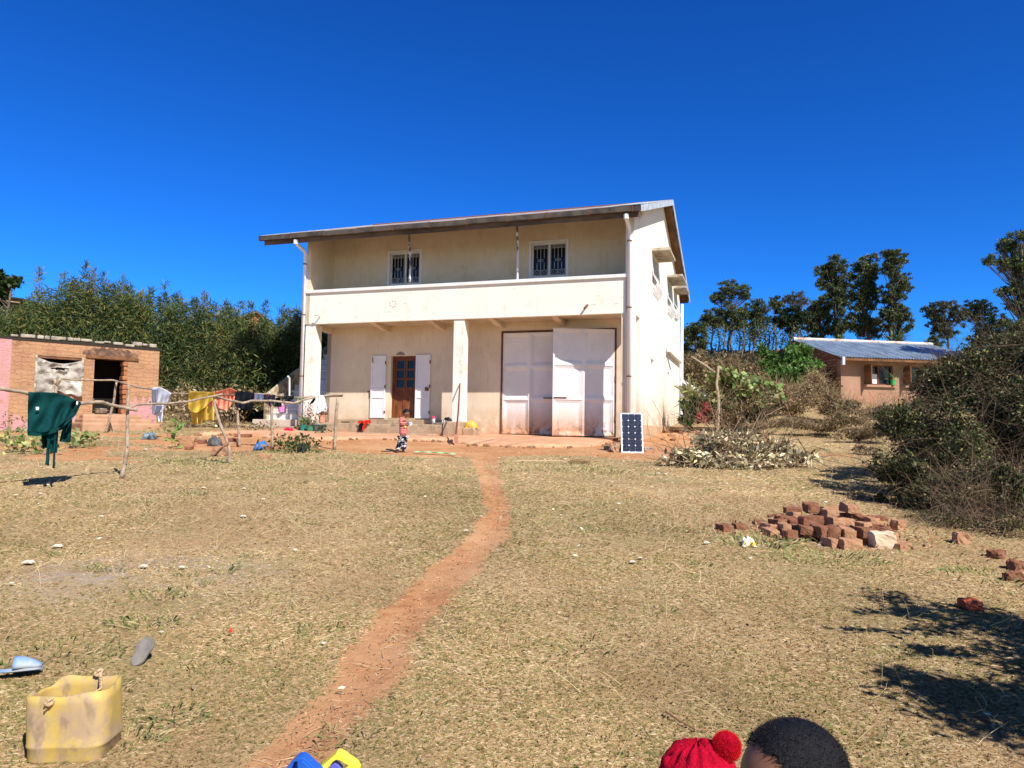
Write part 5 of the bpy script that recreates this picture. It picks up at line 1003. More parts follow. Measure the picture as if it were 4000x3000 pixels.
tv, tk = tufts(sp); tag(npmesh('grass_tufts', tv, 5, gm_, None, tk), 'greener tufts of grass scattered through the dry lawn', 'grass', kind='stuff')
# fallen leaves and scraps
n = 900; X, Y = field(n, 3.6, 18); X[:420] = RNG.normal(3.0, 2.2, 420); Y[:420] = RNG.normal(14.0, 1.3, 420)
P = np.stack([X, Y, H(X, Y)+.025+.0*X], 1); dd = RNG.normal(size=(n, 3))*[1, 1, .35]
tag(npmesh('leaf_litter', leafverts(P, .046, .40, dirs=dd), 4, dryleafm, None, pal([(.62, .58, .45), (.50, .42, .28), (.36, .25, .14), (.70, .68, .58), (.22, .13, .07)], n)), 'curled pale leaves and scraps littering the lawn', 'leaves', kind='stuff')
# crumbs, twigs and pebbles trodden into the path and yard
n = 2600; t = RNG.random(n)*(len(PW)-1); i0 = t.astype(int); fr0 = t-i0; PA = np.array(PW); c = PA[i0]*(1-fr0[:, None])+PA[np.minimum(i0+1, len(PW)-1)]*fr0[:, None]
X = c[:, 0]+RNG.normal(size=n)*c[:, 2]*.75; Y = c[:, 1]+RNG.normal(size=n)*.12; X[:900] = RNG.uniform(-7.5, 5, 900); Y[:900] = RNG.uniform(16.2, 20, 900)
tag(npmesh('soil_crumbs', leafverts(np.stack([X, Y, H(X, Y)-.02+.010*RNG.random(n)+.02*(Y > 16)], 1), .016, .8, dirs=RNG.normal(size=(n, 3))), 4, dryleafm, None, pal([(.40, .19, .09), (.28, .12, .055), (.46, .25, .13), (.36, .16, .08), (.50, .32, .18)], n)), 'crumbs of red soil trodden loose on the path', 'soil', kind='stuff')
n = 420; A = np.stack([X[-n:], Y[-n:], H(X[-n:], Y[-n:])-.012], 1); tag(npmesh('path_straws', twigverts(A, A+unit(RNG.normal(size=(n, 3))*[1, 1, .04])*(.03+.14*RNG.random((n, 1))), .0022, bend=.1), 4, M('dark_straw', (.30, .17, .09), (.62, .48, .28), scale=3, rough=.9), None), 'broken straws and twigs lying on the bare path', 'straw', kind='stuff')
def weedplant(px, py, name, label, r, h, n, leaf, cols, cat='plant', asp=.75, dy=0):
    p = g(px, py); e = empty(name, p, 0, label, cat); c = RNG.normal(size=(n, 3))*[r*.5, r*.5, h*.28]+[0, 0, h*.55]; c[:, 2] = np.clip(c[:, 2], .03, h)
    npmesh('leaves', leafverts(c, leaf, asp), 4, leafm, e, pal(cols, n)); npmesh('stems', twigverts(c[:max(6, n//8)]*[.3, .3, 0], c[:max(6, n//8)], .006), 4, M('green_stem', (.16, .18, .06)), e); return e
BEAN = [(.16, .24, .06), (.26, .34, .12), (.36, .40, .16), (.11, .17, .05), (.46, .42, .16)]
for i, (px, py, r, h, n, lb) in enumerate([(20, 1770, .7, .55, 150, 'bean plants with pale leaves at the far left edge of the tilled patch'), (90, 1745, .6, .5, 130, 'leafy bean plant behind the left hem of the dark green robe'), (145, 1775, .4, .4, 80, 'yellow-green bean plant under the robe belt ends'), (285, 1750, .5, .45, 120, 'low bean plant right of the robe'), (335, 1730, .4, .3, 60, 'small yellowing bean plant in front of the doorway step'),
        (30, 1690, .9, .7, 200, 'reddish weeds against the pink hut wall'), (560, 1655, .9, .5, 260, 'green weeds growing at the right foot of the hut'), (700, 1680, .7, .6, 160, 'dry weeds under the white shirt and yellow towel')]):
    weedplant(px, py, 'bean_plant' if i < 5 else 'weed_clump', lb, r*1.1, h*.85, int(n*.55), .13 if i < 5 else .11, BEAN if i < 5 else ([(.20, .13, .07), (.14, .15, .05), (.26, .17, .10)] if i in (5, 7) else GREENS+[(.12, .17, .05)]), asp=.75 if i < 5 else .35)
weedplant(682, 1755, 'papaya_seedling', 'bright green seedling with broad leaves beside the stacked bricks', .20, .70, 26, .13, [(.16, .28, .05), (.22, .34, .08), (.11, .20, .04)], 'plant')
weedplant(1010, 1690, 'weed_clump', 'scruffy weeds on the rubble in front of the stair', .6, .3, 160, .09, GREENS+DRYP, asp=.4)
weedplant(1150, 1765, 'weed_clump', 'dark green weeds at the grass edge beside the straight rack post', .55, .35, 260, .10, GREENS, asp=.5)
for px, py, lb in ((880, 1640, 'dry leafy weed below the salmon shirt'), (740, 1610, 'small dead sapling between the white shirt and yellow towel')):
    p = atY(px, py, 24.5); e = empty('dry_weed', (p.x, p.y, gz(p.x, p.y)), 0, lb, 'plant'); n = 240; c = RNG.normal(size=(n, 3))*[.5, .3, .3]+[0, 0, .7]
    npmesh('leaves', leafverts(c, .16, .5), 4, dryleafm, e, pal([(.50, .44, .28), (.28, .20, .11), (.20, .13, .07)], n)); npmesh('stems', twigverts(c[:50]*[.2, .2, .0], c[:50], .010), 4, twigm, e)

# ================================================================== BRICKS AND RUBBLE
bm1 = M('weathered_red_brick', (.25, .10, .052), (.165, .065, .035), scale=6, rough=.95, bump=.9, bscale=35, layers=[((.38, .20, .11), 4, .52, .68, None, None, .6), ((.10, .06, .04), 10, .62, .72, None, None, .6)])
bm2 = M('dusty_orange_brick', (.42, .22, .125), (.31, .145, .075), scale=6, rough=.95, bump=.9, bscale=35, layers=[((.46, .27, .15), 4, .48, .64, None, None, .7)])
bpale = M('pale_block', (.66, .50, .36), (.55, .40, .27), scale=6, rough=.95, bump=.9, bscale=25)
def rough_block(name, loc, dims, rz, mat, label, cat='brick', group=None, rough=.10, tilt=0, seg=4, tiltx=0):
    bm = bmesh.new(); bmesh.ops.create_cube(bm, size=1); bmesh.ops.subdivide_edges(bm, edges=bm.edges, cuts=seg, use_grid_fill=True)
    off = Vector((random.uniform(-50, 50), random.uniform(-50, 50), 0)); m_ = min(dims)
    for v in bm.verts:
        c = v.co; k = Vector((abs(c.x)*2, abs(c.y)*2, abs(c.z)*2)); ed = sum(1 for q in k if q > .93)
        p = Vector((c.x*dims[0], c.y*dims[1], c.z*dims[2])); nn = mnoise.noise_vector((p+off)*(2.2/max(dims)*1.0)+off)*m_*rough*1.5+mnoise.noise_vector((p+off)*(9/max(dims)))*m_*rough*.7
        if ed >= 2: p *= 1-.035*(ed-1)
        v.co = p+nn
    me = bpy.data.meshes.new(name); bm.to_mesh(me); bm.free(); me.materials.append(mat)
    o = bpy.data.objects.new(name, me); COL.objects.link(o); o.location = loc; o.rotation_euler = (tiltx, tilt, rz); tag(o, label, cat, group); return o
r4 = lambda x, y: (2700+x*.58770, 1850+y*.58787)
ORD = 'first second third fourth fifth sixth seventh eighth ninth tenth eleventh twelfth thirteenth fourteenth fifteenth sixteenth seventeenth eighteenth nineteenth twentieth'.split()+['twenty-'+q for q in 'first second third fourth fifth sixth seventh eighth ninth'.split()]
PILE = [(625,220,745,262,1,0),(780,190,860,262,2,0),(860,215,1035,245,1,0),(1035,200,1115,260,2,1),(730,275,890,340,2,0),(670,255,730,295,1,0),(900,235,985,285,2,0),(925,290,1022,350,2,1),(1025,295,1095,350,2,1),(745,345,835,410,1,0),(845,345,918,425,1,0),(928,352,1015,428,1,0),(1020,360,1108,430,1,1),(1110,355,1228,425,1,0),(505,330,560,385,0,1),(555,300,635,360,0,0),(510,365,585,425,0,0),(520,272,635,300,0,0),(440,315,505,345,0,0),(610,330,675,385,1,1),(645,300,735,345,0,0),(1125,280,1190,320,1,0),(1190,290,1260,340,1,1),(1250,288,1330,318,0,0),(1128,325,1200,360,1,0),(1225,320,1310,350,0,1),(1255,360,1345,400,0,1),(1345,385,1395,415,0,0),(915,430,1000,500,0,0),(1000,428,1145,510,0,1),(1380,458,1470,515,0,1),(1310,395,1385,455,0,1),(1175,440,1225,480,0,0),(750,415,880,445,0,0),(1045,262,1130,300,1,0),(930,262,1020,292,1,0),(570,405,690,440,0,0),(640,385,740,415,0,0),(1150,400,1225,440,0,0),(860,300,925,345,0,0),(980,300,1060,345,0,0),(1060,330,1130,362,0,0),(690,340,745,400,0,0)]
PILE.sort(key=lambda b: b[0]+b[2]); cnt = [0, 0, 0]
for (x0, y0, x1, y1, tier, mt) in PILE:
    cnt[tier] += 1; lbl = '%s from the left among the %s bricks of the low tumbled heap' % (ORD[cnt[tier]-1]+(' dark red' if mt == 0 else ' orange') if 0 else ORD[cnt[tier]-1], ('ground-level', 'middle-layer', 'topmost')[tier])
    cx, cy = r4((x0+x1)/2, y1); p = g(cx, cy+tier*26); Y = p.y; P = atY(cx, r4(0, (y0+y1)/2)[1], Y)
    w = (x1-x0)*.5877/F*Y; h = (y1-y0)*.5877/F*Y*.93; long_ = w > .19; d = .115 if long_ else .215
    rough_block('brick', (P.x, P.y+d*.5, P.z-.012), (max(w*.93, .09), d, max(.07, min(h, .12))), random.uniform(-.3, .3), (bm1, bm2)[mt or cnt[tier] % 3 == 0], lbl, group='bricks of the low tumbled heap', tilt=random.uniform(-.10, .10), tiltx=random.uniform(-.1, .1))
for i in range(16):
    cx, cy = r4(random.uniform(620, 1330), random.uniform(300, 420)); p = g(cx, cy+25); p.y += .12
    rough_block('brick', (p.x, p.y, gz(p.x, p.y)+.05), (.22, .11, .09), random.uniform(-1.5, 1.5), bm1, 'brick half buried between the others in the middle of the tumbled heap', group='buried bricks inside the tumbled heap', tilt=random.uniform(-.15, .15))
def lone(px, py, w, h, d, mat, label, name='brick', cat='brick', rz=0, tilt=0, Y=None, rough=.12, z=None):
    p = g(px, py) if Y is None else atY(px, py, Y); zz = (gz(p.x, p.y) if z is None else z); return rough_block(name, (p.x, p.y+d/2, zz+h*.45), (w, d, h), rz, mat, label, cat, rough=rough, tilt=tilt)
hcx, hcy = g(*r4(1000, 460)).x, g(*r4(1000, 400)).y
n = 900; X = hcx+RNG.normal(size=n)*.62; Y = hcy+RNG.normal(size=n)*.34; tag(npmesh('brick_crumbs', leafverts(np.stack([X, Y, H(X, Y)+.012+.02*RNG.random(n)], 1), .030, .8, dirs=RNG.normal(size=(n, 3))), 4, dryleafm, None, pal([(.34, .14, .07), (.45, .24, .13), (.22, .09, .05)], n)), 'crumbs and dust of broken brick around the tumbled heap', 'rubble', kind='stuff')
lone(*r4(1300, 500), .23, .17, .16, bpale, 'large cream-coloured block at the front right of the brick heap', 'stone_block', 'stone', rough=.10)
lone(*r4(1392, 382), .13, .12, .12, bm2, 'upright orange brick end standing at the right of the heap', rz=.3)
lone(*r4(240, 393), .13, .08, .2, bm1, 'brick lying alone at the far left of the heap', rz=.2)
lone(*r4(342, 378), .13, .06, .2, bm1, 'brick between the far left one and the heap')
lone(*r4(1817, 475), .15, .12, .12, bm2, 'single brick standing upright near the foot of the big bush', tilt=.1)
lone(*r4(2060, 570), .14, .08, .12, bm1, 'broken brick half sunk in grass below the big bush', rz=.5, rough=.2)
lone(*r4(2190, 655), .13, .09, .12, bm1, 'upper broken brick at the right edge of the lawn', rz=.2, rough=.2)
lone(*r4(2175, 725), .14, .08, .12, bm1, 'lower broken brick at the right edge of the lawn', rz=-.3, rough=.2)
lone(*r4(1885, 922), .13, .075, .10, M('wet_red_clay', (.36, .07, .03), (.25, .05, .025), scale=5, rough=.7, bump=.8), 'bright red broken clod just above the lawn shadow', 'clay_clod', 'clod', rough=.25)
lone(2555-150, 1768, .24, .19, .2, M('tan_rock', (.50, .33, .21), (.38, .23, .14), scale=5, rough=.95, bump=.8), 'tan rock propping the left foot of the solar panel', 'rock', 'rock', rz=.5, tilt=.4, rough=.22)
lone(2535, 1762, .26, .10, .2, M('pink_grey_rock', (.42, .30, .24), (.33, .23, .18), scale=5, rough=.95, bump=.8), 'flat pinkish rock at the right foot of the solar panel', 'rock', 'rock', rz=.2, rough=.2)
lone(2372, 1758, .14, .09, .12, bm2, 'small stone left of the tan rock by the solar panel', 'rock', 'rock', rough=.2)
zz4 = lambda x, y: (600+x*.3617, 1600+y*.3614)
for (x0, y0, x1, y1, m_, lb) in [(245, 345, 425, 405, bm2, 'long brick at the bottom of the small stack by the seedling'), (250, 295, 440, 358, bm2, 'long brick on top of the small stack by the seedling'), (735, 350, 910, 400, bm2, 'bottom brick of the short stack behind the bent post'), (790, 308, 910, 350, bm1, 'upper brick of the short stack behind the bent post'),
        (860, 262, 1050, 300, bm1, 'top brick ledge behind the rack posts'), (615, 395, 820, 505, bm2, 'large square red and pale block at the grass edge'), (1110, 375, 1210, 440, bm2, 'orange brick leaning before the blue cloth bag'), (1200, 395, 1260, 450, bm1, 'small dark brick beside the straight post foot'),
        (135, 230, 200, 320, bm2, 'upright brick left of the seedling'), (330, 400, 400, 440, bm1, 'half-buried brick under the small stack'), (470, 325, 545, 370, bm1, 'round broken brick between the small stack and dark bag'), (1130, 480, 1260, 530, bm2, 'flat earth clod at the grass edge before the straight post')]:
    cx, cy = zz4((x0+x1)/2, y1); tier = 'top of' in lb or 'upper' in lb; p = g(cx, cy+(16 if tier else 0)); P = atY(cx, zz4(0, (y0+y1)/2)[1], p.y); k = .3617/F*p.y
    rough_block('brick', (P.x, P.y+.1, P.z), ((x1-x0)*k*.92, .2, (y1-y0)*k*.9), random.uniform(-.1, .1), m_, lb, rough=.12)
for i in range(26):
    px = random.uniform(2550, 2760); p = g(px, 1705+random.uniform(-22, 30)); rough_block('rubble', (p.x, p.y, gz(p.x, p.y)+.03), (random.uniform(.08, .22), .12, random.uniform(.05, .1)), random.uniform(0, 3), random.choice([bm1, bm2, bm2]), 'small brick rubble strewn along the foot of the house side wall', 'rubble', 'rubble along the side wall', rough=.2)
edge = MB()
for k in range(0, len(fine), 1):
    x, y = fine[k]
    for r_ in range(5):
        s_ = .008+.06*random.random()**3; X = x+random.uniform(-.4, .4); Y = y-random.uniform(-.06, .40)*random.random(); z = gz(X, Y)
        if math.sin(X*5.3)+math.sin(X*2.1+1)+random.uniform(-1, 1) < .1: continue
        edge.add([(X-s_, Y, z-.01), (X+s_, Y-.01, z-.01), (X+s_*.5, Y+s_, z+s_*.9), (X-s_*.6, Y+s_*.3, z+s_*1.1)], [(0, 1, 2), (0, 2, 3), (0, 3, 1), (1, 3, 2)])
tag(edge.build('crumbled_earth', M('crumbled_dark_earth', (.24, .12, .065), (.13, .07, .04), scale=6, rough=1), None, weld=False), 'crumbs of earth along the broken edge of the apron', 'earth', kind='stuff')

# ================================================================== SOLAR PANEL
p0 = g(2471, 1770); pn = empty('solar_panel', (p0.x, p0.y, p0.z), -.02, 'white-framed blue solar panel leaning upright in front of the right porch pier', 'solar panel')
pw = 100/F*p0.y*.5; ph = 161/F*p0.y; T = Matrix.Rotation(R(-14), 4, 'X'); pw = 86/F*p0.y/2
def tb(mb, *a): return mb.box(*a, mat=T)
fr = MB(); 
for a in ((-pw, -pw+.022, -.0, .035, 0, ph), (pw-.022, pw, -.0, .035, 0, ph), (-pw+.022, pw-.022, 0, .035, 0, .022), (-pw+.022, pw-.022, 0, .035, ph-.022, ph)): tb(fr, *a)
fr.build('frame', M('white_aluminium_frame', (.80, .80, .82), rough=.45), pn)
tb(MB(), -pw+.02, pw-.02, .010, .02, .02, ph-.02).build('backing_sheet', M('white_backing_sheet', (.72, .75, .80), rough=.4), pn)
cellm = M('solar_cell', (.003, .008, .030), (.005, .013, .045), scale=4, rough=.35, spec=.12); barm = M('silver_busbar', (.45, .48, .55), rough=.4)
cwid = (2*pw-.075)/3; chh = (ph-.08)/12
for i in range(3):
    for j in range(12):
        x0 = -pw+.034+i*(cwid+.004); z0 = .038+j*(chh+.0015); c_ = min(.018, chh*.25); mb = MB(); t_, b_ = (0, c_) if j % 2 == 0 else (c_, 0)
        poly = [(x0+b_, z0), (x0+cwid-b_, z0), (x0+cwid, z0+b_), (x0+cwid, z0+chh-t_), (x0+cwid-t_, z0+chh), (x0+t_, z0+chh), (x0, z0+chh-t_), (x0, z0+b_)]
        mb.add([T @ Vector((a, .006, b)) for a, b in poly], [tuple(range(8))]); ce = mb.build('solar_cell', cellm, pn)
bb_ = MB()
for i in range(3):
    for q_ in range(1, 5): x0 = -pw+.034+i*(cwid+.004)+cwid*q_/5; tb(bb_, x0-.0006, x0+.0006, .004, .005, .04, ph-.04)
bb_.build('busbars', barm, pn)

# ================================================================== THINGS ON AND AROUND THE TERRACE
tealp = M('teal_bucket_plastic', (.02, .26, .22), (.03, .20, .17), scale=3, rough=.5); grp = M('green_bucket_plastic', (.05, .22, .12), (.06, .16, .09), scale=4, rough=.6)
greyp = M('grey_basin_plastic', (.13, .17, .18), (.09, .12, .12), scale=4, rough=.6); pinkp = M('pink_pot_plastic', (.78, .30, .20), rough=.5); mag = M('pink_basin_plastic', (.72, .24, .50), rough=.4)
def hp_(px, py, v): u, z = onv(px, py, v); return h2w(u, v, z)
z4 = lambda x, y: (1100+x*.42194, 1150+y*.42194)
pot_at(hp_(*z4(262, 1292), -.55), .125, .26, grp, label='dull green bucket with a small plant, front one of the group at the column foot', plant=(40, .14, GREENS, .07))
pot_at(hp_(*z4(202, 1284), -.45), .115, .26, tealp, label='bright teal bucket of green leaves left of the dull green bucket', plant=(110, .25, [(.10, .20, .05), (.14, .26, .07)], .09))
e = pot_at(hp_(*z4(345, 1280), -.40), .21, .26, greyp, nm='basin', label='wide dark grey basin right of the two green buckets', cat='basin')
weedplant(*z4(375, 1290), 'leafy_weed', 'small leafy weed growing against the dark grey basin', .2, .25, 60, .08, GREENS+[(.12, .18, .05)])
pot_at(hp_(*z4(372, 1184), .05), .115, .22, pinkp, label='salmon pink flower pot with dark foliage on the ledge beside the column', plant=(150, .26, [(.12, .09, .04), (.08, .09, .03), (.30, .06, .06)], .08))
rough_block('brick', hp_(*z4(160, 1245), -.35), (.13, .12, .24), 0, bm1, 'upright brown brick left of the teal bucket', rough=.08)
p = hp_(*z4(250, 1215), -.3); e = empty('shrub', p, 0, 'withered red-flowered potted shrub in front of the left porch column', 'plant')
n = 150; c = RNG.normal(size=(n, 3))*[.14, .08, .22]+[0, 0, .38]; npmesh('leaves', leafverts(c, .075, .5), 4, dryleafm, e, pal([(.30, .22, .15), (.40, .30, .22), (.50, .08, .10), (.20, .12, .07)], n)); npmesh('stems', twigverts(np.tile([[0, 0, 0]], (14, 1)), c[:14], .006), 4, twigm, e)
pot_at(hp_(1100, 1610, .72), .14, .24, mag, nm='basin', label='pink plastic bucket standing on the tiled stair', cat='bucket')
def heapcloth(name, label, loc, w, d, h, mat, cat='cloth', seed=0):
    V = []; n = 16
    for j in range(n):
        for i in range(n):
            s, t = i/(n-1)*2-1, j/(n-1)*2-1; r_ = max(0, 1-(abs(s)**2.5+abs(t)**2.5)); z = h*r_**.5*(.7+.3*math.sin(s*7+seed)*math.cos(t*6+seed*2))
            V.append((s*w/2*(1+.12*math.sin(t*5+seed)), t*d/2*(1+.15*math.sin(s*4+seed)), z+.004))
    o = MB().add(V, [(j*n+i, j*n+i+1, (j+1)*n+i+1, (j+1)*n+i) for j in range(n-1) for i in range(n-1)]).build(name, mat, None, weld=False, smooth=True, solid=.006); o.location = loc; tag(o, label, cat); return o
heapcloth('cloth', 'crumpled crimson cloth lying on the earth floor before the stair', hp_(*z4(62, 1277), -.9), .34, .25, .16, fabric('crimson_cloth', (.42, .01, .05)), seed=1)
heapcloth('cloth', 'flat grey rag on the earth floor left of the crimson cloth', hp_(1052, 1689, -.9), .50, .3, .05, fabric('grey_rag', (.20, .18, .17), (.13, .12, .12)), seed=3)
heapcloth('bag', 'silver-grey plastic bag on the bank below the hut doorway', g(584, 1716), .34, .25, .22, M('grey_plastic_bag', (.22, .28, .32), (.05, .06, .07), scale=6, rough=.35, bump=.8, bscale=10, bdist=.05), cat='bag', seed=5)
heapcloth('bag', 'dark grey lumpy bag behind the small brick stack', g(838, 1742), .34, .26, .27, M('dark_bag_cloth', (.055, .06, .065), (.12, .12, .12), scale=4, rough=.7, bump=.6, bscale=12), cat='bag', seed=7)
heapcloth('bag', 'bright blue cloth bag behind the orange brick', g(1022, 1757), .34, .26, .22, fabric('bright_blue_cloth', (.05, .20, .50), (.03, .10, .28), scale=6), cat='bag', seed=2)
heapcloth('tyre_piece', 'round black scrap at the edge of the grass beside dark weeds', g(1178, 1770), .16, .12, .24, M('black_rubber', (.012, .012, .013), rough=.7), cat='scrap', seed=4)
# jacket over the step
e = empty('jacket', hp_(*z4(765, 1180), V0), 0, 'red and black jacket thrown over the terrace edge', 'jacket')
mb = MB(); pj = lambda x, y, v: hp_(*z4(x, y), v)
cloth('jacket_body', fabric('red_cloth', (.75, .035, .02), (.62, .02, .015), scale=5), e, [(([z4(712, 1172), z4(760, 1168), z4(822, 1160)], [z4(706, 1195), z4(760, 1200), z4(826, 1192)], lambda x: (hp_(x, 1655, V0)).y), dict(dy=-.07, nf=3, amp=.03)), (([z4(745, 1185), z4(785, 1185)], [z4(735, 1255), z4(760, 1262)], lambda x: (hp_(x, 1655, V0)).y), dict(dy=-.06, nf=1, amp=.01))])
cloth('black_sleeve', M('black_cloth', (0, 0, 0)), e, [(([z4(722, 1195), z4(755, 1190)], [z4(706, 1262), z4(745, 1262)], lambda x: (hp_(x, 1655, V0)).y), dict(dy=-.10, nf=1.4, amp=.012))])
p = hp_(*z4(590, 1186), -.1); o = MB().lathe([(.13, 0), (.15, .025), (.14, .03), (.01, .03)], p, 20).build('pan', M('sooty_black', (.012, .012, .012), rough=.6), None, smooth=False); tag(o, 'round black pan lying flat on the terrace left of the jacket', 'pan')
p = hp_(*z4(1405, 1201), -.12); e = empty('plastic_cup', p, 0, 'clear plastic beaker with a pink lid on the terrace edge', 'cup')
MB().lathe([(.045, 0), (.058, .17)], (0, 0, 0), 16).build('beaker', M('frosted_plastic', (.66, .64, .62), rough=.3), e, smooth=True); MB().lathe([(.064, .17), (.062, .21), (.035, .225), (.02, .25)], (0, 0, 0), 16, capt=True).build('lid', M('hot_pink_plastic', (.70, .04, .12), rough=.4), e, smooth=True)
p = hp_(*z4(1455, 1198), -.1); o = MB().lathe([(.08, 0), (.14, .02), (.13, .025), (.01, .02)], p, 20).build('plate', M('white_enamel', (.74, .70, .62), rough=.3), None); tag(o, 'shallow white enamel plate right of the pink-lidded beaker', 'plate')
heapcloth('helmet_bag', 'round black cap against the column pedestal', hp_(*z4(1537, 1172), -.05), .24, .2, .13, M('sooty_black', (0, 0, 0)), cat='cap', seed=6)
heapcloth('pot_lid', 'crumpled silver foil sheet in front of the black cap', hp_(*z4(1508, 1200), -.15), .20, .16, .14, M('crumpled_foil', (.62, .62, .60), (.35, .33, .30), scale=9, rough=.3, metal=.6, bump=.8, bscale=14, bdist=.04), cat='foil', seed=8).name = 'foil_sheet'
heapcloth('bag', 'yellow plastic bag lying on the block right of the middle column', h2w(5.78, .1, 1.60), .36, .3, .26, M('yellow_plastic_bag', (.70, .42, .06), (.55, .30, .04), scale=5, rough=.45, bump=.6, bscale=10), cat='bag', seed=9)
# long paddle leaning on the column
pt = h2w(onv(*z4(1650, 826), .0)[0], .0, onv(*z4(1650, 826), .0)[1]); pb = g(*z4(1612, 1398)); e = empty('long_paddle', pb, 0, 'long dark wooden paddle leaning against the middle porch column', 'paddle'); d_ = pt-pb
MB().tube([Vector((0, 0, .3)), d_*.5+Vector((.01, 0, 0)), d_], [.022, .024, .020], 8).build('handle', M('dark_reddish_wood', (.17, .06, .035), (.10, .035, .02), scale=6, rough=.7), e)
MB().prism([(-.045, .0), (.045, .0), (.052, .28), (.048, .38), (.02, .46), (-.02, .46), (-.045, .38), (-.052, .28)], lambda a_, b_, s: Vector((a_, -.012+.024*s, 0))+d_*(b_/d_.z)).build('blade', M('worn_paddle_blade', (.42, .20, .12), (.34, .14, .08), scale=5, rough=.8), e, bevel=.006)
# strip of green sheeting, straw broom, flip-flop
def flat_strip(name, label, cat, a, b, w, mat, hh=.03, n=14):
    A, B_ = g(*a), g(*b); mb = MB(); V = []
    for i in range(n+1):
        t = i/n; c = A.lerp(B_, t); ww = w*(.6+.5*math.sin(t*9)**2)
        for k in (-1, 1): V.append((c.x, c.y+k*ww/2, gz(c.x, c.y)+.035+hh*abs(math.sin(t*11+k))))
    mb.add(V, [(2*i, 2*i+1, 2*i+3, 2*i+2) for i in range(n)]); o = mb.build(name, mat, None, solid=.01); tag(o, label, cat); return o
flat_strip('plastic_strip', 'long crumpled pale green plastic strip lying at the grass edge by the child', 'plastic', z4(1225, 1478), z4(1615, 1500), .11, M('mint_plastic', (.16, .62, .28), (.40, .66, .38), scale=3, rough=.4), .03)
A = g(2020, 1808); B_ = g(2215, 1812); e = empty('straw_broom', A, 0, 'straw broom with a long pale handle lying at the grass edge before the gate', 'broom'); d_ = B_-A
MB().tube([Vector((0, 0, .04)), d_*.5+Vector((0, 0, .05)), d_+Vector((0, 0, .05))], .012, 6).build('handle', M('bamboo_handle', (.62, .46, .26)), e)
n = 220; a_ = np.tile([tuple(d_+Vector((0, 0, .05)))], (n, 1)); b_ = a_+np.stack([.25+.30*RNG.random(n), RNG.normal(size=n)*.05, RNG.normal(size=n)*.025], 1); npmesh('bristles', twigverts(a_, b_, .003, bend=.05), 4, M('broom_straw', (.36, .22, .10), (.50, .36, .18), scale=9, rough=.9), e)
def sole(name, label, L_, W_, mat, loc, rz, rx=0, ry=0, strap=None, cat='sandal'):
    e = empty(name, loc, rz, label, cat); e.rotation_euler = (rx, ry, rz); pts = []
    for i in range(40):
        q = 2*math.pi*i/40; x = math.cos(q)*L_/2; w = W_/2*(1+.18*math.cos(q)-.22*math.exp(-((x/L_+.08)/.16)**2)); pts.append((x, math.sin(q)*w))
    MB().prism(pts, lambda a, b, s: (a, b, .018*s+.10*L_*(a/L_)**2*.6)).build('sole', mat, e, bevel=.003)
    if strap:
        V = []; n = 15
        for j in range(8):
            for i in range(n):
                t = i/(n-1); x = L_*(-.10+.58*j/7); w = W_*.53*(1-.62*(j/7)**4)
                V.append((x, w*math.cos(math.pi*(1-t)), .016+(.062*(1-.75*(j/7)**2))*math.sin(math.pi*t)**.8))
        MB().add(V, [(j*n+i, j*n+i+1, (j+1)*n+i+1, (j+1)*n+i) for j in range(7) for i in range(n-1)]).build('strap', strap, e, smooth=True, solid=.006)
    return e
p = g(*z4(967, 1475)); sole('flip_flop', 'dark flip-flop lying on the bare earth left of the standing child', .24, .09, M('sooty_black', (0, 0, 0)), p+Vector((0, 0, .045)), .1)
p = g(62, 2662); sole('blue_clog', 'faded blue plastic clog lying on its side at the left edge', .22, .095, M('faded_blue_rubber', (.18, .28, .48), (.34, .34, .34), scale=9, lo=.45, hi=.6, rough=.6), p+Vector((0, .02, .035)), .35, rx=R(-18), strap=M('faded_blue_strap', (.20, .33, .58), (.36, .38, .40), scale=8, lo=.48, hi=.62, rough=.6))
p = g(548, 2596); sole('shoe_sole', 'grey worn shoe sole propped up in the grass', .17, .115, M('grey_rubber', (.24, .215, .18), (.17, .15, .13), scale=12, rough=.8, bump=.4), p+Vector((0, .03, .055)), R(72), ry=R(-52))
e_ = g(2922, 2135); e = heapcloth('snack_packet', 'crumpled white and yellow plastic packet left of the brick heap', e_, .14, .12, .10, M('printed_packet', (.76, .66, .55), (.75, .50, .06), scale=16, lo=.50, hi=.54, rough=.4, layers=[((.06, .06, .10), 30, .63, .66, None, None, 1)]), cat='packet', seed=5)
wp = M('white_paper', (.64, .60, .50), (.44, .38, .28), scale=9, rough=.8)
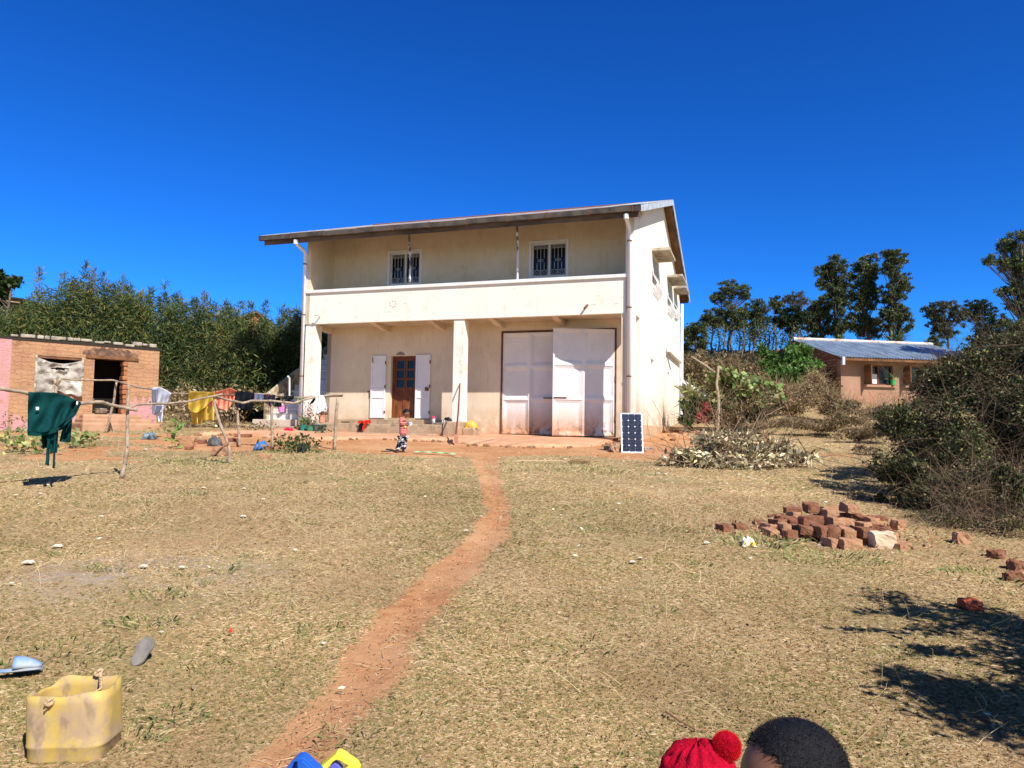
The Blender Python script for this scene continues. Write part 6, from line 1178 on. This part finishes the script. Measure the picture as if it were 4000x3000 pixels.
for px, py, w, lb in [(2470, 2205, .08, 'white scrap of paper in the middle of the right lawn'), (2500, 2190, .06, 'small torn white scrap beside the larger one on the right lawn'), (1820, 2082, .07, 'white scrap lying on the left edge of the path'), (1880, 2025, .05, 'small white scrap above the one on the path edge'), (2570, 1855, .12, 'white scrap at the front of the branch heap'), (2600, 1857, .1, 'pale leaf-like scrap beside the white one by the branch heap'), (2925, 1870, .10, 'white scrap in the grass right of the branch heap'), (2952, 1877, .07, 'smaller white scrap in the grass right of the branch heap'),
        (795, 1912, .09, 'peach coloured scrap in the left lawn'), (952, 1915, .09, 'white scrap in the upper left lawn'), (158, 1935, .08, 'white scrap below the robe shadow'), (1028, 1957, .08, 'white scrap with pale fluff at the grass edge near the straight post'), (568, 1760, .14, 'crumpled white bag scrap in the grass by the knobbly post'), (395, 2025, .08, 'white scrap left of the ashy patch'), (950, 2025, .1, 'pale curled scrap in the middle of the left lawn'), (225, 2145, .14, 'pale plastic scrap in the ashy patch'), (110, 2210, .14, 'grey-white plastic film at the left of the ashy patch'), (560, 2225, .10, 'flat pale cardboard bit on the ashy patch'), (710, 2228, .08, 'white curled scrap at the right of the ashy patch'), (45, 2290, .05, 'small white pebble-like scrap at the lower left'), (2760, 2130, .1, 'small pale scrap on the left of the brick heap')]:
    p = g(px, py); heapcloth('paper_scrap', lb, p+Vector((0, 0, .018)), w*.6, w*.4, w*.16, wp, cat='litter', seed=px % 7)
p = g(900, 2493); o = tag(MB().lathe([(.009, 0), (.011, .012), (.004, .024)], p+Vector((0, 0, .03)), 7, capt=True).build('flower', M('scarlet', (.85, .05, .02)), None), 'tiny scarlet flower bud in the lower left lawn', 'flower')
# fallen stick behind the hat
A = [g(2600, 2808), g(2650, 2840), g(2720, 2868), g(2790, 2872)]; o = MB().tube([q+Vector((0, 0, .03-.006*i)) for i, q in enumerate(A)], [.006, .005, .004, .002], 6).build('fallen_twig', M('reddish_twig', (.20, .08, .05), (.40, .24, .12), scale=6, rough=.9), None); tag(o, 'curved reddish twig lying in the grass behind the red hat', 'twig')

# ================================================================== CUT-OPEN JERRYCAN BUCKET
bc = g(214, 3000); bc.y += .13; bk_ = empty('cut_jerrycan', (bc.x, bc.y, gz(bc.x, bc.y)-.01), R(6), 'dirty yellow jerrycan cut open as a bucket with a rope handle, at the lower left', 'bucket')
bm_ = M('dirty_yellow_plastic', (.60, .42, .11), (.47, .33, .20), scale=8, lo=.40, hi=.56, map_scale=(1, 1, .55), rough=.55, spec=.3, bump=.25, bscale=14, layers=[((.52, .38, .27), 9, .50, .64, None, (2, .13, .02), .95), ((.22, .16, .10), 16, .54, .68, (1, 1, .6), None, .65), ((.72, .52, .10), 5, .56, .66, None, None, .7)], trans=.12)
hw, hd, rad = .160, .115, .06; NA = 72; V = []; rows = [(0, .93), (.012, .97), (.058, .975), (.064, 1.012), (.072, 1.012), (.080, 1.0), (.13, 1.0), (.19, 1.0), (.24, 1.0)]
for k in range(NA):
    q = 2*math.pi*k/NA; cx, sx = math.cos(q), math.sin(q); e4 = 5.2; r_ = (abs(cx/hw)**e4+abs(sx/hd)**e4)**(-1/e4); x, y = cx*r_, sx*r_
    top = .272+.018*ss(-.1, .18, x)+.020*math.exp(-((x+.085)/.05)**2)*(1 if y > 0 else 0)-.028*math.exp(-((x+.152)/.02)**2)*(1 if y > 0 else 0)+.004*math.sin(q*5)
    for z, s_ in rows+[(top, 1.0)]: V.append((x*s_+.006*math.sin(z*14+q*2), y*s_+.004*math.sin(q*3+z*9), z))
nr = len(rows)+1
MB().add(V, [(k*nr+i, ((k+1) % NA)*nr+i, ((k+1) % NA)*nr+i+1, k*nr+i+1) for k in range(NA) for i in range(nr-1)]+[tuple(k*nr for k in range(NA))[::-1]]).build('bucket_body', bm_, bk_, smooth=True, weld=False, solid=.005)
ropem = M('hemp_rope', (.60, .43, .26), (.40, .26, .15), scale=60, rough=.95, bump=.9, bscale=120)
def rope(pts, r, nm):
    P = []; 
    for i in range(len(pts)-1):
        for k in range(10): P.append(Vector(pts[i]).lerp(Vector(pts[i+1]), k/10))
    mb = MB()
    for s_ in (0, math.pi): mb.tube([p+Vector((math.cos(i*.9+s_), math.sin(i*.9+s_), math.cos(i*.9+s_)))*r*.55 for i, p in enumerate(P)], r*.75, 6)
    return mb.build(nm, ropem, bk_, smooth=True, weld=False)
rope([(.045, .116, .295), (.062, .08, .275), (.085, .035, .255), (.07, -.03, .245), (.015, -.065, .255), (-.045, -.10, .26), (-.05, -.122, .245), (-.068, -.127, .22)], .0062, 'rope_handle')
for (x, y, z) in ((.040, .113, .298), (-.05, -.120, .256)):
    mb = MB()
    for k in range(3): mb.tube([(x+.013*math.cos(t+k)*(1 if k != 1 else .4), y+.013*math.sin(t*1.0+k*2)*(.5 if k == 1 else 1), z+.011*math.sin(t+k*1.3)) for t in np.linspace(0, 6.28, 12)], .0062, 6)
    mb.build('rope_knot', ropem, bk_, smooth=True, weld=False)

# ================================================================== PLASTIC TOYS AT THE LOWER EDGE
def tp(px, py, Y): return atY(px-12, py+6, Y)
bp_ = M('bright_blue_plastic', (.012, .10, .48), rough=.35, spec=.5); yp = M('lemon_plastic', (.85, .70, .06), rough=.35, spec=.5); pup = M('violet_blue_plastic', (.10, .12, .50), rough=.4)
Yt = 2.78
def ring(name, outer, inner, Y, dep, mat, parent, bev=.004):
    n = len(outer); V = []
    for pts, yy in ((outer, Y), (inner, Y), (outer, Y+dep), (inner, Y+dep)): V += [tuple(tp(a, b, yy)-parent.location) if yy == Y else tuple(tp(a, b, Y)+Vector((0, dep, 0))-parent.location) for a, b in pts]
    F_ = []
    for i in range(n):
        j = (i+1) % n; F_ += [(i, j, n+j, n+i), (2*n+i, 3*n+i, 3*n+j, 2*n+j), (i, 2*n+i, 2*n+j, j), (n+i, n+j, 3*n+j, 3*n+i)]
    return MB().add(V, F_).build(name, mat, parent, bevel=bev)
tc_ = tp(1190, 3020, Yt); e = empty('toy_cab', tc_, 0, 'bright blue plastic toy truck cab with a square hole, at the bottom edge', 'toy')
ring('cab_shell', [(1110, 3100), (1116, 3014), (1150, 2972), (1172, 2954), (1192, 2953), (1206, 2962), (1262, 3014), (1262, 3100)], [(1140, 3080), (1146, 3010), (1155, 2986), (1160, 2972), (1170, 2969), (1176, 2980), (1172, 2994), (1160, 3080)], Yt, .05, bp_, e)
o = MB(); o.add([tuple(tp(a, b, Yt)+Vector((0, .035, 0))-tc_) for a, b in [(1112, 3090), (1118, 3014), (1176, 2958), (1200, 2962), (1258, 3014), (1258, 3090)]], [(0, 1, 2, 3, 4, 5)]); o.build('cab_wall', bp_, e, solid=.004)
o = MB(); o.prism([(1174, 2975), (1196, 2962), (1240, 3004), (1178, 2999)], lambda a, b, s: tp(a, b, Yt)+Vector((0, -.008+.012*s, 0))-tc_); o.build('cab_fold', bp_, e, bevel=.003)
tc_ = tp(1330, 3020, Yt+.05); e = empty('toy_tray', tc_, 0, 'lemon yellow plastic toy tray frame with violet insert, at the bottom edge', 'toy')
ring('tray_frame', [(1240, 3060), (1258, 2996), (1322, 2942), (1334, 2941), (1350, 2950), (1402, 2986), (1412, 3005), (1412, 3060)], [(1276, 3060), (1284, 3004), (1312, 2968), (1328, 2960), (1340, 2964), (1374, 2985), (1358, 2998), (1350, 3060)], Yt+.05, .05, yp, e)
MB().prism([(1290, 3060), (1296, 2996), (1314, 2980), (1330, 2990), (1342, 3004), (1342, 3060)], lambda a, b, s: tp(a, b, Yt+.05)+Vector((0, .015+.03*s, 0))-tc_).build('tray_insert', pup, e, bevel=.004)

# ================================================================== PEOPLE
skinm = M('brown_skin', (.20, .085, .045), (.17, .07, .035), scale=12, rough=.5, spec=.4)
hairm = M('short_black_hair', (.005, .005, .007), (.010, .009, .011), scale=90, rough=.55, spec=.2, bump=.8, bscale=260, bdist=.004)
def skin(name, joints, edges, radii, mat, parent, sub=2, root=0):
    me = bpy.data.meshes.new(name); me.from_pydata([tuple(j) for j in joints], edges, []); o = bpy.data.objects.new(name, me); COL.objects.link(o); o.parent = parent
    sk = o.modifiers.new('skin', 'SKIN'); sk.use_smooth_shade = True; sb = o.modifiers.new('sub', 'SUBSURF'); sb.levels = sub; sb.render_levels = sub
    for i, r_ in enumerate(radii):
        q_ = me.skin_vertices[0].data[i]; q_.radius = (r_, r_) if not isinstance(r_, tuple) else r_; q_.use_root = (i == root)
    me.materials.append(mat); return o
def ellipsoid(name, c, r, mat, parent, rot=None, seg=24, keep=None, fn=None):
    bm = bmesh.new(); bmesh.ops.create_uvsphere(bm, u_segments=seg, v_segments=seg*2//3, radius=1)
    if keep: bmesh.ops.delete(bm, geom=[v for v in bm.verts if not keep(v.co)], context='VERTS')
    for v in bm.verts:
        p = Vector((v.co.x*r[0], v.co.y*r[1], v.co.z*r[2])); 
        if fn: p = fn(p)
        v.co = (rot @ p if rot else p)+Vector(c)
    me = bpy.data.meshes.new(name); bm.to_mesh(me); bm.free(); me.materials.append(mat); me.polygons.foreach_set('use_smooth', [True]*len(me.polygons))
    o = bpy.data.objects.new(name, me); COL.objects.link(o); o.parent = parent; return o
def hand(wrist, fwd, up, s, parts_j, parts_e, parts_r, root_i):     # palm, four curled fingers and a thumb appended to a skin skeleton
    f = fwd.normalized(); u = up.normalized(); sd_ = f.cross(u).normalized(); b0 = len(parts_j); parts_j.append(wrist+f*.03*s); parts_r.append(.016*s); parts_e.append((root_i, b0))
    parts_j.append(wrist+f*.055*s); parts_r.append(.019*s); parts_e.append((b0, b0+1))
    for k in range(4):
        o_ = sd_*(k-1.5)*.014*s; l_ = (.8, 1, .93, .72)[k]; a = len(parts_j); parts_j += [wrist+f*.075*s+o_, wrist+f*(.075+.028*l_)*s+o_-u*.008*s, wrist+f*(.075+.040*l_)*s+o_-u*.028*s]; parts_r += [.0072*s, .0065*s, .0052*s]; parts_e += [(b0+1, a), (a, a+1), (a+1, a+2)]
    a = len(parts_j); parts_j += [wrist+f*.045*s-sd_*.028*s, wrist+f*.070*s-sd_*.036*s-u*.016*s]; parts_r += [.0085*s, .0065*s]; parts_e += [(b0, a), (a, a+1)]
# --- the child standing before the terrace, looking down at a cup
k5 = lambda x, y: (1500+x*.14472, 1560+y*.14467)
Yc = g(1566, 1768).y; cb = g(1560, 1768); kid = empty('person', cb, 0, 'small child in striped pink top and patterned trousers, standing with a white cup', 'person')
def J(x, y, dy=0): p = atY(*k5(x, y), Yc); return Vector((p.x, p.y+dy, p.z))-cb
jt = [J(515, 985), J(520, 870), J(520, 740), J(510, 600), J(505, 520), J(530, 470), J(590, 420), J(618, 375), J(625, 330)]
ed = [(i, i+1) for i in range(8)]; rd = [(.082, .075), (.084, .075), (.082, .075), (.080, .085), (.060, .07), .034, .062, .076, .060]
def limb(ps, rs, src): 
    a = src
    for p, r_ in zip(ps, rs): jt.append(p); rd.append(r_); ed.append((a, len(jt)-1)); a = len(jt)-1
    return a
w_ = limb([J(485, 560, -.085), J(468, 660, -.10), J(560, 665, -.10), J(625, 650, -.08)], [.036, .030, .026, .020], 4); hand(J(625, 650, -.08), J(680, 645, -.05)-J(625, 650, -.08), Vector((0, 0, 1)), .62, jt, ed, rd, w_)
w_ = limb([J(500, 565, .085), J(490, 680, .09), J(570, 710, .06), J(620, 700, .02)], [.036, .030, .026, .020], 4); hand(J(620, 700, .02), J(670, 690, -.02)-J(620, 700, .02), Vector((0, 0, 1)), .62, jt, ed, rd, w_)
limb([J(500, 1010, -.045), J(440, 1200, -.045), J(350, 1380, -.04), J(340, 1405, -.04), J(410, 1418, -.045)], [.052, .042, .028, .026, .022], 0)
limb([J(530, 1010, .045), J(540, 1200, .045), J(500, 1370, .05), J(495, 1395, .05), J(560, 1405, .05)], [.052, .042, .028, .026, .022], 0)
skin('body', jt, ed, rd, skinm, kid)
stripe = fabric('striped_pink_knit', (.72, .22, .20), layers=[]); nt = stripe.node_tree; wv = nt.nodes.new('ShaderNodeTexWave'); wv.bands_direction = 'Z'; wv.inputs['Scale'].default_value = 8; wv.inputs['Distortion'].default_value = 1.6; wv.inputs['Detail'].default_value = 1
tcn = nt.nodes.new('ShaderNodeTexCoord'); nt.links.new(tcn.outputs['Object'], wv.inputs[0]); rp = nt.nodes.new('ShaderNodeValToRGB'); rp.color_ramp.elements[0].position = .38; rp.color_ramp.elements[0].color = (.30, .02, .035, 1); rp.color_ramp.elements[1].position = .50; rp.color_ramp.elements[1].color = (.80, .30, .26, 1)
nt.links.new(wv.outputs['Fac'], rp.inputs[0]); nt.links.new(rp.outputs[0], nt.nodes['Principled BSDF'].inputs['Base Color'])
sj = [J(520, 985), J(520, 880), J(520, 740), J(508, 600), J(505, 515), J(520, 478), J(483, 560, -.088), J(466, 662, -.103), J(555, 667, -.10), J(598, 655, -.09), J(500, 565, .088), J(490, 682, .09), J(565, 710, .065)]
skin('shirt', sj, [(0, 1), (1, 2), (2, 3), (3, 4), (4, 5), (4, 6), (6, 7), (7, 8), (8, 9), (4, 10), (10, 11), (11, 12)], [(.108, .10), (.104, .10), (.100, .095), (.096, .10), (.075, .088), .045, .050, .046, .040, .036, .050, .046, .038], stripe, kid)
tro = fabric('black_white_print', (.012, .014, .035), (.75, .74, .78), scale=17, lo=.52, hi=.55, det=2)
tj = [J(515, 975), J(500, 1030, -.045), J(440, 1200, -.045), J(375, 1340, -.04), J(355, 1375, -.04), J(530, 1030, .045), J(540, 1200, .045), J(515, 1340, .05), J(508, 1375, .05)]
skin('trousers', tj, [(0, 1), (1, 2), (2, 3), (3, 4), (0, 5), (5, 6), (6, 7), (7, 8)], [(.098, .09), .078, .068, .060, .058, .078, .068, .060, .058], tro, kid)
for x, y, dy in ((380, 1418, -.045), (535, 1406, .05)):
    p = J(x, y, dy); MB().prism([(-.075, -.035), (.075, -.03), (.085, 0), (.075, .03), (-.075, .035)], lambda a, b, s: (p.x+a, p.y+b, p.z-.028+.012*s)).build('sandal', M('dark_sandal', (.03, .02, .02)), kid, bevel=.004)
hc = J(617, 365); ax = (J(640, 285)-J(590, 440)).normalized()
Rm = Matrix.Rotation(R(16), 4, 'Y')
ellipsoid('hair', hc+Vector((-.006, 0, .012)), (.085, .074, .084), hairm, kid, Rm, keep=lambda c: (c.z > -.05-.9*(c.x < -.2)*.6+.55*max(0, c.x)), fn=None)
ellipsoid('nose', J(672, 415), (.012, .010, .012), skinm, kid); ellipsoid('ear', J(575, 385, -.073), (.014, .008, .020), skinm, kid)
for dy in (-.045,): ellipsoid('eye', J(655, 385, dy), (.006, .008, .005), M('dark_eye', (.01, .008, .008), rough=.2), kid); ellipsoid('mouth', J(640, 455, -.03), (.012, .014, .006), M('lip', (.22, .07, .06)), kid)
cpp = J(705, 660, -.07); cu = empty('white_cup', cb+cpp, 0, 'white enamel cup held by the small child', 'cup')
tdir = (J(735, 660, -.11)-cpp).normalized(); rq = tdir.to_track_quat('Z', 'Y').to_matrix().to_4x4()
o = MB(); o.lathe([(.036, -.045), (.038, .045), (.042, .05), (.034, .05), (.032, -.035), (.001, -.035)], (0, 0, 0), 18); o.v = [tuple(rq @ Vector(v)) for v in o.v]; o.build('cup_body', M('white_enamel_cup', (.80, .82, .84), rough=.3), cu, smooth=True)
ellipsoid('food_patch', J(585, 740, -.105), (.030, .012, .022), M('yellow_cloth_bit', (.75, .55, .12)), kid)

# --- two children close to the camera, only the tops of their heads in the picture
def close_child(base, head, hr, faced, label, shirtm, hat=None):
    root = empty('person', (base.x, base.y, gz(base.x, base.y)), 0, label, 'person'); O = root.location.copy(); h = head-O; f = faced.normalized(); sd_ = Vector((-f.y, f.x, 0)).normalized(); Hh = h.z+hr[2]; up = Vector((0, 0, 1))
    jt = []; ed = []; rd = []; chin = h.z-hr[2]*.95; hip = Hh*.48; sh = chin-Hh*.035
    c = h-f*hr[0]*.1
    js = [Vector((c.x, c.y, hip)), Vector((c.x, c.y, hip+(sh-hip)*.45)), Vector((c.x, c.y, sh-(sh-hip)*.12)), Vector((c.x, c.y, sh)), Vector((c.x, c.y, chin+.01)), Vector((h.x, h.y, h.z-hr[2]*.45))+f*.008, Vector((h.x, h.y, h.z+hr[2]*.12))-f*.004, Vector((h.x, h.y, h.z+hr[2]*.48))-f*.006]
    jt += js; ed += [(i, i+1) for i in range(7)]; w = Hh*.075; rd += [(w*1.05, w*.85), (w*.95, w*.8), (w*1.1, w*.85), (w*.7, w*.6), w*.38, hr[1]*.66, hr[1]*.93, hr[1]*.70]
    def lm(ps, rs, src):
        a = src
        for p, r_ in zip(ps, rs): jt.append(p); rd.append(r_); ed.append((a, len(jt)-1)); a = len(jt)-1
        return a
    for s in (-1, 1):
        S = sd_*s; a = lm([Vector((c.x, c.y, sh-.03))+S*Hh*.105, Vector((c.x, c.y, sh-Hh*.17))+S*Hh*.125, Vector((c.x, c.y, sh-Hh*.29))+S*Hh*.12+f*Hh*.05], [w*.48, w*.38, w*.26], 3); hand(jt[a], Vector((0, 0, -1))+f*.3, f, Hh*.72, jt, ed, rd, a)
        lm([Vector((c.x, c.y, hip-.04))+S*w*.62, Vector((c.x, c.y, Hh*.26))+S*w*.7+f*.01, Vector((c.x, c.y, .05))+S*w*.7, Vector((c.x, c.y, .025))+S*w*.7+f*.02, Vector((c.x, c.y, .022))+S*w*.8+f*Hh*.10], [w*.68, w*.48, w*.30, w*.28, w*.22], 0)
    skin('body', jt, ed, rd, skinm, root)
    skin('shirt', [js[0]-up*.02, js[1], js[2], js[3]-up*.005]+[Vector((c.x, c.y, sh-.03))+sd_*s*Hh*.105 for s in (-1, 1)]+[Vector((c.x, c.y, sh-Hh*.15))+sd_*s*Hh*.122 for s in (-1, 1)], [(0, 1), (1, 2), (2, 3), (3, 4), (3, 5), (4, 6), (5, 7)], [(w*1.3, w*1.1), (w*1.2, w*1.05), (w*1.3, w*1.1), (w*.8, w*.75), w*.62, w*.62, w*.56, w*.56], shirtm, root)
    skin('shorts', [js[0]]+[Vector((c.x, c.y, hip-.05))+sd_*s*w*.66 for s in (-1, 1)]+[Vector((c.x, c.y, Hh*.29))+sd_*s*w*.74 for s in (-1, 1)], [(0, 1), (0, 2), (1, 3), (2, 4)], [(w*1.25, w*1.05), w*.9, w*.9, w*.75, w*.75], fabric('navy_shorts', (.03, .04, .09)), root)
    fr_ = Matrix(((f.x, sd_.x, 0), (f.y, sd_.y, 0), (0, 0, 1))).to_4x4() @ Matrix.Rotation(R(-5), 4, 'Y')
    ellipsoid('face', h+f*.004, (hr[0]*.96, hr[1]*.96, hr[2]*.97), skinm, root, fr_)
    ellipsoid('nose', h+f*hr[0]*1.0-up*hr[2]*.25, (.012, .012, .016), skinm, root, fr_)
    for s in (-1, 1):
        ellipsoid('eye', h+f*hr[0]*.90+sd_*s*hr[1]*.38-up*hr[2]*.05, (.006, .012, .007), M('dark_eye', (0, 0, 0)), root, fr_)
        ellipsoid('ear', h+sd_*s*hr[1]*.97-up*hr[2]*.18, (.018, .009, .026), skinm, root, fr_)
    ellipsoid('mouth', h+f*hr[0]*.90-up*hr[2]*.52, (.006, .02, .007), M('lip', (0, 0, 0)), root, fr_)
    return root, h, fr_, f, sd_
hY = 1.06; hr1 = (.077, .064, .075)
hcn = atY(3103, 2822, hY)-Vector((0, 0, hr1[2]+.001)); f1 = Vector((-1, -.28, 0))
kd, h, fr_, f, sd_ = close_child(Vector((hcn.x, hcn.y, 0)), hcn, hr1, f1, 'child close to the camera, only cropped black hair and forehead showing at the bottom edge', fabric('blue_tshirt', (.06, .12, .30)))
def hairline(c): return c.z > -.25+1.0*max(0, c.x)**1.1-.35*(c.x < 0)
ellipsoid('hair', h+Vector((0, 0, .002)), (hr1[0]*1.025, hr1[1]*1.03, hr1[2]*1.03), hairm, kd, fr_, seg=48, keep=hairline)
n = 26000; d0 = unit(RNG.normal(size=(n, 3))); fade = (d0[:, 2]+.25-1.0*np.maximum(d0[:, 0], 0)+.35*(d0[:, 0] < 0)); k = (fade > -.06) & (RNG.random(n) < np.clip(.35+fade*2.4, 0, 1)); d0 = d0[k]; n = len(d0); fm = np.array(fr_.to_3x3())
A = (d0*[hr1[0]*1.01, hr1[1]*1.01, hr1[2]*1.01])@fm.T+np.array(h); nn = unit(d0@fm.T); dr_ = unit(nn*.30+RNG.normal(size=(n, 3))*.38+np.array([-.25, -.1, .0])); B_ = A+dr_*(.0055+.005*RNG.random((n, 1))); s_ = unit(np.cross(dr_, RNG.normal(size=(n, 3))))*.00045
npmesh('hair_strands', np.stack([A-s_, A+s_, B_], 1).reshape(-1, 3), 3, M('hair_strand', (0, 0, 0), vcol=True, rough=.5, spec=.22), kd, np.clip(pal([(.004, .004, .006), (.008, .007, .009), (.018, .012, .010)], n)*(1+1.1*np.clip(np.array([mnoise.noise(Vector(q)*6) for q in d0])[:, None]+.1, -.6, 1))+np.array([.030, .015, .010])*np.clip(.35-fade[:, None] if False else .30-(d0[:, 2:3]+.1), 0, .5), .002, 1))
hY = 1.36; hr2 = (.072, .064, .078); hcn = atY(2735, 2908, hY)-Vector((0, 0, hr2[2]+.012)); f2 = Vector((.3, -1, 0))
kd, h, fr_, f, sd_ = close_child(Vector((hcn.x, hcn.y, 0)), hcn, hr2, f2, 'smaller child in a red bobble hat at the bottom edge', fabric('grey_pullover', (.22, .22, .24)))
redk = fabric('red_knit_wool', (.55, .004, .032), (.42, .003, .024), scale=40, bump=1.0, bscale=140, bdist=.01)
def hatf(p): 
    p = p.copy(); t = p.z/(hr2[2]*1.2); p += Vector((0, 0, .004*math.sin(math.atan2(p.y, p.x)*14))) ; return p*(1+.018*math.sin(p.z*260)+.02*math.sin(p.x*70+p.y*50))
hat = ellipsoid('bobble_hat', h+Vector((0, 0, .004)), (hr2[0]*1.13, hr2[1]*1.18, hr2[2]*1.16), redk, kd, fr_, seg=64, keep=lambda c: c.z > -.35, fn=hatf)
pc = atY(2838, 2916, hY-.01)-kd.location
ellipsoid('bobble', pc, (.0235, .0235, .0245), redk, hat, seg=32, fn=lambda p: p*(1+.05*mnoise.noise(p*120)))
n = 9000; d0 = unit(RNG.normal(size=(n, 3))); A = d0*.0225+np.array(pc); B_ = A+unit(d0+RNG.normal(size=(n, 3))*.35)*(.003+.0035*RNG.random((n, 1))); s_ = unit(np.cross(B_-A, RNG.normal(size=(n, 3))))*.0004
npmesh('bobble_fluff', np.stack([A-s_, A+s_, B_], 1).reshape(-1, 3), 3, M('red_fluff', (0, 0, 0), vcol=True, rough=.9, trans=.2), hat, pal([(.75, .006, .02), (.55, .004, .015)], n))
n = 12000; d0 = unit(RNG.normal(size=(n, 3))); d0 = d0[d0[:, 2] > -.2]; n = len(d0); A = (d0*[hr2[0]*1.13, hr2[1]*1.18, hr2[2]*1.16])@np.array(fr_.to_3x3()).T+np.array(h)+[0, 0, .004]; B_ = A+unit(d0+RNG.normal(size=(n, 3))*.8)*.003; s_ = unit(np.cross(B_-A, RNG.normal(size=(n, 3))))*.0003
npmesh('wool_fuzz', np.stack([A-s_, A+s_, B_], 1).reshape(-1, 3), 3, M('red_fluff', (0, 0, 0)), hat, pal([(.70, .006, .03), (.5, .004, .015)], n))
ec = atY(2612, 2985, hY)-kd.location; ellipsoid('hat_knob', ec, (.012, .012, .014), redk, hat, seg=16)
